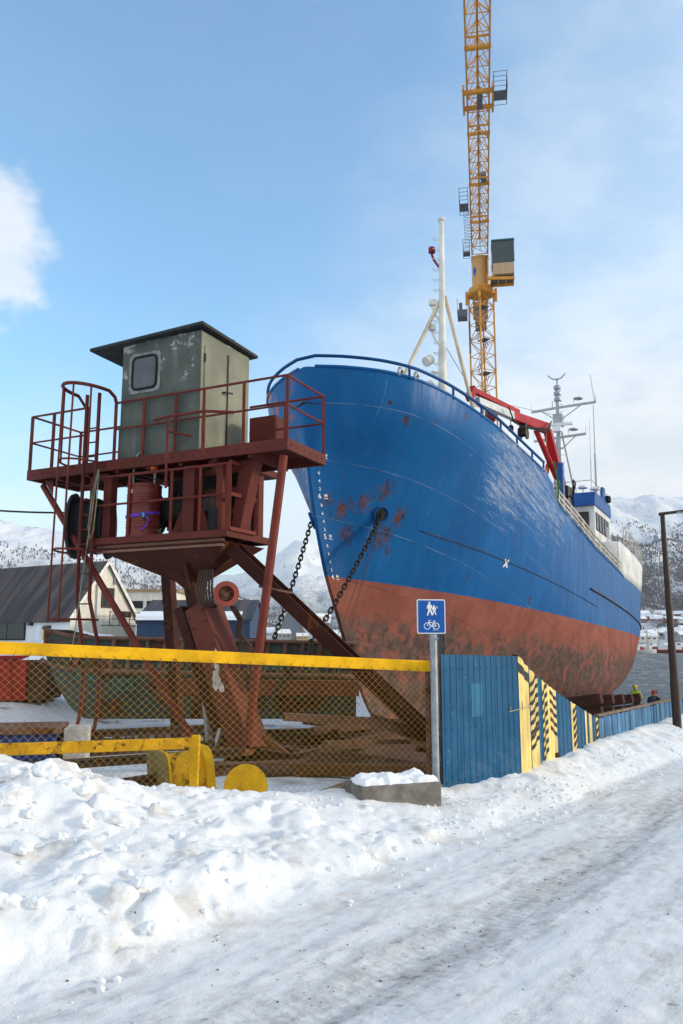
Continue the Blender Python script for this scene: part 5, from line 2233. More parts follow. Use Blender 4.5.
# far plank fence
fpl = thing("plank_fence", (HC.x, HC.y, gz(HC.x, HC.y)), "weathered light blue plank fence along the snowy roadside towards the water", "fence")
LCD = (HE - HC).length
CDv = (HE - HC).normalized()
CN = V((CDv.y, -CDv.x, 0))
rng = random.Random(4)
s = .05
h = [MB() for _ in range(3)]
k = 0
while s < LCD:
    w_ = .14 + rng.uniform(-.02, .03)
    top = EYE - 1.235 - .03 * s / 7 + rng.uniform(-.012, .012)
    a_ = HC + CDv * s
    c_ = a_ + CDv * (w_ / 2) + CN * rng.uniform(-.008, .008)
    h[k % 3].box((c_.x, c_.y, (top - 1.1) / 2), (w_ - .012, .024, top + 1.1), (CDv, CN, ZU))
    s += w_
    k += 1
for i, mb in enumerate(h):
    mb.build("planks", rusty('weathered blue board', ((0.070, 0.17, 0.30), (0.10, 0.21, 0.33), (0.055, 0.14, 0.26))[i], .16, 3, .75, rust_d=(.06, .05, .045), rust_l=(.2, .19, .17)), fpl)
rl_ = MB()
a_, b_ = HC - CN * .04, HE - CN * .04
for z_ in (-.10, -.62):
    rl_.beam(V((a_.x, a_.y, EYE - 1.2 + z_)), V((b_.x, b_.y, EYE - 1.25 + z_)), .05, .09)
rl_.beam(V((a_.x, a_.y, EYE - 1.2)) + CN * .03, V((b_.x, b_.y, EYE - 1.255)) + CN * .03, .09, .03)
rl_.build("rail", MAT['timber_pale'], fpl)

# ------------------------------------------------------------------ concrete block and snow cap
bc = V((.52, 8.42, 0))
bd = V((.94, .34, 0)).normalized()
bn = V((-bd.y, bd.x, 0))
zg = EYE - 1.83
blk = MB()
blk.box((bc.x, bc.y, zg + .22), (.88, .46, .44), (bd, bn, ZU))
ob = blk.build("concrete_block", MAT['conc'], None, bevel=.025)
tag(ob, "grey concrete block with a cap of snow beside the foot of the sign pole", "block")
n_ = 44
cp_ = MB()
rows = []
for i in range(n_ + 1):
    for j in range(n_ + 1):
        a, b = i / n_ * 2 - 1, j / n_ * 2 - 1
        e = max(0.0, 1 - max(abs(a), abs(b)) ** 5)
        nn = float(fbm(np.array([a * 1.6 + 3]), np.array([b * 1.1 + 2]), 4)[0])
        n3 = float(fbm(np.array([a * 5 + 3]), np.array([b * 4 + 2]), 3)[0])
        hh = e ** .5 * (.09 + .06 * nn + .02 * n3)
        p = bc + bd * (a * (.40 + .05 * nn)) + bn * (b * (.20 + .03 * n3))
        rows.append(V((p.x, p.y, zg + .435 + hh - .015)))
cp_.grid(rows, n_ + 1, n_ + 1)
MAT['clean_snow'] = M('clean lying snow', .75, 0, .3).m
MAT['clean_snow'].node_tree.nodes["Principled BSDF"].inputs["Base Color"].default_value = (.84, .86, .89, 1)
tag(cp_.build("snow_heap", MAT['clean_snow'], None, smooth=True), "lumpy cap of clean snow lying on top of the grey concrete block", "snow")

# ------------------------------------------------------------------ street lamp
LP = P(677, 722, 16.3)
lz = gz(LP.x, LP.y)
ltop = P(665.5, 514, 16.3)
ltop = V((LP.x - .02, LP.y, ltop.z))
lampp = thing("street_lamp", (LP.x, LP.y, lz), "tall dark brown street lamp post with a flat lamp head at the snowy roadside", "street lamp")
lm = MB()
lm.tube((LP.x, LP.y, lz - .4), (LP.x, LP.y, lz + .9), .085, .085, 16)
lm.tube((LP.x, LP.y, lz + .9), ltop, .078, .045, 16)
lm.build("pole", MAT['dark_metal'], lampp, smooth=True, angle=40)
lm = MB()
hp0, hp1 = ltop + V((-.06, .02, .0)), ltop + V((.60, -.25, .05))
lm.hexa([hp0 + V((0, -.04, -.03)), hp1 + V((0, -.14, -.015)), hp1 + V((0, .14, -.015)), hp0 + V((0, .04, -.03))],
        [hp0 + V((0, -.04, .03)), hp1 + V((0, -.12, .02)), hp1 + V((0, .12, .02)), hp0 + V((0, .04, .03))])
lh = lm.build("lamp_head", MAT['dark_metal'], lampp, bevel=.008)
lm = MB()
lm.box(hp0.lerp(hp1, .66) + V((0, 0, -.028)), (.3, .16, .012))
lm.build("lens", MAT['lamp_lens'], lh)

# ------------------------------------------------------------------ yard: wreck, scrap, skip, wheels
rng = random.Random(21)
YZ = EYE - 1.78
wreck = thing("wrecked_barge", (-3.6, 20.2, YZ), "old rusty green barge hull lying behind the tower with ribbed bulwark", "boat")
X0, X1, WY0, WY1 = -7.35, 0.35, 19.4, 22.4


def wprof(x):
    """(bottom, chine, top) heights along the barge"""
    f = (x - X0) / (X1 - X0)
    top = EYE + .10 - .16 * f + .22 * max(0, 1 - f / .18) ** 2
    bot = YZ - .05 + 1.35 * max(0, 1 - f / .16) ** 1.7
    return bot, top


xs = np.concatenate([np.linspace(X0, X0 + 1.3, 12)[:-1], np.linspace(X0 + 1.3, X1, 16)])
rows = []
wv = [0, .06, .15, .3, .5, .62, .8, 1.0]
for x in xs:
    b_, t_ = wprof(x)
    nose = .55 * max(0, 1 - (x - X0) / 1.6) ** 2
    for v in wv:
        y = WY0 + nose + .35 * max(0, .35 - v) / .35 - .05 * v
        rows.append(V((x, y, b_ + (t_ - b_) * v)))
wm = MB()
nv_ = len(wv)
wm.grid(rows, len(xs), nv_)
back = [V((p.x, WY0 + WY1 - p.y, p.z)) for p in rows]
wm.grid(back, len(xs), nv_)
for i in range(len(xs) - 1):
    wm.f.append([i * nv_, (i + 1) * nv_, len(rows) + (i + 1) * nv_, len(rows) + i * nv_])
    wm.mi.append(0)
for j in range(nv_ - 1):
    for e in (0, len(xs) - 1):
        wm.f.append([e * nv_ + j, e * nv_ + j + 1, len(rows) + e * nv_ + j + 1, len(rows) + e * nv_ + j])
        wm.mi.append(0)
wm.build("hull", MAT['green_rust'], wreck, smooth=True, angle=40)
wm = MB()
for k in range(17):
    x = X0 + 1.0 + k * .41
    b_, t_ = wprof(x)
    wm.beam((x, WY0 - .06, t_ - .72), (x + .10, WY0 - .09, t_ + .02), .05, .09)
wm.build("rib", MAT['rust'], wreck)
wm = MB()
for dz, r_ in ((.03, .05), (-.38, .035), (-.75, .06)):
    wm.path([V((x, WY0 - .09 + .55 * max(0, 1 - (x - X0) / 1.6) ** 2, wprof(x)[1] + dz)) for x in xs], r_, 5)
wm.build("rubbing_rail", MAT['rust'], wreck, smooth=True)
gp_ = MB()
for (x, w_, z_, h_) in ((-6.0, .6, -.75, .35), (-4.2, .9, -.62, .28), (-3.0, .8, -.30, .3), (-5.2, .5, -1.0, .3), (-1.7, .9, -.55, .22)):
    gp_.box((x, WY0 - .075, EYE + z_), (w_, .012, h_))
gp_.build("hull_plate", plain('teal green old paint', (.030, .075, .060), .8, 0, .5, 5), wreck)
tarp = MB()
rows = []
for i in range(25):
    for j in range(13):
        a, b = i / 24 * 2 - 1, j / 12 * 2 - 1
        h_ = max(0, 1 - abs(a) ** 3) * max(0, 1 - abs(b) ** 3)
        n3 = float(fbm(np.array([a * 2.1]), np.array([b * 2.0 + 5]), 3)[0])
        rows.append(V((-7.6 + a * 1.5, 24.2 + b * 1.2, EYE - .5 + h_ * (.75 + .2 * n3))))
tarp.grid(rows, 25, 13)
tag(tarp.build("snow_heap", MAT['clean_snow'], None, smooth=True), "heap of snow behind the ladder between the white gable house and the barge", "snow")

SCR = [  # centre x, y, dz, length, yaw(deg), kind, tilt
    (-.6, 13.4, .18, 4.2, 8, 'pipe', 2), (1.1, 13.9, .30, 3.6, -6, 'i', -3), (1.9, 12.6, .15, 2.8, 14, 'i', 1),
    (.2, 12.4, .02, 2.6, -12, 'box', 0), (2.4, 15.6, .22, 3.4, 6, 'box', 2), (-.2, 15.0, .45, 4.6, 3, 'i', 1),
    (1.4, 16.0, .35, 5.0, -4, 'pipe', -1), (.6, 11.5, .08, 2.6, 20, 'pipe', 3), (-1.6, 14.4, .12, 2.4, 35, 'plate', 0),
    (2.2, 11.6, .05, 1.9, 25, 'plate', 4), (.9, 14.8, .55, 2.6, 24, 'plate', 12), (-.9, 16.6, .25, 3.2, -18, 'box', 0), (2.9, 16.6, .3, 3.6, 12, 'i', 0)]
SCL = ["long rusty pipe lying across the foreground of the scrap yard beside the box leg", "rusty steel girder sloping across the scrap under the ship's bow", "short rusty girder lying near the concrete block behind the fence",
       "square rusty beam lying low behind the fence mesh", "heavy rusty square beam lying under the ship's red bow", "long rusty girder raised on the scrap heap behind the leg",
       "long rusty pipe at the back of the scrap heap under the bow", "short rusty pipe lying nearest the fence", "bent rusty plate lying at the foot of the tower leg",
       "rusty flat plate lying close to the sign pole", "tilted rusty plate propped on top of the scrap girders", "square rusty beam at the back of the scrap beside the barge", "rusty girder lying at the ship side of the scrap heap"]
for (x, y, dz, L_, yaw, kind, tilt), lab in zip(SCR, SCL):
    z0 = gz(x, y) + dz
    a = math.radians(yaw)
    t_ = math.radians(tilt)
    d_ = V((math.cos(a) * math.cos(t_), math.sin(a) * math.cos(t_), math.sin(t_)))
    c_ = V((x, y, z0))
    mb = MB()
    if kind == 'pipe':
        mb.tube(c_ - d_ * L_ / 2, c_ + d_ * L_ / 2, .10, n=14)
    elif kind == 'i':
        mb.ibeam(c_ - d_ * L_ / 2, c_ + d_ * L_ / 2, .18, .26, .025)
    elif kind == 'box':
        mb.beam(c_ - d_ * L_ / 2, c_ + d_ * L_ / 2, .24, .22)
    else:
        mb.beam(c_ - d_ * L_ / 2, c_ + d_ * L_ / 2, .26, .03)
    nm = {'pipe': 'scrap_pipe', 'i': 'scrap_girder', 'box': 'scrap_beam', 'plate': 'scrap_plate'}[kind]
    o = mb.build(nm, MAT['rust'] if kind in ('box', 'plate') else MAT['rust_dark'], None, smooth=(kind == 'pipe'), angle=40, bevel=.006)
    tag(o, lab, "scrap steel", "scrap steel in the slip yard")
rs_ = random.Random(77)
for k in range(56):
    x, y = rs_.uniform(-1.1, 2.5), 11.3 + 6.0 * rs_.random() ** 1.6
    lift = (.06 + rs_.uniform(0, .75) * min(1, (y - 10.8) / 2.2)) * (1 - abs(x - .8) / 3.2)
    c_ = V((x, y, gz(x, y) + lift))
    a, t_ = math.radians(rs_.gauss(0, 22)), math.radians(rs_.gauss(0, 7))
    d_ = V((math.cos(a) * math.cos(t_), math.sin(a) * math.cos(t_), math.sin(t_))) * rs_.uniform(.7, 2.0)
    mb = MB()
    kd = k % 4
    if kd == 0:
        mb.ibeam(c_ - d_, c_ + d_, .14, .18, .02)
    elif kd == 1:
        mb.tube(c_ - d_, c_ + d_, rs_.uniform(.03, .08), n=10)
    elif kd == 2:
        mb.beam(c_ - d_, c_ + d_, .10, .12)
    else:
        mb.beam(c_ - d_ * .6, c_ + d_ * .6, rs_.uniform(.25, .5), .02, up=(rs_.uniform(-.5, .5), -.5, .8))
    tag(mb.build("scrap_piece", MAT['rust'] if k % 3 else MAT['rust_dark'], None, smooth=kd == 1, angle=40), "rusty steel offcut in the tangled scrap heap under the ship's bow", "scrap steel", "offcuts in the scrap heap")
slab_ = MB()
slab_.beam(V((-4.2, 18.6, EYE - 1.0)), V((.4, 18.7, EYE - 1.05)), .3, .34)
tag(slab_.build("support_beam", rusty('red brown beam', (.13, .045, .03), .5, 1.5, .8), None, bevel=.01), "long red brown beam lying along the foot of the rusty barge", "beam")
# long brown ground beam and slip rails
def slab(name, pts, w_, h_, mat, lab, cat, group=None):
    mb = MB()
    mb.beam(pts[0], pts[1], w_, h_)
    return tag(mb.build(name, mat, None, bevel=.01), lab, cat, group)


slab("ground_beam", (V((-1.0, 11.15, EYE - 1.68)), V((2.4, 10.65, EYE - 1.66))), .16, .15, rusty('orange brown beam', (.13, .06, .03), .5, 1.5, .85), "long orange brown steel beam lying just behind the fence bottom", "beam")
slab("timber_plank", (P(318, 795, 9.7), P(352, 783, 10.3)), .14, .05, MAT['timber_pale'], "pale plank lying on the snow behind the fence bottom", "plank")
RAILLAB = ["slip rail nearest the yellow barrier", "second slip rail from the yellow barrier", "third slip rail from the yellow barrier", "fourth slip rail nearest the barge"]
for k, (pa, pb, Ya, Yb) in enumerate((((60, 793), (200, 772), 9.2, 9.8), ((-30, 771), (240, 752), 9.9, 10.6), ((-30, 760), (215, 744), 10.6, 11.4), ((-30, 740), (230, 727), 12.6, 13.2))):
    mb = MB()
    a_, b_ = P(pa[0], pa[1], Ya), P(pb[0], pb[1], Yb)
    mb.ibeam(a_, b_, .09, .11, .025)
    tag(mb.build("slip_rail", MAT['rust_dark'], None), "rusty " + RAILLAB[k] + " lying on the yard snow", "rail", "rails on the yard snow")
# dark rack of old chain and blocks along the yard (left)
mb = MB()
for k in range(22):
    x = -7.6 + k * .28
    mb.box((x, 15.4 + .15 * math.sin(k * 1.7), gz(x, 15.4) + .13 + .05 * math.sin(k * 2.3)), (.2, .22, .22 + .08 * math.sin(k)), (V((.96, .28, 0)), V((-.28, .96, 0)), ZU))
mb.beam((-8, 15.5, gz(-8, 15.5) + .08), (-1.6, 15.2, gz(-1.6, 15.2) + .08), .5, .10)
tag(mb.build("keel_block_row", MAT['rust_dark'], None, bevel=.02), "low dark bed of blocks half buried in snow in front of the barge", "slip bed")
gch = sag(P(203, 738, 12.6), P(250, 722, 13.6), 6, .04)
chain("ground_chain", gch, .30, .18, .034, "heavy dark chain lying on the yard snow at the foot of the box leg")
# yellow flanged drum
yd_ = thing("flanged_drum", P(190, 795, 9.7), "yellow winch drum with square flanges tilted in the snow behind the barrier post", "drum")
ax_ = V((.80, .42, .10)).normalized()
yc = P(183, 776, 9.75)
mb = MB()
_, ux, uy = mb.frame((0, 0, 0), ax_)
mb.prism(rounded(.80, .70, .14), yc - ax_ * .32, ux, uy, ax_ * .05)
mb.build("flange", rusty('tan flange face', (.20, .14, .05), .45, 4, .8), yd_, bevel=.008)
mb = MB()
mb.prism(rounded(.80, .70, .14), yc - ax_ * .27, ux, uy, ax_ * .03)
mb.prism(rounded(.70, .64, .20), yc + ax_ * .18, ux, uy, ax_ * .10)
mb.build("yellow_flange", MAT['yellow'], yd_, bevel=.01)
mb = MB()
mb.lathe([(.28, -.24), (.28, .26)], yc, ax_, 26)
mb.build("barrel", MAT['yellow_worn'], yd_, smooth=True, angle=40)
dk_ = MB()
dcn = P(246, 787, 9.45)
dk_.lathe([(.0, -.05), (.235, -.05), (.25, -.03), (.25, .0), (.235, .015), (.07, .02), (.06, .05), (0, .05)], dcn, (.28, -.92, .14), 32)
tag(dk_.build("yellow_disc", MAT['yellow'], None, smooth=True, angle=35), "rust speckled yellow round disc standing in the snow behind the fence", "disc")
# grey white post stump and small bits near the leg
mb = MB()
mb.beam(P(212, 745, 12.3), P(208, 700, 12.6), .16, .16)
tag(mb.build("post_stump", plain('weathered grey timber', (.24, .22, .20), .9, 0, .3, 8), None, bevel=.015), "weathered grey timber stump leaning against the tower's box leg", "post")
mb = MB()
mb.beam(P(214, 752, 11.8), P(221, 730, 12.0), .05, .10)
tag(mb.build("pale_offcut", plain('pale offcut', (.45, .42, .40), .8), None), "small pale offcut of board stuck in the scrap at the tower's foot", "board")
# navy steel box on the left
bx = thing("steel_box", P(20, 775, 9.3), "dark navy steel box with brown rim half behind the yellow barrier", "box")
mb = MB()
c_ = P(8, 745, 10.4)
mb.box((c_.x, c_.y, EYE - 1.42), (1.25, .8, .62), (V((.98, .2, 0)), V((-.2, .98, 0)), ZU))
mb.build("body", MAT['blue_box'], bx, bevel=.015)
mb = MB()
mb.box((c_.x, c_.y, EYE - 1.08), (1.34, .88, .07), (V((.98, .2, 0)), V((-.2, .98, 0)), ZU))
mb.build("rim", MAT['rust'], bx, bevel=.01)
mb = MB()
mb.box((c_.x + .82, c_.y + .16, EYE - 1.36), (.28, .5, .58), (V((.98, .2, 0)), V((-.2, .98, 0)), ZU))
tag(mb.build("white_crate", plain('stained white board', (.48, .46, .43), .8, 0, .35, 4), None, bevel=.01), "stained white crate standing against the navy steel box", "crate")
# red skip
skp = thing("red_skip", P(10, 700, 24.5), "faded red ribbed steel skip with a snow covered lid by the white house", "skip")
sc_ = P(3, 678, 24.8)
mb = MB()
zs0, zs1 = EYE - 1.72, EYE - .44
mb.hexa([(sc_.x - 1.3, sc_.y - .6, zs0), (sc_.x + .95, sc_.y - .6, zs0), (sc_.x + .95, sc_.y + 1.0, zs0), (sc_.x - 1.3, sc_.y + 1.0, zs0)],
        [(sc_.x - 1.45, sc_.y - .75, zs1), (sc_.x + 1.05, sc_.y - .75, zs1), (sc_.x + 1.05, sc_.y + 1.1, zs1), (sc_.x - 1.45, sc_.y + 1.1, zs1)])
mb.build("body", MAT['skip_red'], skp, bevel=.04)
mb = MB()
for k in range(6):
    x_ = sc_.x - 1.3 + .45 * k
    mb.beam((x_, sc_.y - .63, zs0 + .05), (x_ * 1.0, sc_.y - .78, zs1 - .02), .07, .07)
mb.beam((sc_.x - 1.45, sc_.y - .78, zs1), (sc_.x + 1.08, sc_.y - .78, zs1), .07, .09)
mb.build("rib", MAT['skip_red'], skp, bevel=.01)
mb = MB()
mb.hexa([(sc_.x + .97, sc_.y - .62, zs0), (sc_.x + 1.45, sc_.y - .62, zs0), (sc_.x + 1.45, sc_.y + 1.0, zs0), (sc_.x + .97, sc_.y + 1.0, zs0)],
        [(sc_.x + 1.07, sc_.y - .7, zs1), (sc_.x + 1.75, sc_.y - .7, zs1), (sc_.x + 1.75, sc_.y + 1.0, zs1), (sc_.x + 1.07, sc_.y + 1.0, zs1)])
mb.build("end_hopper", MAT['rust_dark'], skp, bevel=.02)
mb = MB()
rows = []
for i in range(17):
    for j in range(9):
        a, b = i / 16 * 2 - 1, j / 8 * 2 - 1
        h_ = max(0, 1 - abs(a) ** 6) * max(0, 1 - abs(b) ** 6)
        rows.append(V((sc_.x - .2 + a * 1.25, sc_.y + .17 + b * .9, zs1 - .02 + .16 * h_ ** .5 + .03 * h_ * math.sin(i * 1.3 + j))))
mb.grid(rows, 17, 9)
tag(mb.build("skip_snow", MAT['clean_snow'], None, smooth=True), "layer of snow lying on the lid of the red skip", "snow")

# cradle timbers under the stern
BLK = ["foremost dark timber block under the ship's bilge above the striped hoarding", "second dark timber block under the ship's bilge", "third dark timber block under the ship's bilge", "fourth dark timber block under the ship's bilge", "aftmost dark timber block under the ship's stern near the workers"]
for k in range(5):
    t_ = 11.6 + 2.1 * k
    b0 = SW(-t_, 3.7, .0)
    z_ = [.28, .22, .16, .12, .12, .2][k]
    a_, c_ = SW(-t_, .2, z_ - .15), SW(-t_ - .2, 4.5, z_ + .55)
    mb = MB()
    mb.beam(a_, c_, .62, .36)
    mb.beam(a_ + V((.0, .0, -.35)), c_ - V((0, 0, .40)), .5, .24)
    mb.beam(SW(-t_, 3.3, z_ + .1), SW(-t_, 3.3, -1.6), .34, .34)
    o = mb.build("timber_block", MAT['timber'], None, bevel=.03)
    tag(o, BLK[k], "timber block", "timber blocks under the ship")


# ------------------------------------------------------------------ people at the water's edge
def person(loc, yaw, label, jacket, hat, pose):
    me = bpy.data.meshes.new("person")
    J = {'pelvis': (0, 0, .95), 'waist': (0, .0, 1.12), 'chest': (0, .02, 1.36), 'neck': (0, .03, 1.50), 'head0': (0, .05, 1.60), 'head1': (0, .06, 1.73),
         'hipl': (.10, 0, .90), 'kneel': (.12, .03, .50), 'ankl': (.12, -.02, .09), 'toel': (.13, .14, .05),
         'hipr': (-.10, 0, .90), 'kneer': (-.12, .05, .50), 'ankr': (-.13, .0, .09), 'toer': (-.14, .16, .05),
         'shl': (.19, .02, 1.42), 'ell': (.26, .05, 1.15), 'wrl': (.22, .22, .98), 'hal': (.20, .30, .96),
         'shr': (-.19, .02, 1.42), 'elr': (-.27, .02, 1.15), 'wrr': (-.24, .18, 1.0), 'har': (-.22, .26, .99)}
    if pose == 'bend':
        for k in ('chest', 'neck', 'head0', 'head1', 'shl', 'shr', 'ell', 'elr', 'wrl', 'wrr', 'hal', 'har'):
            x, y, z = J[k]
            J[k] = (x, y + (z - .95) * .35, z - (z - .95) * .08)
    names = list(J)
    ed = [('pelvis', 'waist'), ('waist', 'chest'), ('chest', 'neck'), ('neck', 'head0'), ('head0', 'head1'), ('pelvis', 'hipl'), ('hipl', 'kneel'), ('kneel', 'ankl'), ('ankl', 'toel'),
          ('pelvis', 'hipr'), ('hipr', 'kneer'), ('kneer', 'ankr'), ('ankr', 'toer'), ('chest', 'shl'), ('shl', 'ell'), ('ell', 'wrl'), ('wrl', 'hal'), ('chest', 'shr'), ('shr', 'elr'), ('elr', 'wrr'), ('wrr', 'har')]
    rad = {'pelvis': .15, 'waist': .145, 'chest': .16, 'neck': .062, 'head0': .09, 'head1': .085, 'hipl': .105, 'hipr': .105, 'kneel': .07, 'kneer': .07, 'ankl': .05, 'ankr': .05, 'toel': .045, 'toer': .045,
           'shl': .085, 'shr': .085, 'ell': .058, 'elr': .058, 'wrl': .045, 'wrr': .045, 'hal': .04, 'har': .04}
    me.from_pydata([J[n] for n in names], [(names.index(a), names.index(b)) for a, b in ed], [])
    o = bpy.data.objects.new("person", me)
    COL.objects.link(o)
    sk = o.modifiers.new("skin", 'SKIN')
    for i, n in enumerate(names):
        me.skin_vertices[0].data[i].radius = (rad[n], rad[n] * (.75 if n in ('pelvis', 'waist', 'chest') else 1))
    me.skin_vertices[0].data[0].use_root = True
    sb = o.modifiers.new("smooth", 'SUBSURF')
    sb.levels = 1
    sb.render_levels = 2
    m = M('clothes ' + label[:12], .8)
    z = m.xyz()[2]
    c = m.mix(m.ramp(z, .93, .95), (.018, .018, .024), jacket)
    c = m.mix(m.ramp(z, 1.51 if pose != 'bend' else 1.47, 1.53), c, (.45, .25, .18))
    m.col(c)
    me.materials.append(m.m)
    o.location = loc
    o.rotation_euler = (0, 0, yaw)
    tag(o, label, "person")
    ORIG[o.name] = V((0, 0, 0))
    o["_local"] = True
    hx, hy, hz = J['head1']
    mb = MB()
    mb.lathe([(.115, -.02), (.135, .0), (.125, .06), (.08, .12), (.0, .135)], (hx, hy, hz), (0, 0, 1), 16)
    mb.build("hat", hat, o, smooth=True)
    mb = MB()
    mb.beam((hx, hy + .085, hz - .06), (hx, hy + .12, hz - .10), .03, .03)
    mb.build("nose", MAT['skin'], o)
    return o


p1 = P(636, 688, 44)
person((p1.x, p1.y, P(636, 684.5, 44).z - 1.80), math.radians(150), "worker in a bright yellow high visibility jacket and yellow helmet beside the ship's stern", (.50, .72, .02), MAT['helmet_yellow'], 'bend')
p1 = P(649.5, 693, 44.5)
person((p1.x, p1.y, P(649.5, 690, 44.5).z - 1.80), math.radians(200), "worker in a navy jacket and red hat standing at the water's edge", (.02, .035, .07), MAT['hat_red'], 'bend')
p1 = P(655, 694, 45.2)
person((p1.x, p1.y, P(655, 691.5, 45.2).z - 1.80), math.radians(170), "worker in dark clothes and dark cap behind the one in the red hat", (.025, .025, .03), MAT['black'], 'stand')
# landing stage they stand on
mb = MB()
sx_ = P(646, 700, 44.5)
zt_ = P(636, 684.5, 44).z - 1.80
mb.box((sx_.x, sx_.y + .4, zt_ - .16), (5.5, 3.5, .28), (V((.88, -.47, 0)), V((.47, .88, 0)), ZU))
for dx_ in (-2.4, 0, 2.4):
    mb.tube((sx_.x + dx_ * .88, sx_.y - dx_ * .47, zt_ - 3), (sx_.x + dx_ * .88, sx_.y - dx_ * .47, zt_ - .1), .14, n=10)
tag(mb.build("landing_stage", MAT['timber'], None), "dark timber landing stage at the water's edge under the workers", "jetty")


# ------------------------------------------------------------------ buildings near the yard
def cladding(name, c, horizontal=False, pitch_=.14, var=.12):
    m = M(name, .7)
    x, y, z = m.xyz()
    q_ = z if horizontal else m.math('ADD', x, y)
    fr = m.math('FRACT', m.math('DIVIDE', q_, pitch_))
    gap = m.ramp(m.math('ABSOLUTE', m.math('SUBTRACT', fr, .5)), .44, .5)
    n = m.noise(2, 5, .6, stretch=(1, 1, .3))
    b = m.mix(m.ramp(n, .3, .7), tuple(v * (1 - var) for v in c), tuple(min(1, v * (1 + var)) for v in c))
    m.col(m.mix(m.math('MULTIPLY', gap, .5), b, tuple(v * .45 for v in c)))
    m.bump(gap, -.015, .8)
    return m.m


def roof_mat(name, dark, light, pitch_=.5):
    m = M(name, .6)
    x, y, z = m.xyz()
    n = m.noise(1.0, 7, .65, stretch=(1, .12, .12))
    n2 = m.noise(.35, 6, .6)
    fr = m.math('FRACT', m.math('DIVIDE', x, pitch_))
    rb_ = m.ramp(m.math('ABSOLUTE', m.math('SUBTRACT', fr, .5)), .40, .5)
    c = m.mix(m.ramp(n, .42, .62), dark, light)
    c = m.mix(m.math('MULTIPLY', m.ramp(m.math('ADD', m.math('MULTIPLY', n, .6), m.math('MULTIPLY', n2, .4)), .48, .60), .75), c, (.115, .055, .038))
    m.col(c)
    m.bump(rb_, .04, .8)
    return m.m


MAT['clad_white'] = cladding('white board cladding', (.72, .73, .74))
MAT['clad_cream'] = cladding('sunlit cream cladding', (.72, .67, .57), True)  # warm sunlight on the gable is put into this cream tone
MAT['roof_dark'] = roof_mat('rusty sheet roof', (.045, .036, .033), (.105, .095, .09))


def gable(name, label, x0, x1, y0, y1, zb_, ze, zr, wallm, gablem, roofm, along='x', over=.15, thick=.12, group=None, cat="house"):
    th = thing(name, ((x0 + x1) / 2, (y0 + y1) / 2, zb_), label, cat, group)
    w = MB()
    if along == 'x':
        ym = (y0 + y1) / 2
        poly = [(y0, zb_), (y1, zb_), (y1, ze), (ym, zr - .02), (y0, ze)]
        w.prism(poly, (x0, 0, 0), (0, 1, 0), (0, 0, 1), (x1 - x0, 0, 0))
        w.mi = [1, 1] + [0] * 5
    else:
        xm = (x0 + x1) / 2
        poly = [(x0, zb_), (x1, zb_), (x1, ze), (xm, zr - .02), (x0, ze)]
        w.prism(poly, (0, y0, 0), (1, 0, 0), (0, 0, 1), (0, y1 - y0, 0))
        w.mi = [1, 1] + [0] * 5
    w.build("wall", [wallm, gablem], th)
    r = MB()
    if along == 'x':
        sl_ = (zr - ze) / ((y1 - y0) / 2)
        for s_, ye in ((-1, y0), (1, y1)):
            yo = ye + s_ * over
            zo = ze - over * sl_
            a = [V((x0 - over, yo, zo)), V((x1 + over, yo, zo)), V((x1 + over, (y0 + y1) / 2, zr)), V((x0 - over, (y0 + y1) / 2, zr))]
            r.hexa(a, [p + V((0, 0, thick)) for p in a])
    else:
        sl_ = (zr - ze) / ((x1 - x0) / 2)
        for s_, xe in ((-1, x0), (1, x1)):
            xo = xe + s_ * over
            zo = ze - over * sl_
            a = [V((xo, y0 - over, zo)), V((xo, y1 + over, zo)), V(((x0 + x1) / 2, y1 + over, zr)), V(((x0 + x1) / 2, y0 - over, zr))]
            r.hexa(a, [p + V((0, 0, thick)) for p in a])
    r.build("roof", roofm, th)
    return th


hx1 = 0.0
house = gable("workshop_house", "white boarded house with a rusty dark sheet roof and sunlit cream gable", -24, hx1, 0, 6.8, EYE - 2.7, EYE + 1.78, EYE + 6.35, MAT['clad_white'], MAT['clad_cream'], MAT['roof_dark'], over=.22)


def win(parent, c, w_, h_, axis_, frame_m=None, mull=0):
    fm_ = MB()
    n_ = V((0, -1, 0)) if axis_ == 'y' else V((1, 0, 0))
    u_ = V((1, 0, 0)) if axis_ == 'y' else V((0, 1, 0))
    c = V(c)
    fm_.box(c, (w_, .10, h_), (u_, n_, ZU))
    fo = fm_.build("window", frame_m or MAT['black'], parent)
    g_ = MB()
    k = mull + 1
    for i in range(k):
        ww = (w_ - .12 * (k + 1)) / k
        g_.box(c + u_ * (-w_ / 2 + .12 + ww / 2 + i * (ww + .12)) + n_ * .03, (ww, .06, h_ - .22), (u_, n_, ZU))
    g_.build("pane", MAT['glass'], fo)
    return fo


win(house, (hx1 - 7.3, -.03, EYE + .88), 4.4, 1.5, 'y', None, 1)
win(house, (hx1 - 13.5, -.03, EYE + .88), 3.0, 1.5, 'y', None, 1)
win(house, (hx1 + .03, 3.6, EYE + 3.5), 1.3, 1.6, 'x', MAT['dark_metal'], 1)
win(house, (hx1 + .03, 1.9, EYE - .9), 1.5, 1.2, 'x', MAT['dark_metal'], 0)
win(house, (hx1 + .03, 5.2, EYE - .9), 1.4, 1.2, 'x', MAT['dark_metal'], 0)
mb = MB()
mb.beam((hx1 + .26, 7.06, EYE + 1.66), (hx1 + .26, 3.4, EYE + 6.40), .05, .24)
mb.beam((hx1 + .26, -.26, EYE + 1.66), (hx1 + .26, 3.4, EYE + 6.40), .05, .24)
mb.build("barge_board", plain('white trim', (.75, .72, .66), .6), house)
mb = MB()
mb.tube((hx1 + .10, 4.2, EYE + 4.6), (hx1 + .10, 4.2, EYE + 8.0), .07, n=6)
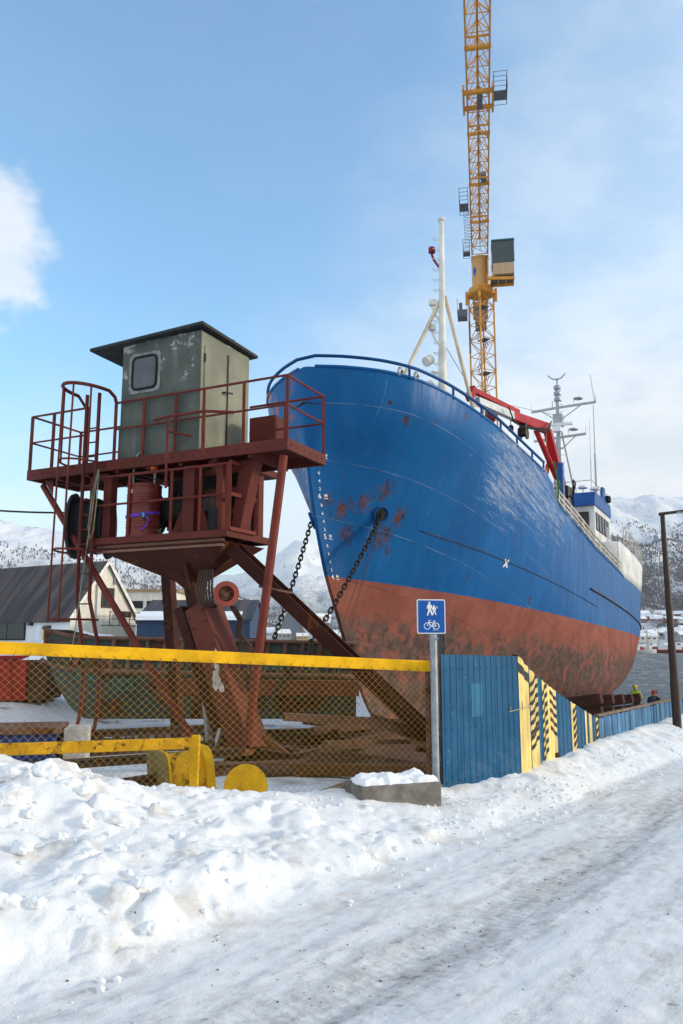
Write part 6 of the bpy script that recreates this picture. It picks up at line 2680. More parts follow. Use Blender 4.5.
mb.tube((hx1 + .10, 2.4, EYE + .4), (hx1 + .10, 2.4, EYE + 4.6), .05, n=6)
mb.build("vent_pipe", MAT['galv'], house)
mb = MB()
for z_ in (1.3, 1.8, 2.35):
    mb.beam((hx1 + 1.0, 3.0, EYE + z_), (hx1 + 1.0, 6.2, EYE + z_), .05, .05)
for y_ in (3.0, 4.0, 5.1, 6.2):
    mb.beam((hx1 + .05, y_, EYE + 1.3), (hx1 + 1.0, y_, EYE + 1.3), .06, .06)
    mb.beam((hx1 + 1.0, y_, EYE + 1.3), (hx1 + 1.0, y_, EYE + 2.4), .05, .05)
mb.box((hx1 + .7, 5.0, EYE + 2.2), (.5, .7, .5))
mb.build("balcony_rail", MAT['dark_metal'], house)
mb = MB()
mb.box((hx1 - 2.6, -.07, EYE + .55), (.62, .14, .8))
mb.build("yellow_box", plain('yellow wall box', (.68, .36, .01), .5), house)
mb = MB()
mb.box((hx1 - 2.45, -.07, EYE + 1.15), (.7, .1, .2))
mb.box((hx1 - 4.4, -.12, EYE + 1.45), (.35, .35, .35))
mb.build("wall_lamp", MAT['dark_metal'], house)
mb = MB()
mb.box((hx1 - 11.5, -.07, EYE - 2.2), (22, .1, .9))
mb.build("plinth", plain('rough stone plinth', (.26, .22, .19), .9, 0, .4, 6), house)
# turn the house on its plot
ha_ = math.atan2(-.516, .856)
hr3 = Matrix.Rotation(ha_, 3, 'Z')
house.rotation_euler = (0, 0, ha_)
hc_ = V((-20.65, 61.2, 0)) + hr3 @ (V((-12.0, 3.4, 0)) - V((hx1, 0, 0)))
house.location = (hc_.x, hc_.y, EYE - 2.7)

# boarded fence and junk behind the ladder, blue shed and beige block behind
gable("blue_shed", "dark blue shed with a snow edged low grey roof behind the tower's rear leg", P(137, 620, 58).x, P(250, 620, 58).x, 58, 68, EYE - 2, EYE + 1.55, EYE + 3.15, cladding('dark blue cladding', (.03, .055, .10), True, .3), cladding('dark blue gable', (.035, .06, .11), True, .3), roof_mat('grey roof', (.035, .038, .044), (.07, .072, .08)), cat="shed")
mb = MB()
x_a, x_b = P(137, 620, 58).x, P(240, 620, 58).x
mb.hexa([(x_a, 57.55, EYE + 1.55), (x_b, 57.55, EYE + 1.55), (x_b, 59.4, EYE + 2.1), (x_a, 59.4, EYE + 2.1)], [(x_a, 57.6, EYE + 1.85), (x_b, 57.6, EYE + 1.85), (x_b, 59.4, EYE + 2.25), (x_a, 59.4, EYE + 2.25)])
tag(mb.build("roof_snow", MAT['clean_snow'], None), "strip of snow lying along the eaves of the dark blue shed", "snow")
bb_ = thing("beige_block", (-28, 100, EYE - 2), "long beige flat roofed building with a row of dark windows above the blue shed", "building")
mb = MB()
xa, xb = P(95, 600, 100).x, P(176, 600, 100).x
mb.box(((xa + xb) / 2, 104, EYE + 2.2), (xb - xa, 8, 8.0))
mb.build("wall", MAT['clad_cream'], bb_)
mb = MB()
mb.box(((xa + xb) / 2, 104, EYE + 6.35), (xb - xa + .6, 8.6, .35))
mb.build("roof", plain('brown flat roof edge', (.30, .21, .12), .7), bb_)
for k in range(5):
    win(bb_, (xa + 1.3 + (xb - xa - 2.2) * k / 4, 99.97, EYE + 4.6), 1.5, .9, 'y')
wf_ = thing("timber_fence", (-9, 27, EYE - 2), "brown rusty panel fence behind the ladder and the barge", "fence")
mb = MB()
a_, b_ = P(105, 640, 30), P(262, 640, 27)
d_ = (b_ - a_).normalized()
L_ = (b_ - a_).length
for k in range(int(L_ / .9)):
    c_ = a_ + d_ * (.45 + .9 * k)
    mb.box((c_.x, c_.y, EYE - .95), (.86, .06, 2.0), (V((d_.x, d_.y, 0)).normalized(), V((-d_.y, d_.x, 0)).normalized(), ZU))
mb.build("panel", MAT['rust'], wf_)
mb = MB()
for k in range(int(L_ / .9) + 1):
    c_ = a_ + d_ * (.9 * k)
    mb.beam((c_.x, c_.y - .07, EYE - 2), (c_.x, c_.y - .07, EYE + .12), .09, .09)
mb.beam((a_.x, a_.y - .07, EYE + .08), (b_.x, b_.y - .07, EYE + .08), .08, .1)
mb.beam((a_.x, a_.y - .07, EYE - .3), (b_.x, b_.y - .07, EYE - .3), .08, .1)
mb.build("rail", MAT['rust_dark'], wf_)

# ------------------------------------------------------------------ tower crane with its jib reaching out overhead
CB = V((13.0, 70.0, gz(13.0, 70.0)))
crane = thing("tower_crane", CB, "tall yellow lattice tower crane behind the ship with its jib reaching out overhead", "crane")
ZS = EYE + 32.1
jd = V((-5.3, -30.0, 0)).normalized()          # jib direction
js = V((-jd.y, jd.x, 0))                        # its right-hand side as seen from the yard
if js.x < 0:
    js = -js
ca, sa = math.cos(math.radians(38)), math.sin(math.radians(38))
mx = jd * ca + js * sa
my = -jd * sa + js * ca


def lattice(mb, corners0, corners1, n, rc, rb, cross=False):
    """square or triangular lattice between two rings of corner points"""
    k = len(corners0)
    for a, b in zip(corners0, corners1):
        mb.tube(a, b, rc, n=6)
    for i in range(n):
        f0, f1 = i / n, (i + 1) / n
        for j in range(k):
            a0, a1 = V(corners0[j]).lerp(V(corners1[j]), f0), V(corners0[j]).lerp(V(corners1[j]), f1)
            b0, b1 = V(corners0[(j + 1) % k]).lerp(V(corners1[(j + 1) % k]), f0), V(corners0[(j + 1) % k]).lerp(V(corners1[(j + 1) % k]), f1)
            mb.tube(a1, b1, rb, n=4)
            if (i + j) % 2:
                mb.tube(a0, b1, rb, n=4)
            else:
                mb.tube(b0, a1, rb, n=4)
            if cross:
                mb.tube(a0, b1, rb, n=4) if not (i + j) % 2 else mb.tube(b0, a1, rb, n=4)


def ring(z, h):
    c = V((CB.x, CB.y, z))
    return [c + mx * h + my * h, c - mx * h + my * h, c - mx * h - my * h, c + mx * h - my * h]


mb = MB()
lattice(mb, ring(CB.z, .80), ring(ZS, .80), 22, .085, .042)
mb.build("mast", MAT['crane_yellow'], crane)
mb = MB()
for k in range(9):
    z_ = ZS - 1.5 - 3.2 * k
    c = V((CB.x, CB.y, z_))
    mb.box(c + mx * .25, (1.0, .7, .05), (mx, my, ZU))
    mb.beam(c + mx * .2 + my * .3, c + mx * -.3 + my * -.3 - ZU * 3.1, .3, .05)
    for s_ in (-.2, .2):
        mb.tube(c + my * (.3 + s_) + mx * .2, c + my * (-.3 + s_) - mx * .3 - ZU * 3.1, .025, n=4)
mb.build("inner_ladder", MAT['crane_grey'], crane)
mb = MB()
c = V((CB.x, CB.y, ZS))
mb.lathe([(1.0, -.35), (1.25, -.25), (1.3, .0), (1.15, .15), (1.15, .35)], c, ZU, 16)
for k in range(4):
    q_ = ring(ZS, .95)[k]
    mb.beam(q_ - ZU * 1.0, q_ + ZU * .25, .22, .22)
mb.box(c + mx * .9 + my * -.9 + ZU * -.1, (.5, .5, .3), (mx, my, ZU))
mb.build("slewing_ring", MAT['crane_yellow'], crane, bevel=.02)
mb = MB()
mb.lathe([(.80, .3), (.80, 3.2), (.85, 3.25), (.85, 3.4), (.6, 3.45)], c, ZU, 22)
cyl = mb.build("tower_head", plain('pale orange head', (.62, .33, .12), .5, 0, .08), crane, smooth=True, angle=40)
mb = MB()
pv = (-jd * .0 - js * 1.0)
for k in range(6):
    a0 = math.atan2((jd * .75 - js * .65).y, (jd * .75 - js * .65).x)
    for s_ in (0,):
        a_ = a0 - .25 + .08 * k
        h_ = .45 * math.sin(math.pi * (k + .5) / 6)
        a1_ = a_ + .08
        r_ = .812
        z_ = 1.9
        mb.add([c + V((math.cos(a_) * r_, math.sin(a_) * r_, z_ - h_)), c + V((math.cos(a1_) * r_, math.sin(a1_) * r_, z_ - h_)), c + V((math.cos(a1_) * r_, math.sin(a1_) * r_, z_ + h_)), c + V((math.cos(a_) * r_, math.sin(a_) * r_, z_ + h_))], [(0, 1, 2, 3)])
mb.build("emblem", plain('blue emblem', (.02, .09, .38), .5), cyl, fix=False)
# jib: triangular lattice
ZJ = ZS + 3.75
jc = V((CB.x, CB.y, ZJ))
hw, hh = .72, 1.45


def jp(d, s_, z_):
    return jc + jd * d + js * s_ + ZU * z_


mb = MB()
JL = 62
for s_ in (-hw, hw):
    mb.beam(jp(.3, s_, 0), jp(JL, s_, 0), .12, .13)
mb.tube(jp(.3, 0, hh), jp(JL, 0, hh), .085, n=6)
nb = 42
for i in range(nb):
    d0, d1 = .3 + (JL - .3) * i / nb, .3 + (JL - .3) * (i + 1) / nb
    dm_ = (d0 + d1) / 2
    mb.tube(jp(d0, -hw, 0), jp(d0, hw, 0), .042, n=4)
    if i % 2:
        mb.tube(jp(d0, -hw, 0), jp(d1, hw, 0), .032, n=4)
    else:
        mb.tube(jp(d0, hw, 0), jp(d1, -hw, 0), .032, n=4)
    for s_ in (-hw, hw):
        mb.tube(jp(d0, s_, 0), jp(dm_, 0, hh), .042, n=4)
        mb.tube(jp(d1, s_, 0), jp(dm_, 0, hh), .042, n=4)
jib = mb.build("jib", MAT['crane_yellow'], crane)
for d_ in (6.2, 12.0, 18.5, 27, 38):
    mb = MB()
    mb.beam(jp(d_, -hw - .1, -.02), jp(d_, hw + .1, -.02), .16, .2)
    mb.beam(jp(d_ + .9, -hw - .05, -.02), jp(d_ + .9, hw + .05, -.02), .09, .12)
    mb.build("cross_beam", MAT['crane_yellow'], jib)
mb = MB()
mb.tube(jp(1, .05, hh - .15), jp(JL, .05, hh - .15), .02, n=4)
mb.tube(jp(1, 0, -.12), jp(JL, 0, -.12), .016, n=4)
mb.tube(jp(1, .1, -.15), jp(24, .1, -.15), .016, n=4)
mb.build("cable", MAT['crane_grey'], jib)
# trolley with its service basket
td = 22.4
tr = MB()
for d_ in (-.75, .85):
    tr.beam(jp(td + d_, -hw - .28, -.25), jp(td + d_, hw + .28, -.25), .26, .22)
for s_ in (-hw - .24, hw + .24):
    tr.beam(jp(td - 1.3, s_, -.2), jp(td + 1.4, s_, -.2), .14, .3)
trl = tr.build("trolley", MAT['crane_yellow'], crane)
tr = MB()
for d_ in (-.4, .0, .4):
    tr.lathe([(.22, -.06), (.26, -.05), (.26, .05), (.22, .06)], jp(td + d_, .1, -.35), js, 12)
tr.box(jp(td + .1, .1, -.45), (.35, 1.2, .3), (js, jd, ZU))
tr.build("sheave", MAT['crane_grey'], trl)


def basket(name, d0, s0, w_, l_, solid, par):
    b = MB()
    z0 = -.3
    if solid:
        b.box(jp(d0, s0, z0 + .0), (w_, l_ * .5, .05), (js, jd, ZU))
        b.box(jp(d0 - l_ * .25, s0, z0 + .25), (w_, .04, .5), (js, jd, ZU))
    for z_ in (.0, .35, .7, 1.05):
        for e in (-w_ / 2, w_ / 2):
            b.tube(jp(d0 - l_ / 2, s0 + e, z0 + z_), jp(d0 + l_ / 2, s0 + e, z0 + z_), .022, n=4)
        for e in (-l_ / 2, l_ / 2):
            b.tube(jp(d0 + e, s0 - w_ / 2, z0 + z_), jp(d0 + e, s0 + w_ / 2, z0 + z_), .022, n=4)
    for e in (-l_ / 2, 0, l_ / 2):
        for g_ in (-w_ / 2, w_ / 2):
            b.tube(jp(d0 + e, s0 + g_, z0), jp(d0 + e, s0 + g_, z0 + 1.1), .025, n=4)
    return b.build(name, MAT['crane_grey'], par)


basket("service_basket", td + .3, hw + .72, .85, 1.9, True, trl)
basket("walkway_cage", 9.2, -hw - .55, .7, 2.4, True, jib)
basket("walkway_cage", 1.0, -hw - .5, .6, 1.6, True, jib)
mb = MB()
for k in range(12):
    mb.path([jp(2.5 + .55 * k, -hw, .3), jp(2.5 + .55 * k, -hw - .6, .2), jp(2.5 + .55 * k, -hw - .6, -.2), jp(2.5 + .55 * k, -hw, -.25)], .02, 4)
    mb.build("ladder_hoop", MAT['crane_grey'], jib)
    mb = MB()
mb = MB()
mb.box(jp(12.6, .35, .2), (.4, .6, .6), (js, jd, ZU))
mb.build("hoist_motor", MAT['crane_grey'], jib)
# cab with its platform at the right
pb_ = c + js * 1.7 + jd * 1.0
mb = MB()
for z_ in (.35,):
    mb.beam(c + js * .6 + jd * .3 + ZU * .5, c + js * 3.0 + jd * .6 + ZU * .35, .18, .26)
    mb.beam(c + js * .6 + jd * 1.9 + ZU * .5, c + js * 3.0 + jd * 1.9 + ZU * .35, .18, .26)
    for k in range(4):
        q_ = c + js * (.9 + .68 * k)
        mb.beam(q_ + jd * .3 + ZU * .4, q_ + jd * 1.9 + ZU * .4, .1, .16)
    mb.beam(c + js * .7 + jd * 1.9 + ZU * .5, c + js * 2.9 + jd * 1.9 + ZU * 1.5, .1, .12)
pf = mb.build("cab_platform", MAT['crane_yellow'], crane)
mb = MB()
mb.box(c + js * 1.9 + jd * 1.1 + ZU * .52, (2.0, 1.5, .04), (js, jd, ZU))
for k in range(3):
    mb.tube(c + js * (1.0 + .4 * k) + jd * 1.9 + ZU * .5, c + js * (1.0 + .4 * k) + jd * 1.9 + ZU * 1.7, .02, n=4)
mb.tube(c + js * .9 + jd * 1.9 + ZU * 1.7, c + js * 1.8 + jd * 1.9 + ZU * 1.7, .02, n=4)
mb.build("floor_plate", MAT['crane_grey'], pf)
cbc = c + js * 2.05 + jd * 1.25 + ZU * .15
mb = MB()
mb.box(cbc + ZU * 1.15, (1.9, 1.7, 1.1), (js, jd, ZU))
cbo = mb.build("cab", plain('cab cream orange', (.50, .34, .20), .5, 0, .1), crane, bevel=.04)
mb = MB()
mb.box(cbc + ZU * 2.75, (1.9, 1.75, 2.1), (js, jd, ZU))
mb.build("glazing", MAT['crane_glass'], cbo, bevel=.03)
mb = MB()
for s_ in (-.96, .96):
    for d_ in (-.88, .88):
        mb.beam(cbc + js * s_ + jd * d_ + ZU * 1.7, cbc + js * s_ + jd * d_ + ZU * 3.8, .07, .07)
for s_ in (-.97, .97):
    mb.beam(cbc + js * s_ - jd * .88 + ZU * 2.7, cbc + js * s_ + jd * .88 + ZU * 2.7, .03, .05)
mb.beam(cbc - js * .97 + jd * .89 + ZU * 2.75, cbc + js * .97 + jd * .89 + ZU * 2.75, .03, .05)
mb.build("glazing_bar", MAT['crane_grey'], cbo)
mb = MB()
mb.box(cbc + ZU * 3.86, (2.06, 1.95, .12), (js, jd, ZU))
mb.build("roof", plain('teal cab roof', (.03, .16, .16), .5), cbo)
# counter jib going away, and grey platform at the left
mb = MB()
for s_ in (-.7, .7):
    mb.beam(jp(-.3, s_, 0), jp(-15, s_, 0), .2, .32)
for k in range(9):
    mb.beam(jp(-.8 - 1.7 * k, -.7, 0), jp(-.8 - 1.7 * k, .7, 0), .1, .14)
cj = mb.build("counter_jib", MAT['crane_yellow'], crane)
mb = MB()
for k in range(4):
    mb.box(jp(-12 - .7 * k, 0, -.6), (1.2, .55, 2.4), (js, jd, ZU))
mb.build("counterweight", MAT['conc'], cj, bevel=.02)
mb = MB()
q_ = V((CB.x, CB.y, ZS - 2.4)) - js * 1.75
mb.box(q_, (.9, 1.2, .06), (js, jd, ZU))
mb.box(q_ - ZU * .05 + jd * .55 + ZU * .35, (.9, .04, .75), (js, jd, ZU))
mb.box(q_ - js * .4 + ZU * .35, (.04, 1.2, .75), (js, jd, ZU))
mb.box(q_ - js * .15 + ZU * .9, (.3, .4, 1.2), (js, jd, ZU))
for s_ in (-.45, .45):
    mb.tube(q_ + js * s_ + jd * .6, q_ + js * s_ + jd * .6 + ZU * 1.8, .022, n=4)
mb.build("side_platform", MAT['crane_grey'], crane)
mb = MB()
mb.beam(q_ + js * .6 - ZU * .3, q_ + js * .62 - ZU * 3.4, .12, .3)
mb.build("cable_tray", MAT['crane_grey'], crane)


# ------------------------------------------------------------------ far shore: hills, woods, town, boats
def mountain(name, az0, az1, d0, d1, sky_pts, foot_row, seed, label_forest, n_tree, tree_hi, back=700, naz=150, nd=70, gaps=()):
    """hillside between picture columns az0..az1, rising from distance d0 to its crest at d1"""
    ax = np.linspace(az0, az1, naz)
    fx_ = np.array([p[0] for p in sky_pts])
    fy_ = np.array([p[1] for p in sky_pts])
    crow = np.interp(ax, fx_, fy_)
    fr = np.concatenate([np.linspace(0, 1, nd), 1 + np.linspace(.06, .6, 8)])
    zf0 = SEA + 1.5
    pts = np.zeros((naz, len(fr), 3))
    for i, px in enumerate(ax):
        cp = P(px, crow[i], d1)
        hh_ = cp.z
        dx = (px - 341.5) / F
        ry = CT - ST * (512 - 600) / F
        for j, f in enumerate(fr):
            Y = d0 + (d1 - d0) * f
            pts[i, j, 0] = dx / ry * Y
            pts[i, j, 1] = Y
            g = f if f <= 1 else 1 - (f - 1) * .5
            ramp_ = (.10 * g + .90 * g ** 1.25)
            pts[i, j, 2] = zf0 + (hh_ - zf0) * ramp_
    X, Y_ = pts[:, :, 0], pts[:, :, 1]
    FRr = np.broadcast_to(fr, X.shape)
    amp = (hh_ - zf0) * 0 + (d1 - d0) * .10
    w_ = np.clip(FRr * (1.25 - FRr), 0, 1) * 1.6
    nz = fbm(X / 330.0 + seed, Y_ / 330.0, 5, .52)
    gl = fbm(X / 140.0 + seed * 2, Y_ / 420.0, 4, .55, True) - .55
    pts[:, :, 2] += (nz * amp * .55 + gl * amp * .30) * w_
    mb = MB()
    mb.grid([V(tuple(p)) for p in pts.reshape(-1, 3)], naz, len(fr))
    m = M('snowy hillside ' + str(seed), .85, 0, .1)
    x, y, z = m.xyz()
    n1 = m.noise(.012, 8, .62)
    n2 = m.noise(.09, 6, .7)
    n3 = m.noise(.035, 6, .65, stretch=(1, .4, .4))
    snow = m.mix(m.ramp(n1, .35, .65), (.74, .78, .84), (.86, .87, .88))
    rock = m.ramp(m.math('ADD', m.math('MULTIPLY', n3, .7), m.math('MULTIPLY', n2, .3)), .57, .64)
    c = m.mix(m.math('MULTIPLY', rock, .75), snow, (.13, .125, .135))
    # birch wood: thins out with height
    lim = m.ramp(m.math('ADD', z, m.math('MULTIPLY', m.math('SUBTRACT', n1, .5), tree_hi * .9)), tree_hi, tree_hi * .25)
    thin = m.ramp(m.math('ADD', m.math('MULTIPLY', n2, .62), m.math('MULTIPLY', n3, .38)), .66, .44)
    c = m.mix(m.math('MULTIPLY', m.math('MULTIPLY', lim, thin), .70), c, (.085, .080, .088))
    m.col(c)
    m.bump(m.math('ADD', n2, m.math('MULTIPLY', n1, 2.0)), 6.0, .6)
    o = mb.build(name, m.m, None, smooth=True)
    o["kind"] = "structure"
    # woods: many small bare crowns
    r_ = np.random.RandomState(seed)
    vs, fs = [], []
    tries = 0
    cnt = 0
    H = pts[:, :, 2]
    dens = fbm(X / 120.0 + 7 + seed, Y_ / 160.0, 4, .55)
    while cnt < n_tree and tries < n_tree * 6:
        tries += 1
        fi = r_.rand() * (naz - 1.01)
        fj = r_.rand() ** .9 * (nd - 1.01)
        i, j = int(fi), int(fj)
        a, b = fi - i, fj - j
        p = (pts[i, j] * (1 - a) * (1 - b) + pts[i + 1, j] * a * (1 - b) + pts[i, j + 1] * (1 - a) * b + pts[i + 1, j + 1] * a * b)
        if p[2] < 6 or r_.rand() < (p[2] / tree_hi) ** 1.3 or dens[i, j] < -.12 + .35 * r_.randn() * .6:
            continue
        h_ = 3 + 3.2 * r_.rand()
        w2 = h_ * (.20 + .14 * r_.rand())
        o_ = len(vs)
        rot = r_.rand() * 2
        for q in range(4):
            vs.append((p[0] + w2 * math.cos(rot + q * 1.571), p[1] + w2 * math.sin(rot + q * 1.571), p[2] + h_ * .45))
        vs += [(p[0], p[1], p[2] - 1), (p[0] + .3, p[1], p[2] + h_)]
        for q in range(4):
            fs.append((o_ + q, o_ + (q + 1) % 4, o_ + 5))
            fs.append((o_ + (q + 1) % 4, o_ + q, o_ + 4))
        cnt += 1
    me = bpy.data.meshes.new("hillside_wood")
    me.from_pydata(vs, [], fs)
    me.materials.append(MAT['birch'])
    w = bpy.data.objects.new("hillside_wood", me)
    COL.objects.link(w)
    tag(w, label_forest, "wood", None, "stuff")
    return pts, fr


MAT['birch'] = plain('bare birch wood', (.14, .13, .135), .95, 0, .35, .02)
mA, fA = mountain("left_hill", -140, 380, 900, 1900, [(-140, 500), (0, 521), (30, 527), (70, 536), (130, 553), (170, 569), (210, 588), (260, 606), (330, 622), (380, 630)], 636, 3, "bare birch wood thinning up the snowy hillside at the left", 16000, 210)
mB, fB = mountain("far_peak", 90, 640, 2600, 5200, [(90, 596), (160, 588), (215, 578), (240, 572), (262, 562), (282, 549), (296, 541), (312, 545), (330, 553), (360, 558), (420, 566), (500, 560), (640, 566)], 640, 5, "bare wood on the lower slopes of the pale far mountain", 12000, 380, naz=160)
mC, fC = mountain("right_hill", 430, 900, 1000, 2200, [(430, 545), (500, 525), (560, 507), (590, 501), (612, 500), (640, 500), (665, 497), (683, 497), (760, 492), (900, 500)], 636, 9, "dark bare birch wood covering the steep snowy hillside at the right", 42000, 300)

# low shore strip in front of the hills
mb = MB()
rows = []
for i in range(120):
    x = -1100 + 2300 * i / 119
    y0 = 760 + 25 * math.sin(x * .011) + 12 * math.sin(x * .037)
    for j, (dy_, dz_) in enumerate(((0, -.6), (4, 1.2), (40, 3.5), (160, 9), (420, 22))):
        rows.append(V((x, y0 + dy_, SEA + dz_ + (1.5 * math.sin(x * .05 + j) if j > 2 else 0))))
mb.grid(rows, 120, 5)
msh = M('snowy shore', .85, 0, .2)
nn = msh.noise(.06, 8, .7)
msh.col(msh.mix(msh.ramp(nn, .45, .62), (.80, .83, .87), (.16, .15, .15)))
o = mb.build("far_shore", msh.m, None, smooth=True)
o["kind"] = "structure"


def shore_z(x, y):
    y0 = 760 + 25 * math.sin(x * .011) + 12 * math.sin(x * .037)
    d = y - y0
    return SEA + float(np.interp(d, [0, 4, 40, 160, 420], [-.6, 1.2, 3.5, 9, 22]))


# the town: copies of a handful of house kinds
snowroof = plain('snow covered roof', (.80, .82, .86), .8, 0, .05)
KINDS = []
for nm_, colr in (("white", (.66, .65, .62)), ("ochre", (.50, .32, .12)), ("red", (.28, .06, .045)), ("grey", (.24, .25, .27)), ("brown", (.16, .10, .07))):
    hh = None
    KINDS.append((nm_, plain(nm_ + ' far house paint', colr, .8, 0, .1, .3)))
protos = []
rng = random.Random(9)


def far_house(kind, x, y, z, w_, d_, h_, label):
    nm_, mt = kind
    th = gable("town_house", label, x - w_ / 2, x + w_ / 2, y - d_ / 2, y + d_ / 2, z - 1.5, z + h_, z + h_ + d_ * .36, mt, mt, snowroof, 'x', .6, .35, "houses on the far shore")
    for k in range(3):
        mb = MB()
        mb.box((x - w_ * .3 + w_ * .3 * k, y - d_ / 2 - .02, z + h_ * .55), (w_ * .14, .12, h_ * .28))
        mb.build("window", MAT['glass'], th)
    return th


for k_ in KINDS:
    protos.append(far_house(k_, 0, 0, 0, 12, 8, 5.2, "x"))
slots = []
for px in np.arange(226, 338, 4.2):
    slots.append((px + rng.uniform(-2, 2), rng.uniform(775, 1050), 'l'))
for px in np.arange(133, 226, 7):
    slots.append((px + rng.uniform(-3, 3), rng.uniform(775, 1000), 'l'))
for px in np.arange(632, 690, 2.2):
    slots.append((px + rng.uniform(-1.5, 1.5), rng.uniform(775, 1080), 'r'))
for px in np.arange(634, 690, 5):
    slots.append((px + rng.uniform(-1.5, 1.5), rng.uniform(1000, 1150), 'r'))
first = {}
for px, y, side in slots:
    x = (px - 341.5) / F * y / .985
    z = shore_z(x, y)
    if y > 1000:
        z = max(z, 24 + (y - 1000) * .10)
    ki = rng.choice([0, 0, 0, 1, 2, 3, 3, 4])
    wh_ = "on the shore beyond the stern" if side == 'r' else "on the shore left of the bow"
    lab = "tiny far %s house with snowy roof %s" % (KINDS[ki][0], wh_)
    s_ = rng.uniform(.7, 1.25)
    if ki not in first:
        first[ki] = True
        o = protos[ki]
        o.location = (x, y, z)
        o["label"] = lab
        o.scale = (s_ * rng.uniform(.8, 1.5), s_, s_)
        o.rotation_euler = (0, 0, rng.uniform(-.4, .4))
    else:
        copy_thing(protos[ki], (x, y, z), lab, (0, 0, rng.uniform(-.5, .5)), (s_ * rng.uniform(.8, 1.6), s_, s_))
for ki in range(len(KINDS)):
    if ki not in first:
        x, y = -40 + 9 * ki, 800
        protos[ki].location = (x, y, shore_z(x, y))
        protos[ki]["label"] = "tiny far %s house with snowy roof on the shore left of the bow" % KINDS[ki][0]

# triangular glass and concrete church
ch = thing("triangular_church", P(291, 632, 800), "white triangular church with a sunlit glass gable on the far shore", "church")
x0 = P(291, 632, 800).x
cz = SEA + 3
mb = MB()
for k in range(4):
    y_ = 800 + 9 * k
    h_ = 42 - 4 * k
    w_ = 24 - 1.5 * k
    mb.hexa([(x0 - w_, y_, cz), (x0 - w_ + 5, y_, cz), (x0 + 1, y_, cz + h_), (x0 - 1, y_, cz + h_)], [(x0 - w_, y_ + 7, cz), (x0 - w_ + 5, y_ + 7, cz), (x0 + 1, y_ + 7, cz + h_), (x0 - 1, y_ + 7, cz + h_)])
    mb.hexa([(x0 + w_ - 5, y_, cz), (x0 + w_, y_, cz), (x0 + 1, y_, cz + h_), (x0 - 1, y_, cz + h_)], [(x0 + w_ - 5, y_ + 7, cz), (x0 + w_, y_ + 7, cz), (x0 + 1, y_ + 7, cz + h_), (x0 - 1, y_ + 7, cz + h_)])
mb.build("shell", plain('white church shell', (.62, .63, .63), .7), ch)
mb = MB()
mb.add([(x0 - 20, 802, cz), (x0 + 20, 802, cz), (x0, 802, cz + 37)], [(0, 1, 2)])
mb.build("glass_gable", plain('church glass', (.16, .19, .22), .2), ch)


# boats on the water
def fishing_boat(name, loc, yaw, hullc, label, s_=1.0):
    th = bpy.data.objects.new(name, None)
    COL.objects.link(th)
    ORIG[th.name] = V((0, 0, 0))
    tag(th, label, "boat", "boats moored across the water")
    mb = MB()
    n_ = 14
    rows = []
    for i in range(n_):
        f = i / (n_ - 1)
        x = -6 + 12.5 * f
        b = 1.9 * (1 - max(0, f - .45) ** 2.2 * 3.7) * (1 - .35 * max(0, .2 - f) / .2)
        b = max(b, .03)
        sh = 1.1 + .9 * max(0, f - .4) ** 1.5 + .25 * (1 - f)
        rows += [V((x, -b, sh)), V((x, -b * .92, .4)), V((x, -b * .4, -.5)), V((x, b * .4, -.5)), V((x, b * .92, .4)), V((x, b, sh))]
    mb.grid(rows, n_, 6)
    for i in range(n_ - 1):
        mb.f.append([i * 6, i * 6 + 5, (i + 1) * 6 + 5, (i + 1) * 6])
        mb.mi.append(0)
    mb.f.append([0, 1, 2, 3, 4, 5])
    mb.mi.append(0)
    mb.build("hull", hullc, th, smooth=True, angle=40)
    mb = MB()
    mb.box((-1.6, 0, 2.0), (3.2, 2.4, 1.9))
    mb.box((-1.2, 0, 3.3), (1.9, 2.0, .9))
    wh_ = mb.build("wheelhouse", MAT['sign_white'], th, bevel=.06)
    mb = MB()
    mb.box((-.24, 0, 3.35), (.04, 1.6, .5))
    mb.box((-1.2, -1.01, 3.35), (1.4, .04, .5))
    mb.build("window", MAT['glass'], wh_)
    mb = MB()
    mb.tube((-.6, 0, 3.2), (-.6, 0, 9.5), .14, .09, 6)
    mb.tube((3.2, 0, 1.5), (3.2, 0, 7.2), .13, .08, 6)
    mb.tube((-.6, 0, 5.2), (-4.5, 0, 4.6), .09, n=5)
    mb.tube((-.6, -.9, 7.6), (-.6, .9, 7.6), .07, n=5)
    mb.tube((3.2, 0, 7.0), (6.2, 0, 2.2), .035, n=4)
    mb.tube((-.6, 0, 9.3), (3.2, 0, 7.0), .03, n=4)
    mb.build("mast", plain('varnished mast', (.45, .33, .22), .5), th)
    mb = MB()
    mb.box((1.0, .3, 1.75), (1.6, 1.2, .9))
    mb.build("deck_gear", MAT['skip_red'], th, bevel=.04)
    th.location = loc
    th.rotation_euler = (0, 0, yaw)
    th.scale = (s_, s_, s_)
    return th


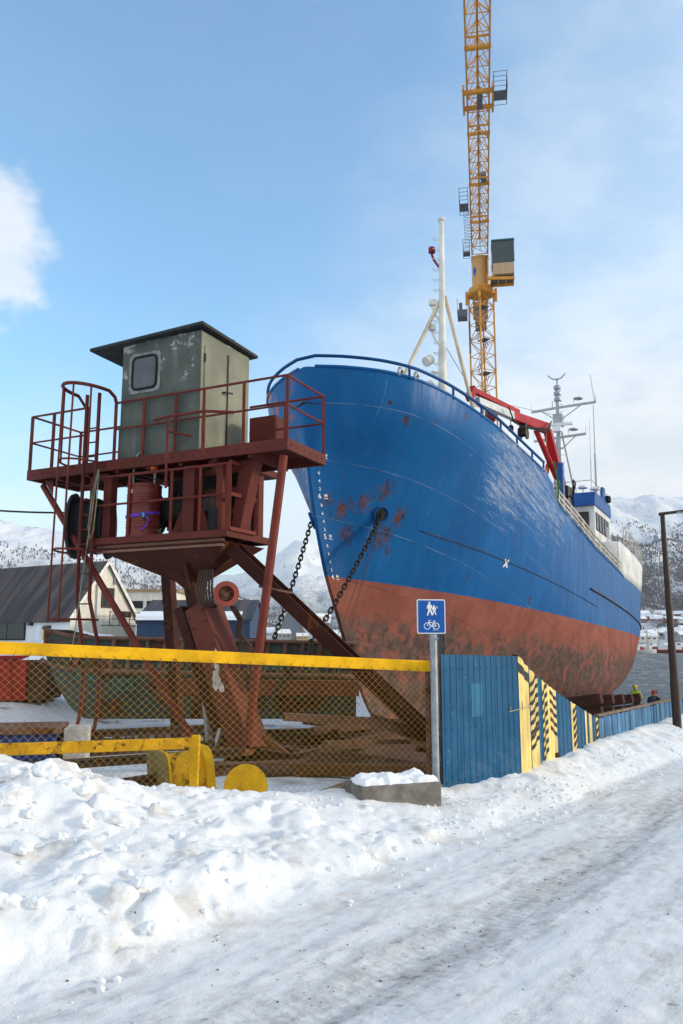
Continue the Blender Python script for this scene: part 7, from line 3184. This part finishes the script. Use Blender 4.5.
hw_, hr_, hd_ = plain('white boat hull', (.62, .62, .60), .5), plain('red brown boat hull', (.26, .06, .045), .5), plain('dark boat hull', (.035, .04, .05), .5)
for i, (px, Y, yaw, hc_, lab, s_) in enumerate((
        (638, 300, .05, hw_, "white and dark fishing boat nearest the ship's stern on the water", 1.05),
        (657, 310, 3.0, hr_, "red fishing boat moored left of the lamp post across the water", 1.05),
        (680, 320, .1, hr_, "brown fishing boat right of the lamp post across the water", 1.0),
        (652, 380, .1, hw_, "small white boat behind the red fishing boat", .9),
        (668, 470, 3.2, hw_, "small far white boat just right of the lamp post", .9),
        (246, 300, .2, hw_, "white moored boat left of the hanging anchor chain", .9),
        (262, 330, 3.0, hd_, "dark moored boat just left of the hanging anchor chain", .9),
        (283, 310, .1, hw_, "white moored boat below the triangular church", 1.0),
        (301, 300, 3.1, hd_, "dark moored boat in front of the church's right side", 1.1),
        (318, 280, .1, hw_, "white moored boat beside the ship's stem", 1.0),
        (332, 320, 2.9, hr_, "red moored boat seen just left of the ship's stem", .9))):
    Pq = P(px, 640, Y)
    fishing_boat("fishing_boat", (Pq.x, Y, SEA), yaw, hc_, lab, s_)
mb = MB()
mb.box((300, 560, SEA + .5), (420, 4, 2.2))
tag(mb.build("breakwater", plain('snowy breakwater', (.62, .63, .65), .9), None, bevel=.3), "long low snowy breakwater across the water behind the moored boats", "breakwater")

# ploughed lumps lying on the bank
MAT['lump'] = M('lump of ploughed snow', .75, 0, .3).m
_m = M('lump snow', .75, 0, .3)
_n = _m.noise(7, 7, .65)
_m.col(_m.mix(_m.math('MULTIPLY', _m.ramp(_n, .50, .68), .6), (.84, .86, .88), (.66, .60, .53)))
_m.bump(_m.noise(16, 5), .025, .9)
MAT['lump'] = _m.m
LAB = "lump of ploughed snow lying on the snow bank"
rng = random.Random(31)
lumps = [(45, 774, .16, 1.0), (62, 780, .11, 1), (70, 785, .10, 1.1), (82, 792, .10, .9), (112, 820, .13, 1.1), (128, 826, .10, 1), (86, 824, .10, .9), (118, 850, .05, 1), (140, 884, .09, 1), (129, 876, .05, 1),
         (8, 800, .16, .8), (30, 815, .09, 1), (12, 776, .14, .7), (180, 838, .06, 1), (98, 840, .05, 1), (60, 838, .07, 1), (22, 850, .10, 1), (36, 905, .07, 1), (150, 930, .06, 1), (75, 880, .06, 1), (5, 905, .10, 1), (210, 870, .05, 1),
         (330, 870, .045, 1), (374, 858, .05, 1), (395, 850, .045, 1), (420, 842, .05, 1)]
for k, (px, py, r_, fl_) in enumerate(lumps):
    # walk along the sight line until it meets the bank
    hit = None
    for Y in np.arange(2.6, 9.5, .02):
        q_ = P(px, py, Y)
        if q_.z <= float(ground_z(np.array([q_.x]), np.array([q_.y]))[0]):
            hit = q_
            break
    if hit is None:
        continue
    mb = MB()
    import bmesh
    bm = bmesh.new()
    bmesh.ops.create_icosphere(bm, subdivisions=4, radius=1)
    rr = rng.uniform(0, 30)
    r_ *= .75
    sxx, syy, szz = rng.uniform(.9, 1.3), rng.uniform(.7, 1.0), rng.uniform(.55, .8)
    for v in bm.verts:
        n_ = mnoise.fractal(v.co * 1.3 + V((rr, 0, 0)), 1.0, 2.1, 4)
        cel = mnoise.cell_vector(v.co * 1.1 + V((rr, 3, 0)))
        v.co *= 1 + .32 * n_
        v.co = V((v.co.x * sxx, v.co.y * syy, max(v.co.z, -.6) * szz)) * r_
    me = bpy.data.meshes.new("snow_lump")
    bm.to_mesh(me)
    bm.free()
    me.polygons.foreach_set("use_smooth", [True] * len(me.polygons))
    me.materials.append(MAT['lump'])
    o = bpy.data.objects.new("snow_lump", me)
    COL.objects.link(o)
    o.location = hit + V((0, 0, r_ * .12))
    o.rotation_euler = (rng.uniform(-.2, .2), rng.uniform(-.2, .2), rng.uniform(0, 3))
    tag(o, LAB, "snow lump", "snow lumps on the bank")

# ------------------------------------------------------------------ crumbs of snow and grit
def crumbs(name, n, rlo, rhi, qlo, qhi, smin, smax, mat, label, seed, flat=.75, keep=None):
    r_ = np.random.RandomState(seed)
    ico = bmesh.new()
    bmesh.ops.create_icosphere(ico, subdivisions=1, radius=1)
    base = np.array([v.co[:] for v in ico.verts])
    fac = [[v.index for v in f.verts] for f in ico.faces]
    ico.free()
    r = rlo + (rhi - rlo) * r_.rand(n) ** 1.2
    u = r_.rand(n)
    qf = np.interp(r, QF_R, QF_Q)
    q = qlo + u * (np.where(qhi is None, qf - .25, qhi if qhi is not None else 0) - qlo)
    x = E0[0] + RD[0] * r + RN[0] * q
    y = E0[1] + RD[1] * r + RN[1] * q
    dens = fbm(x * 1.1 + seed, y * 1.1, 3)
    ok = dens > r_.rand(n) * .5 - .25
    if keep is not None:
        ok &= keep(q, r, r_)
    x, y = x[ok], y[ok]
    z = ground_z(x, y)
    m_ = len(x)
    sz = smin + (smax - smin) * r_.rand(m_) ** 4
    co = base[None] * (1 + .45 * (r_.rand(m_, len(base), 1) - .5)) * sz[:, None, None]
    co *= (0.7 + .6 * r_.rand(m_, 1, 3))
    co[:, :, 2] *= flat
    co += np.stack([x, y, z + sz * .25], -1)[:, None, :]
    vs = co.reshape(-1, 3)
    k = len(base)
    fs = [[i + k * j for i in f] for j in range(m_) for f in fac]
    me = bpy.data.meshes.new(name)
    me.from_pydata(vs.tolist(), [], fs)
    me.materials.append(mat)
    o = bpy.data.objects.new(name, me)
    COL.objects.link(o)
    return tag(o, label, name.split('_')[-1], None, "stuff")


crumbs("snow_crumbs", 4500, -5.5, 12, -.30, None, .004, .026, MAT['lump'], "loose crumbs of ploughed snow scattered over the snow bank", 5)
crumbs("road_grit", 9000, -5.5, 9, -4.6, .1, .002, .007, plain('road grit', (.10, .085, .07), .9, 0, .4, 9), "scattered dark grit lying on the packed snow of the road", 8, .6,
       lambda q, r, r_: (np.exp(-((q + 1.05) / .45) ** 2) + .7 * np.exp(-((q + 2.6) / .4) ** 2) + np.exp(-((q + 3.7) / .5) ** 2) + .12) > r_.rand(len(q)))

# ------------------------------------------------------------------ winter air
hz_ = MB()
hz_.box((0, 2700, 372), (9000, 6600, 780))
hm = bpy.data.materials.new("cold hazy air")
hm.use_nodes = True
hm.node_tree.nodes.clear()
ho_ = hm.node_tree.nodes.new("ShaderNodeOutputMaterial")
hv = hm.node_tree.nodes.new("ShaderNodeVolumePrincipled")
hv.inputs["Color"].default_value = (.86, .91, .97, 1)
hv.inputs["Density"].default_value = 0.00008
hv.inputs["Anisotropy"].default_value = 0.0
hm.node_tree.links.new(hv.outputs[0], ho_.inputs["Volume"])
hob = hz_.build("haze", hm)
tag(hob, "thin pale winter haze over the sound and the hills", "haze", None, "stuff")
SC.cycles.volume_bounces = 0

for o in bpy.data.objects:
    if "_local" in o:
        del o["_local"]
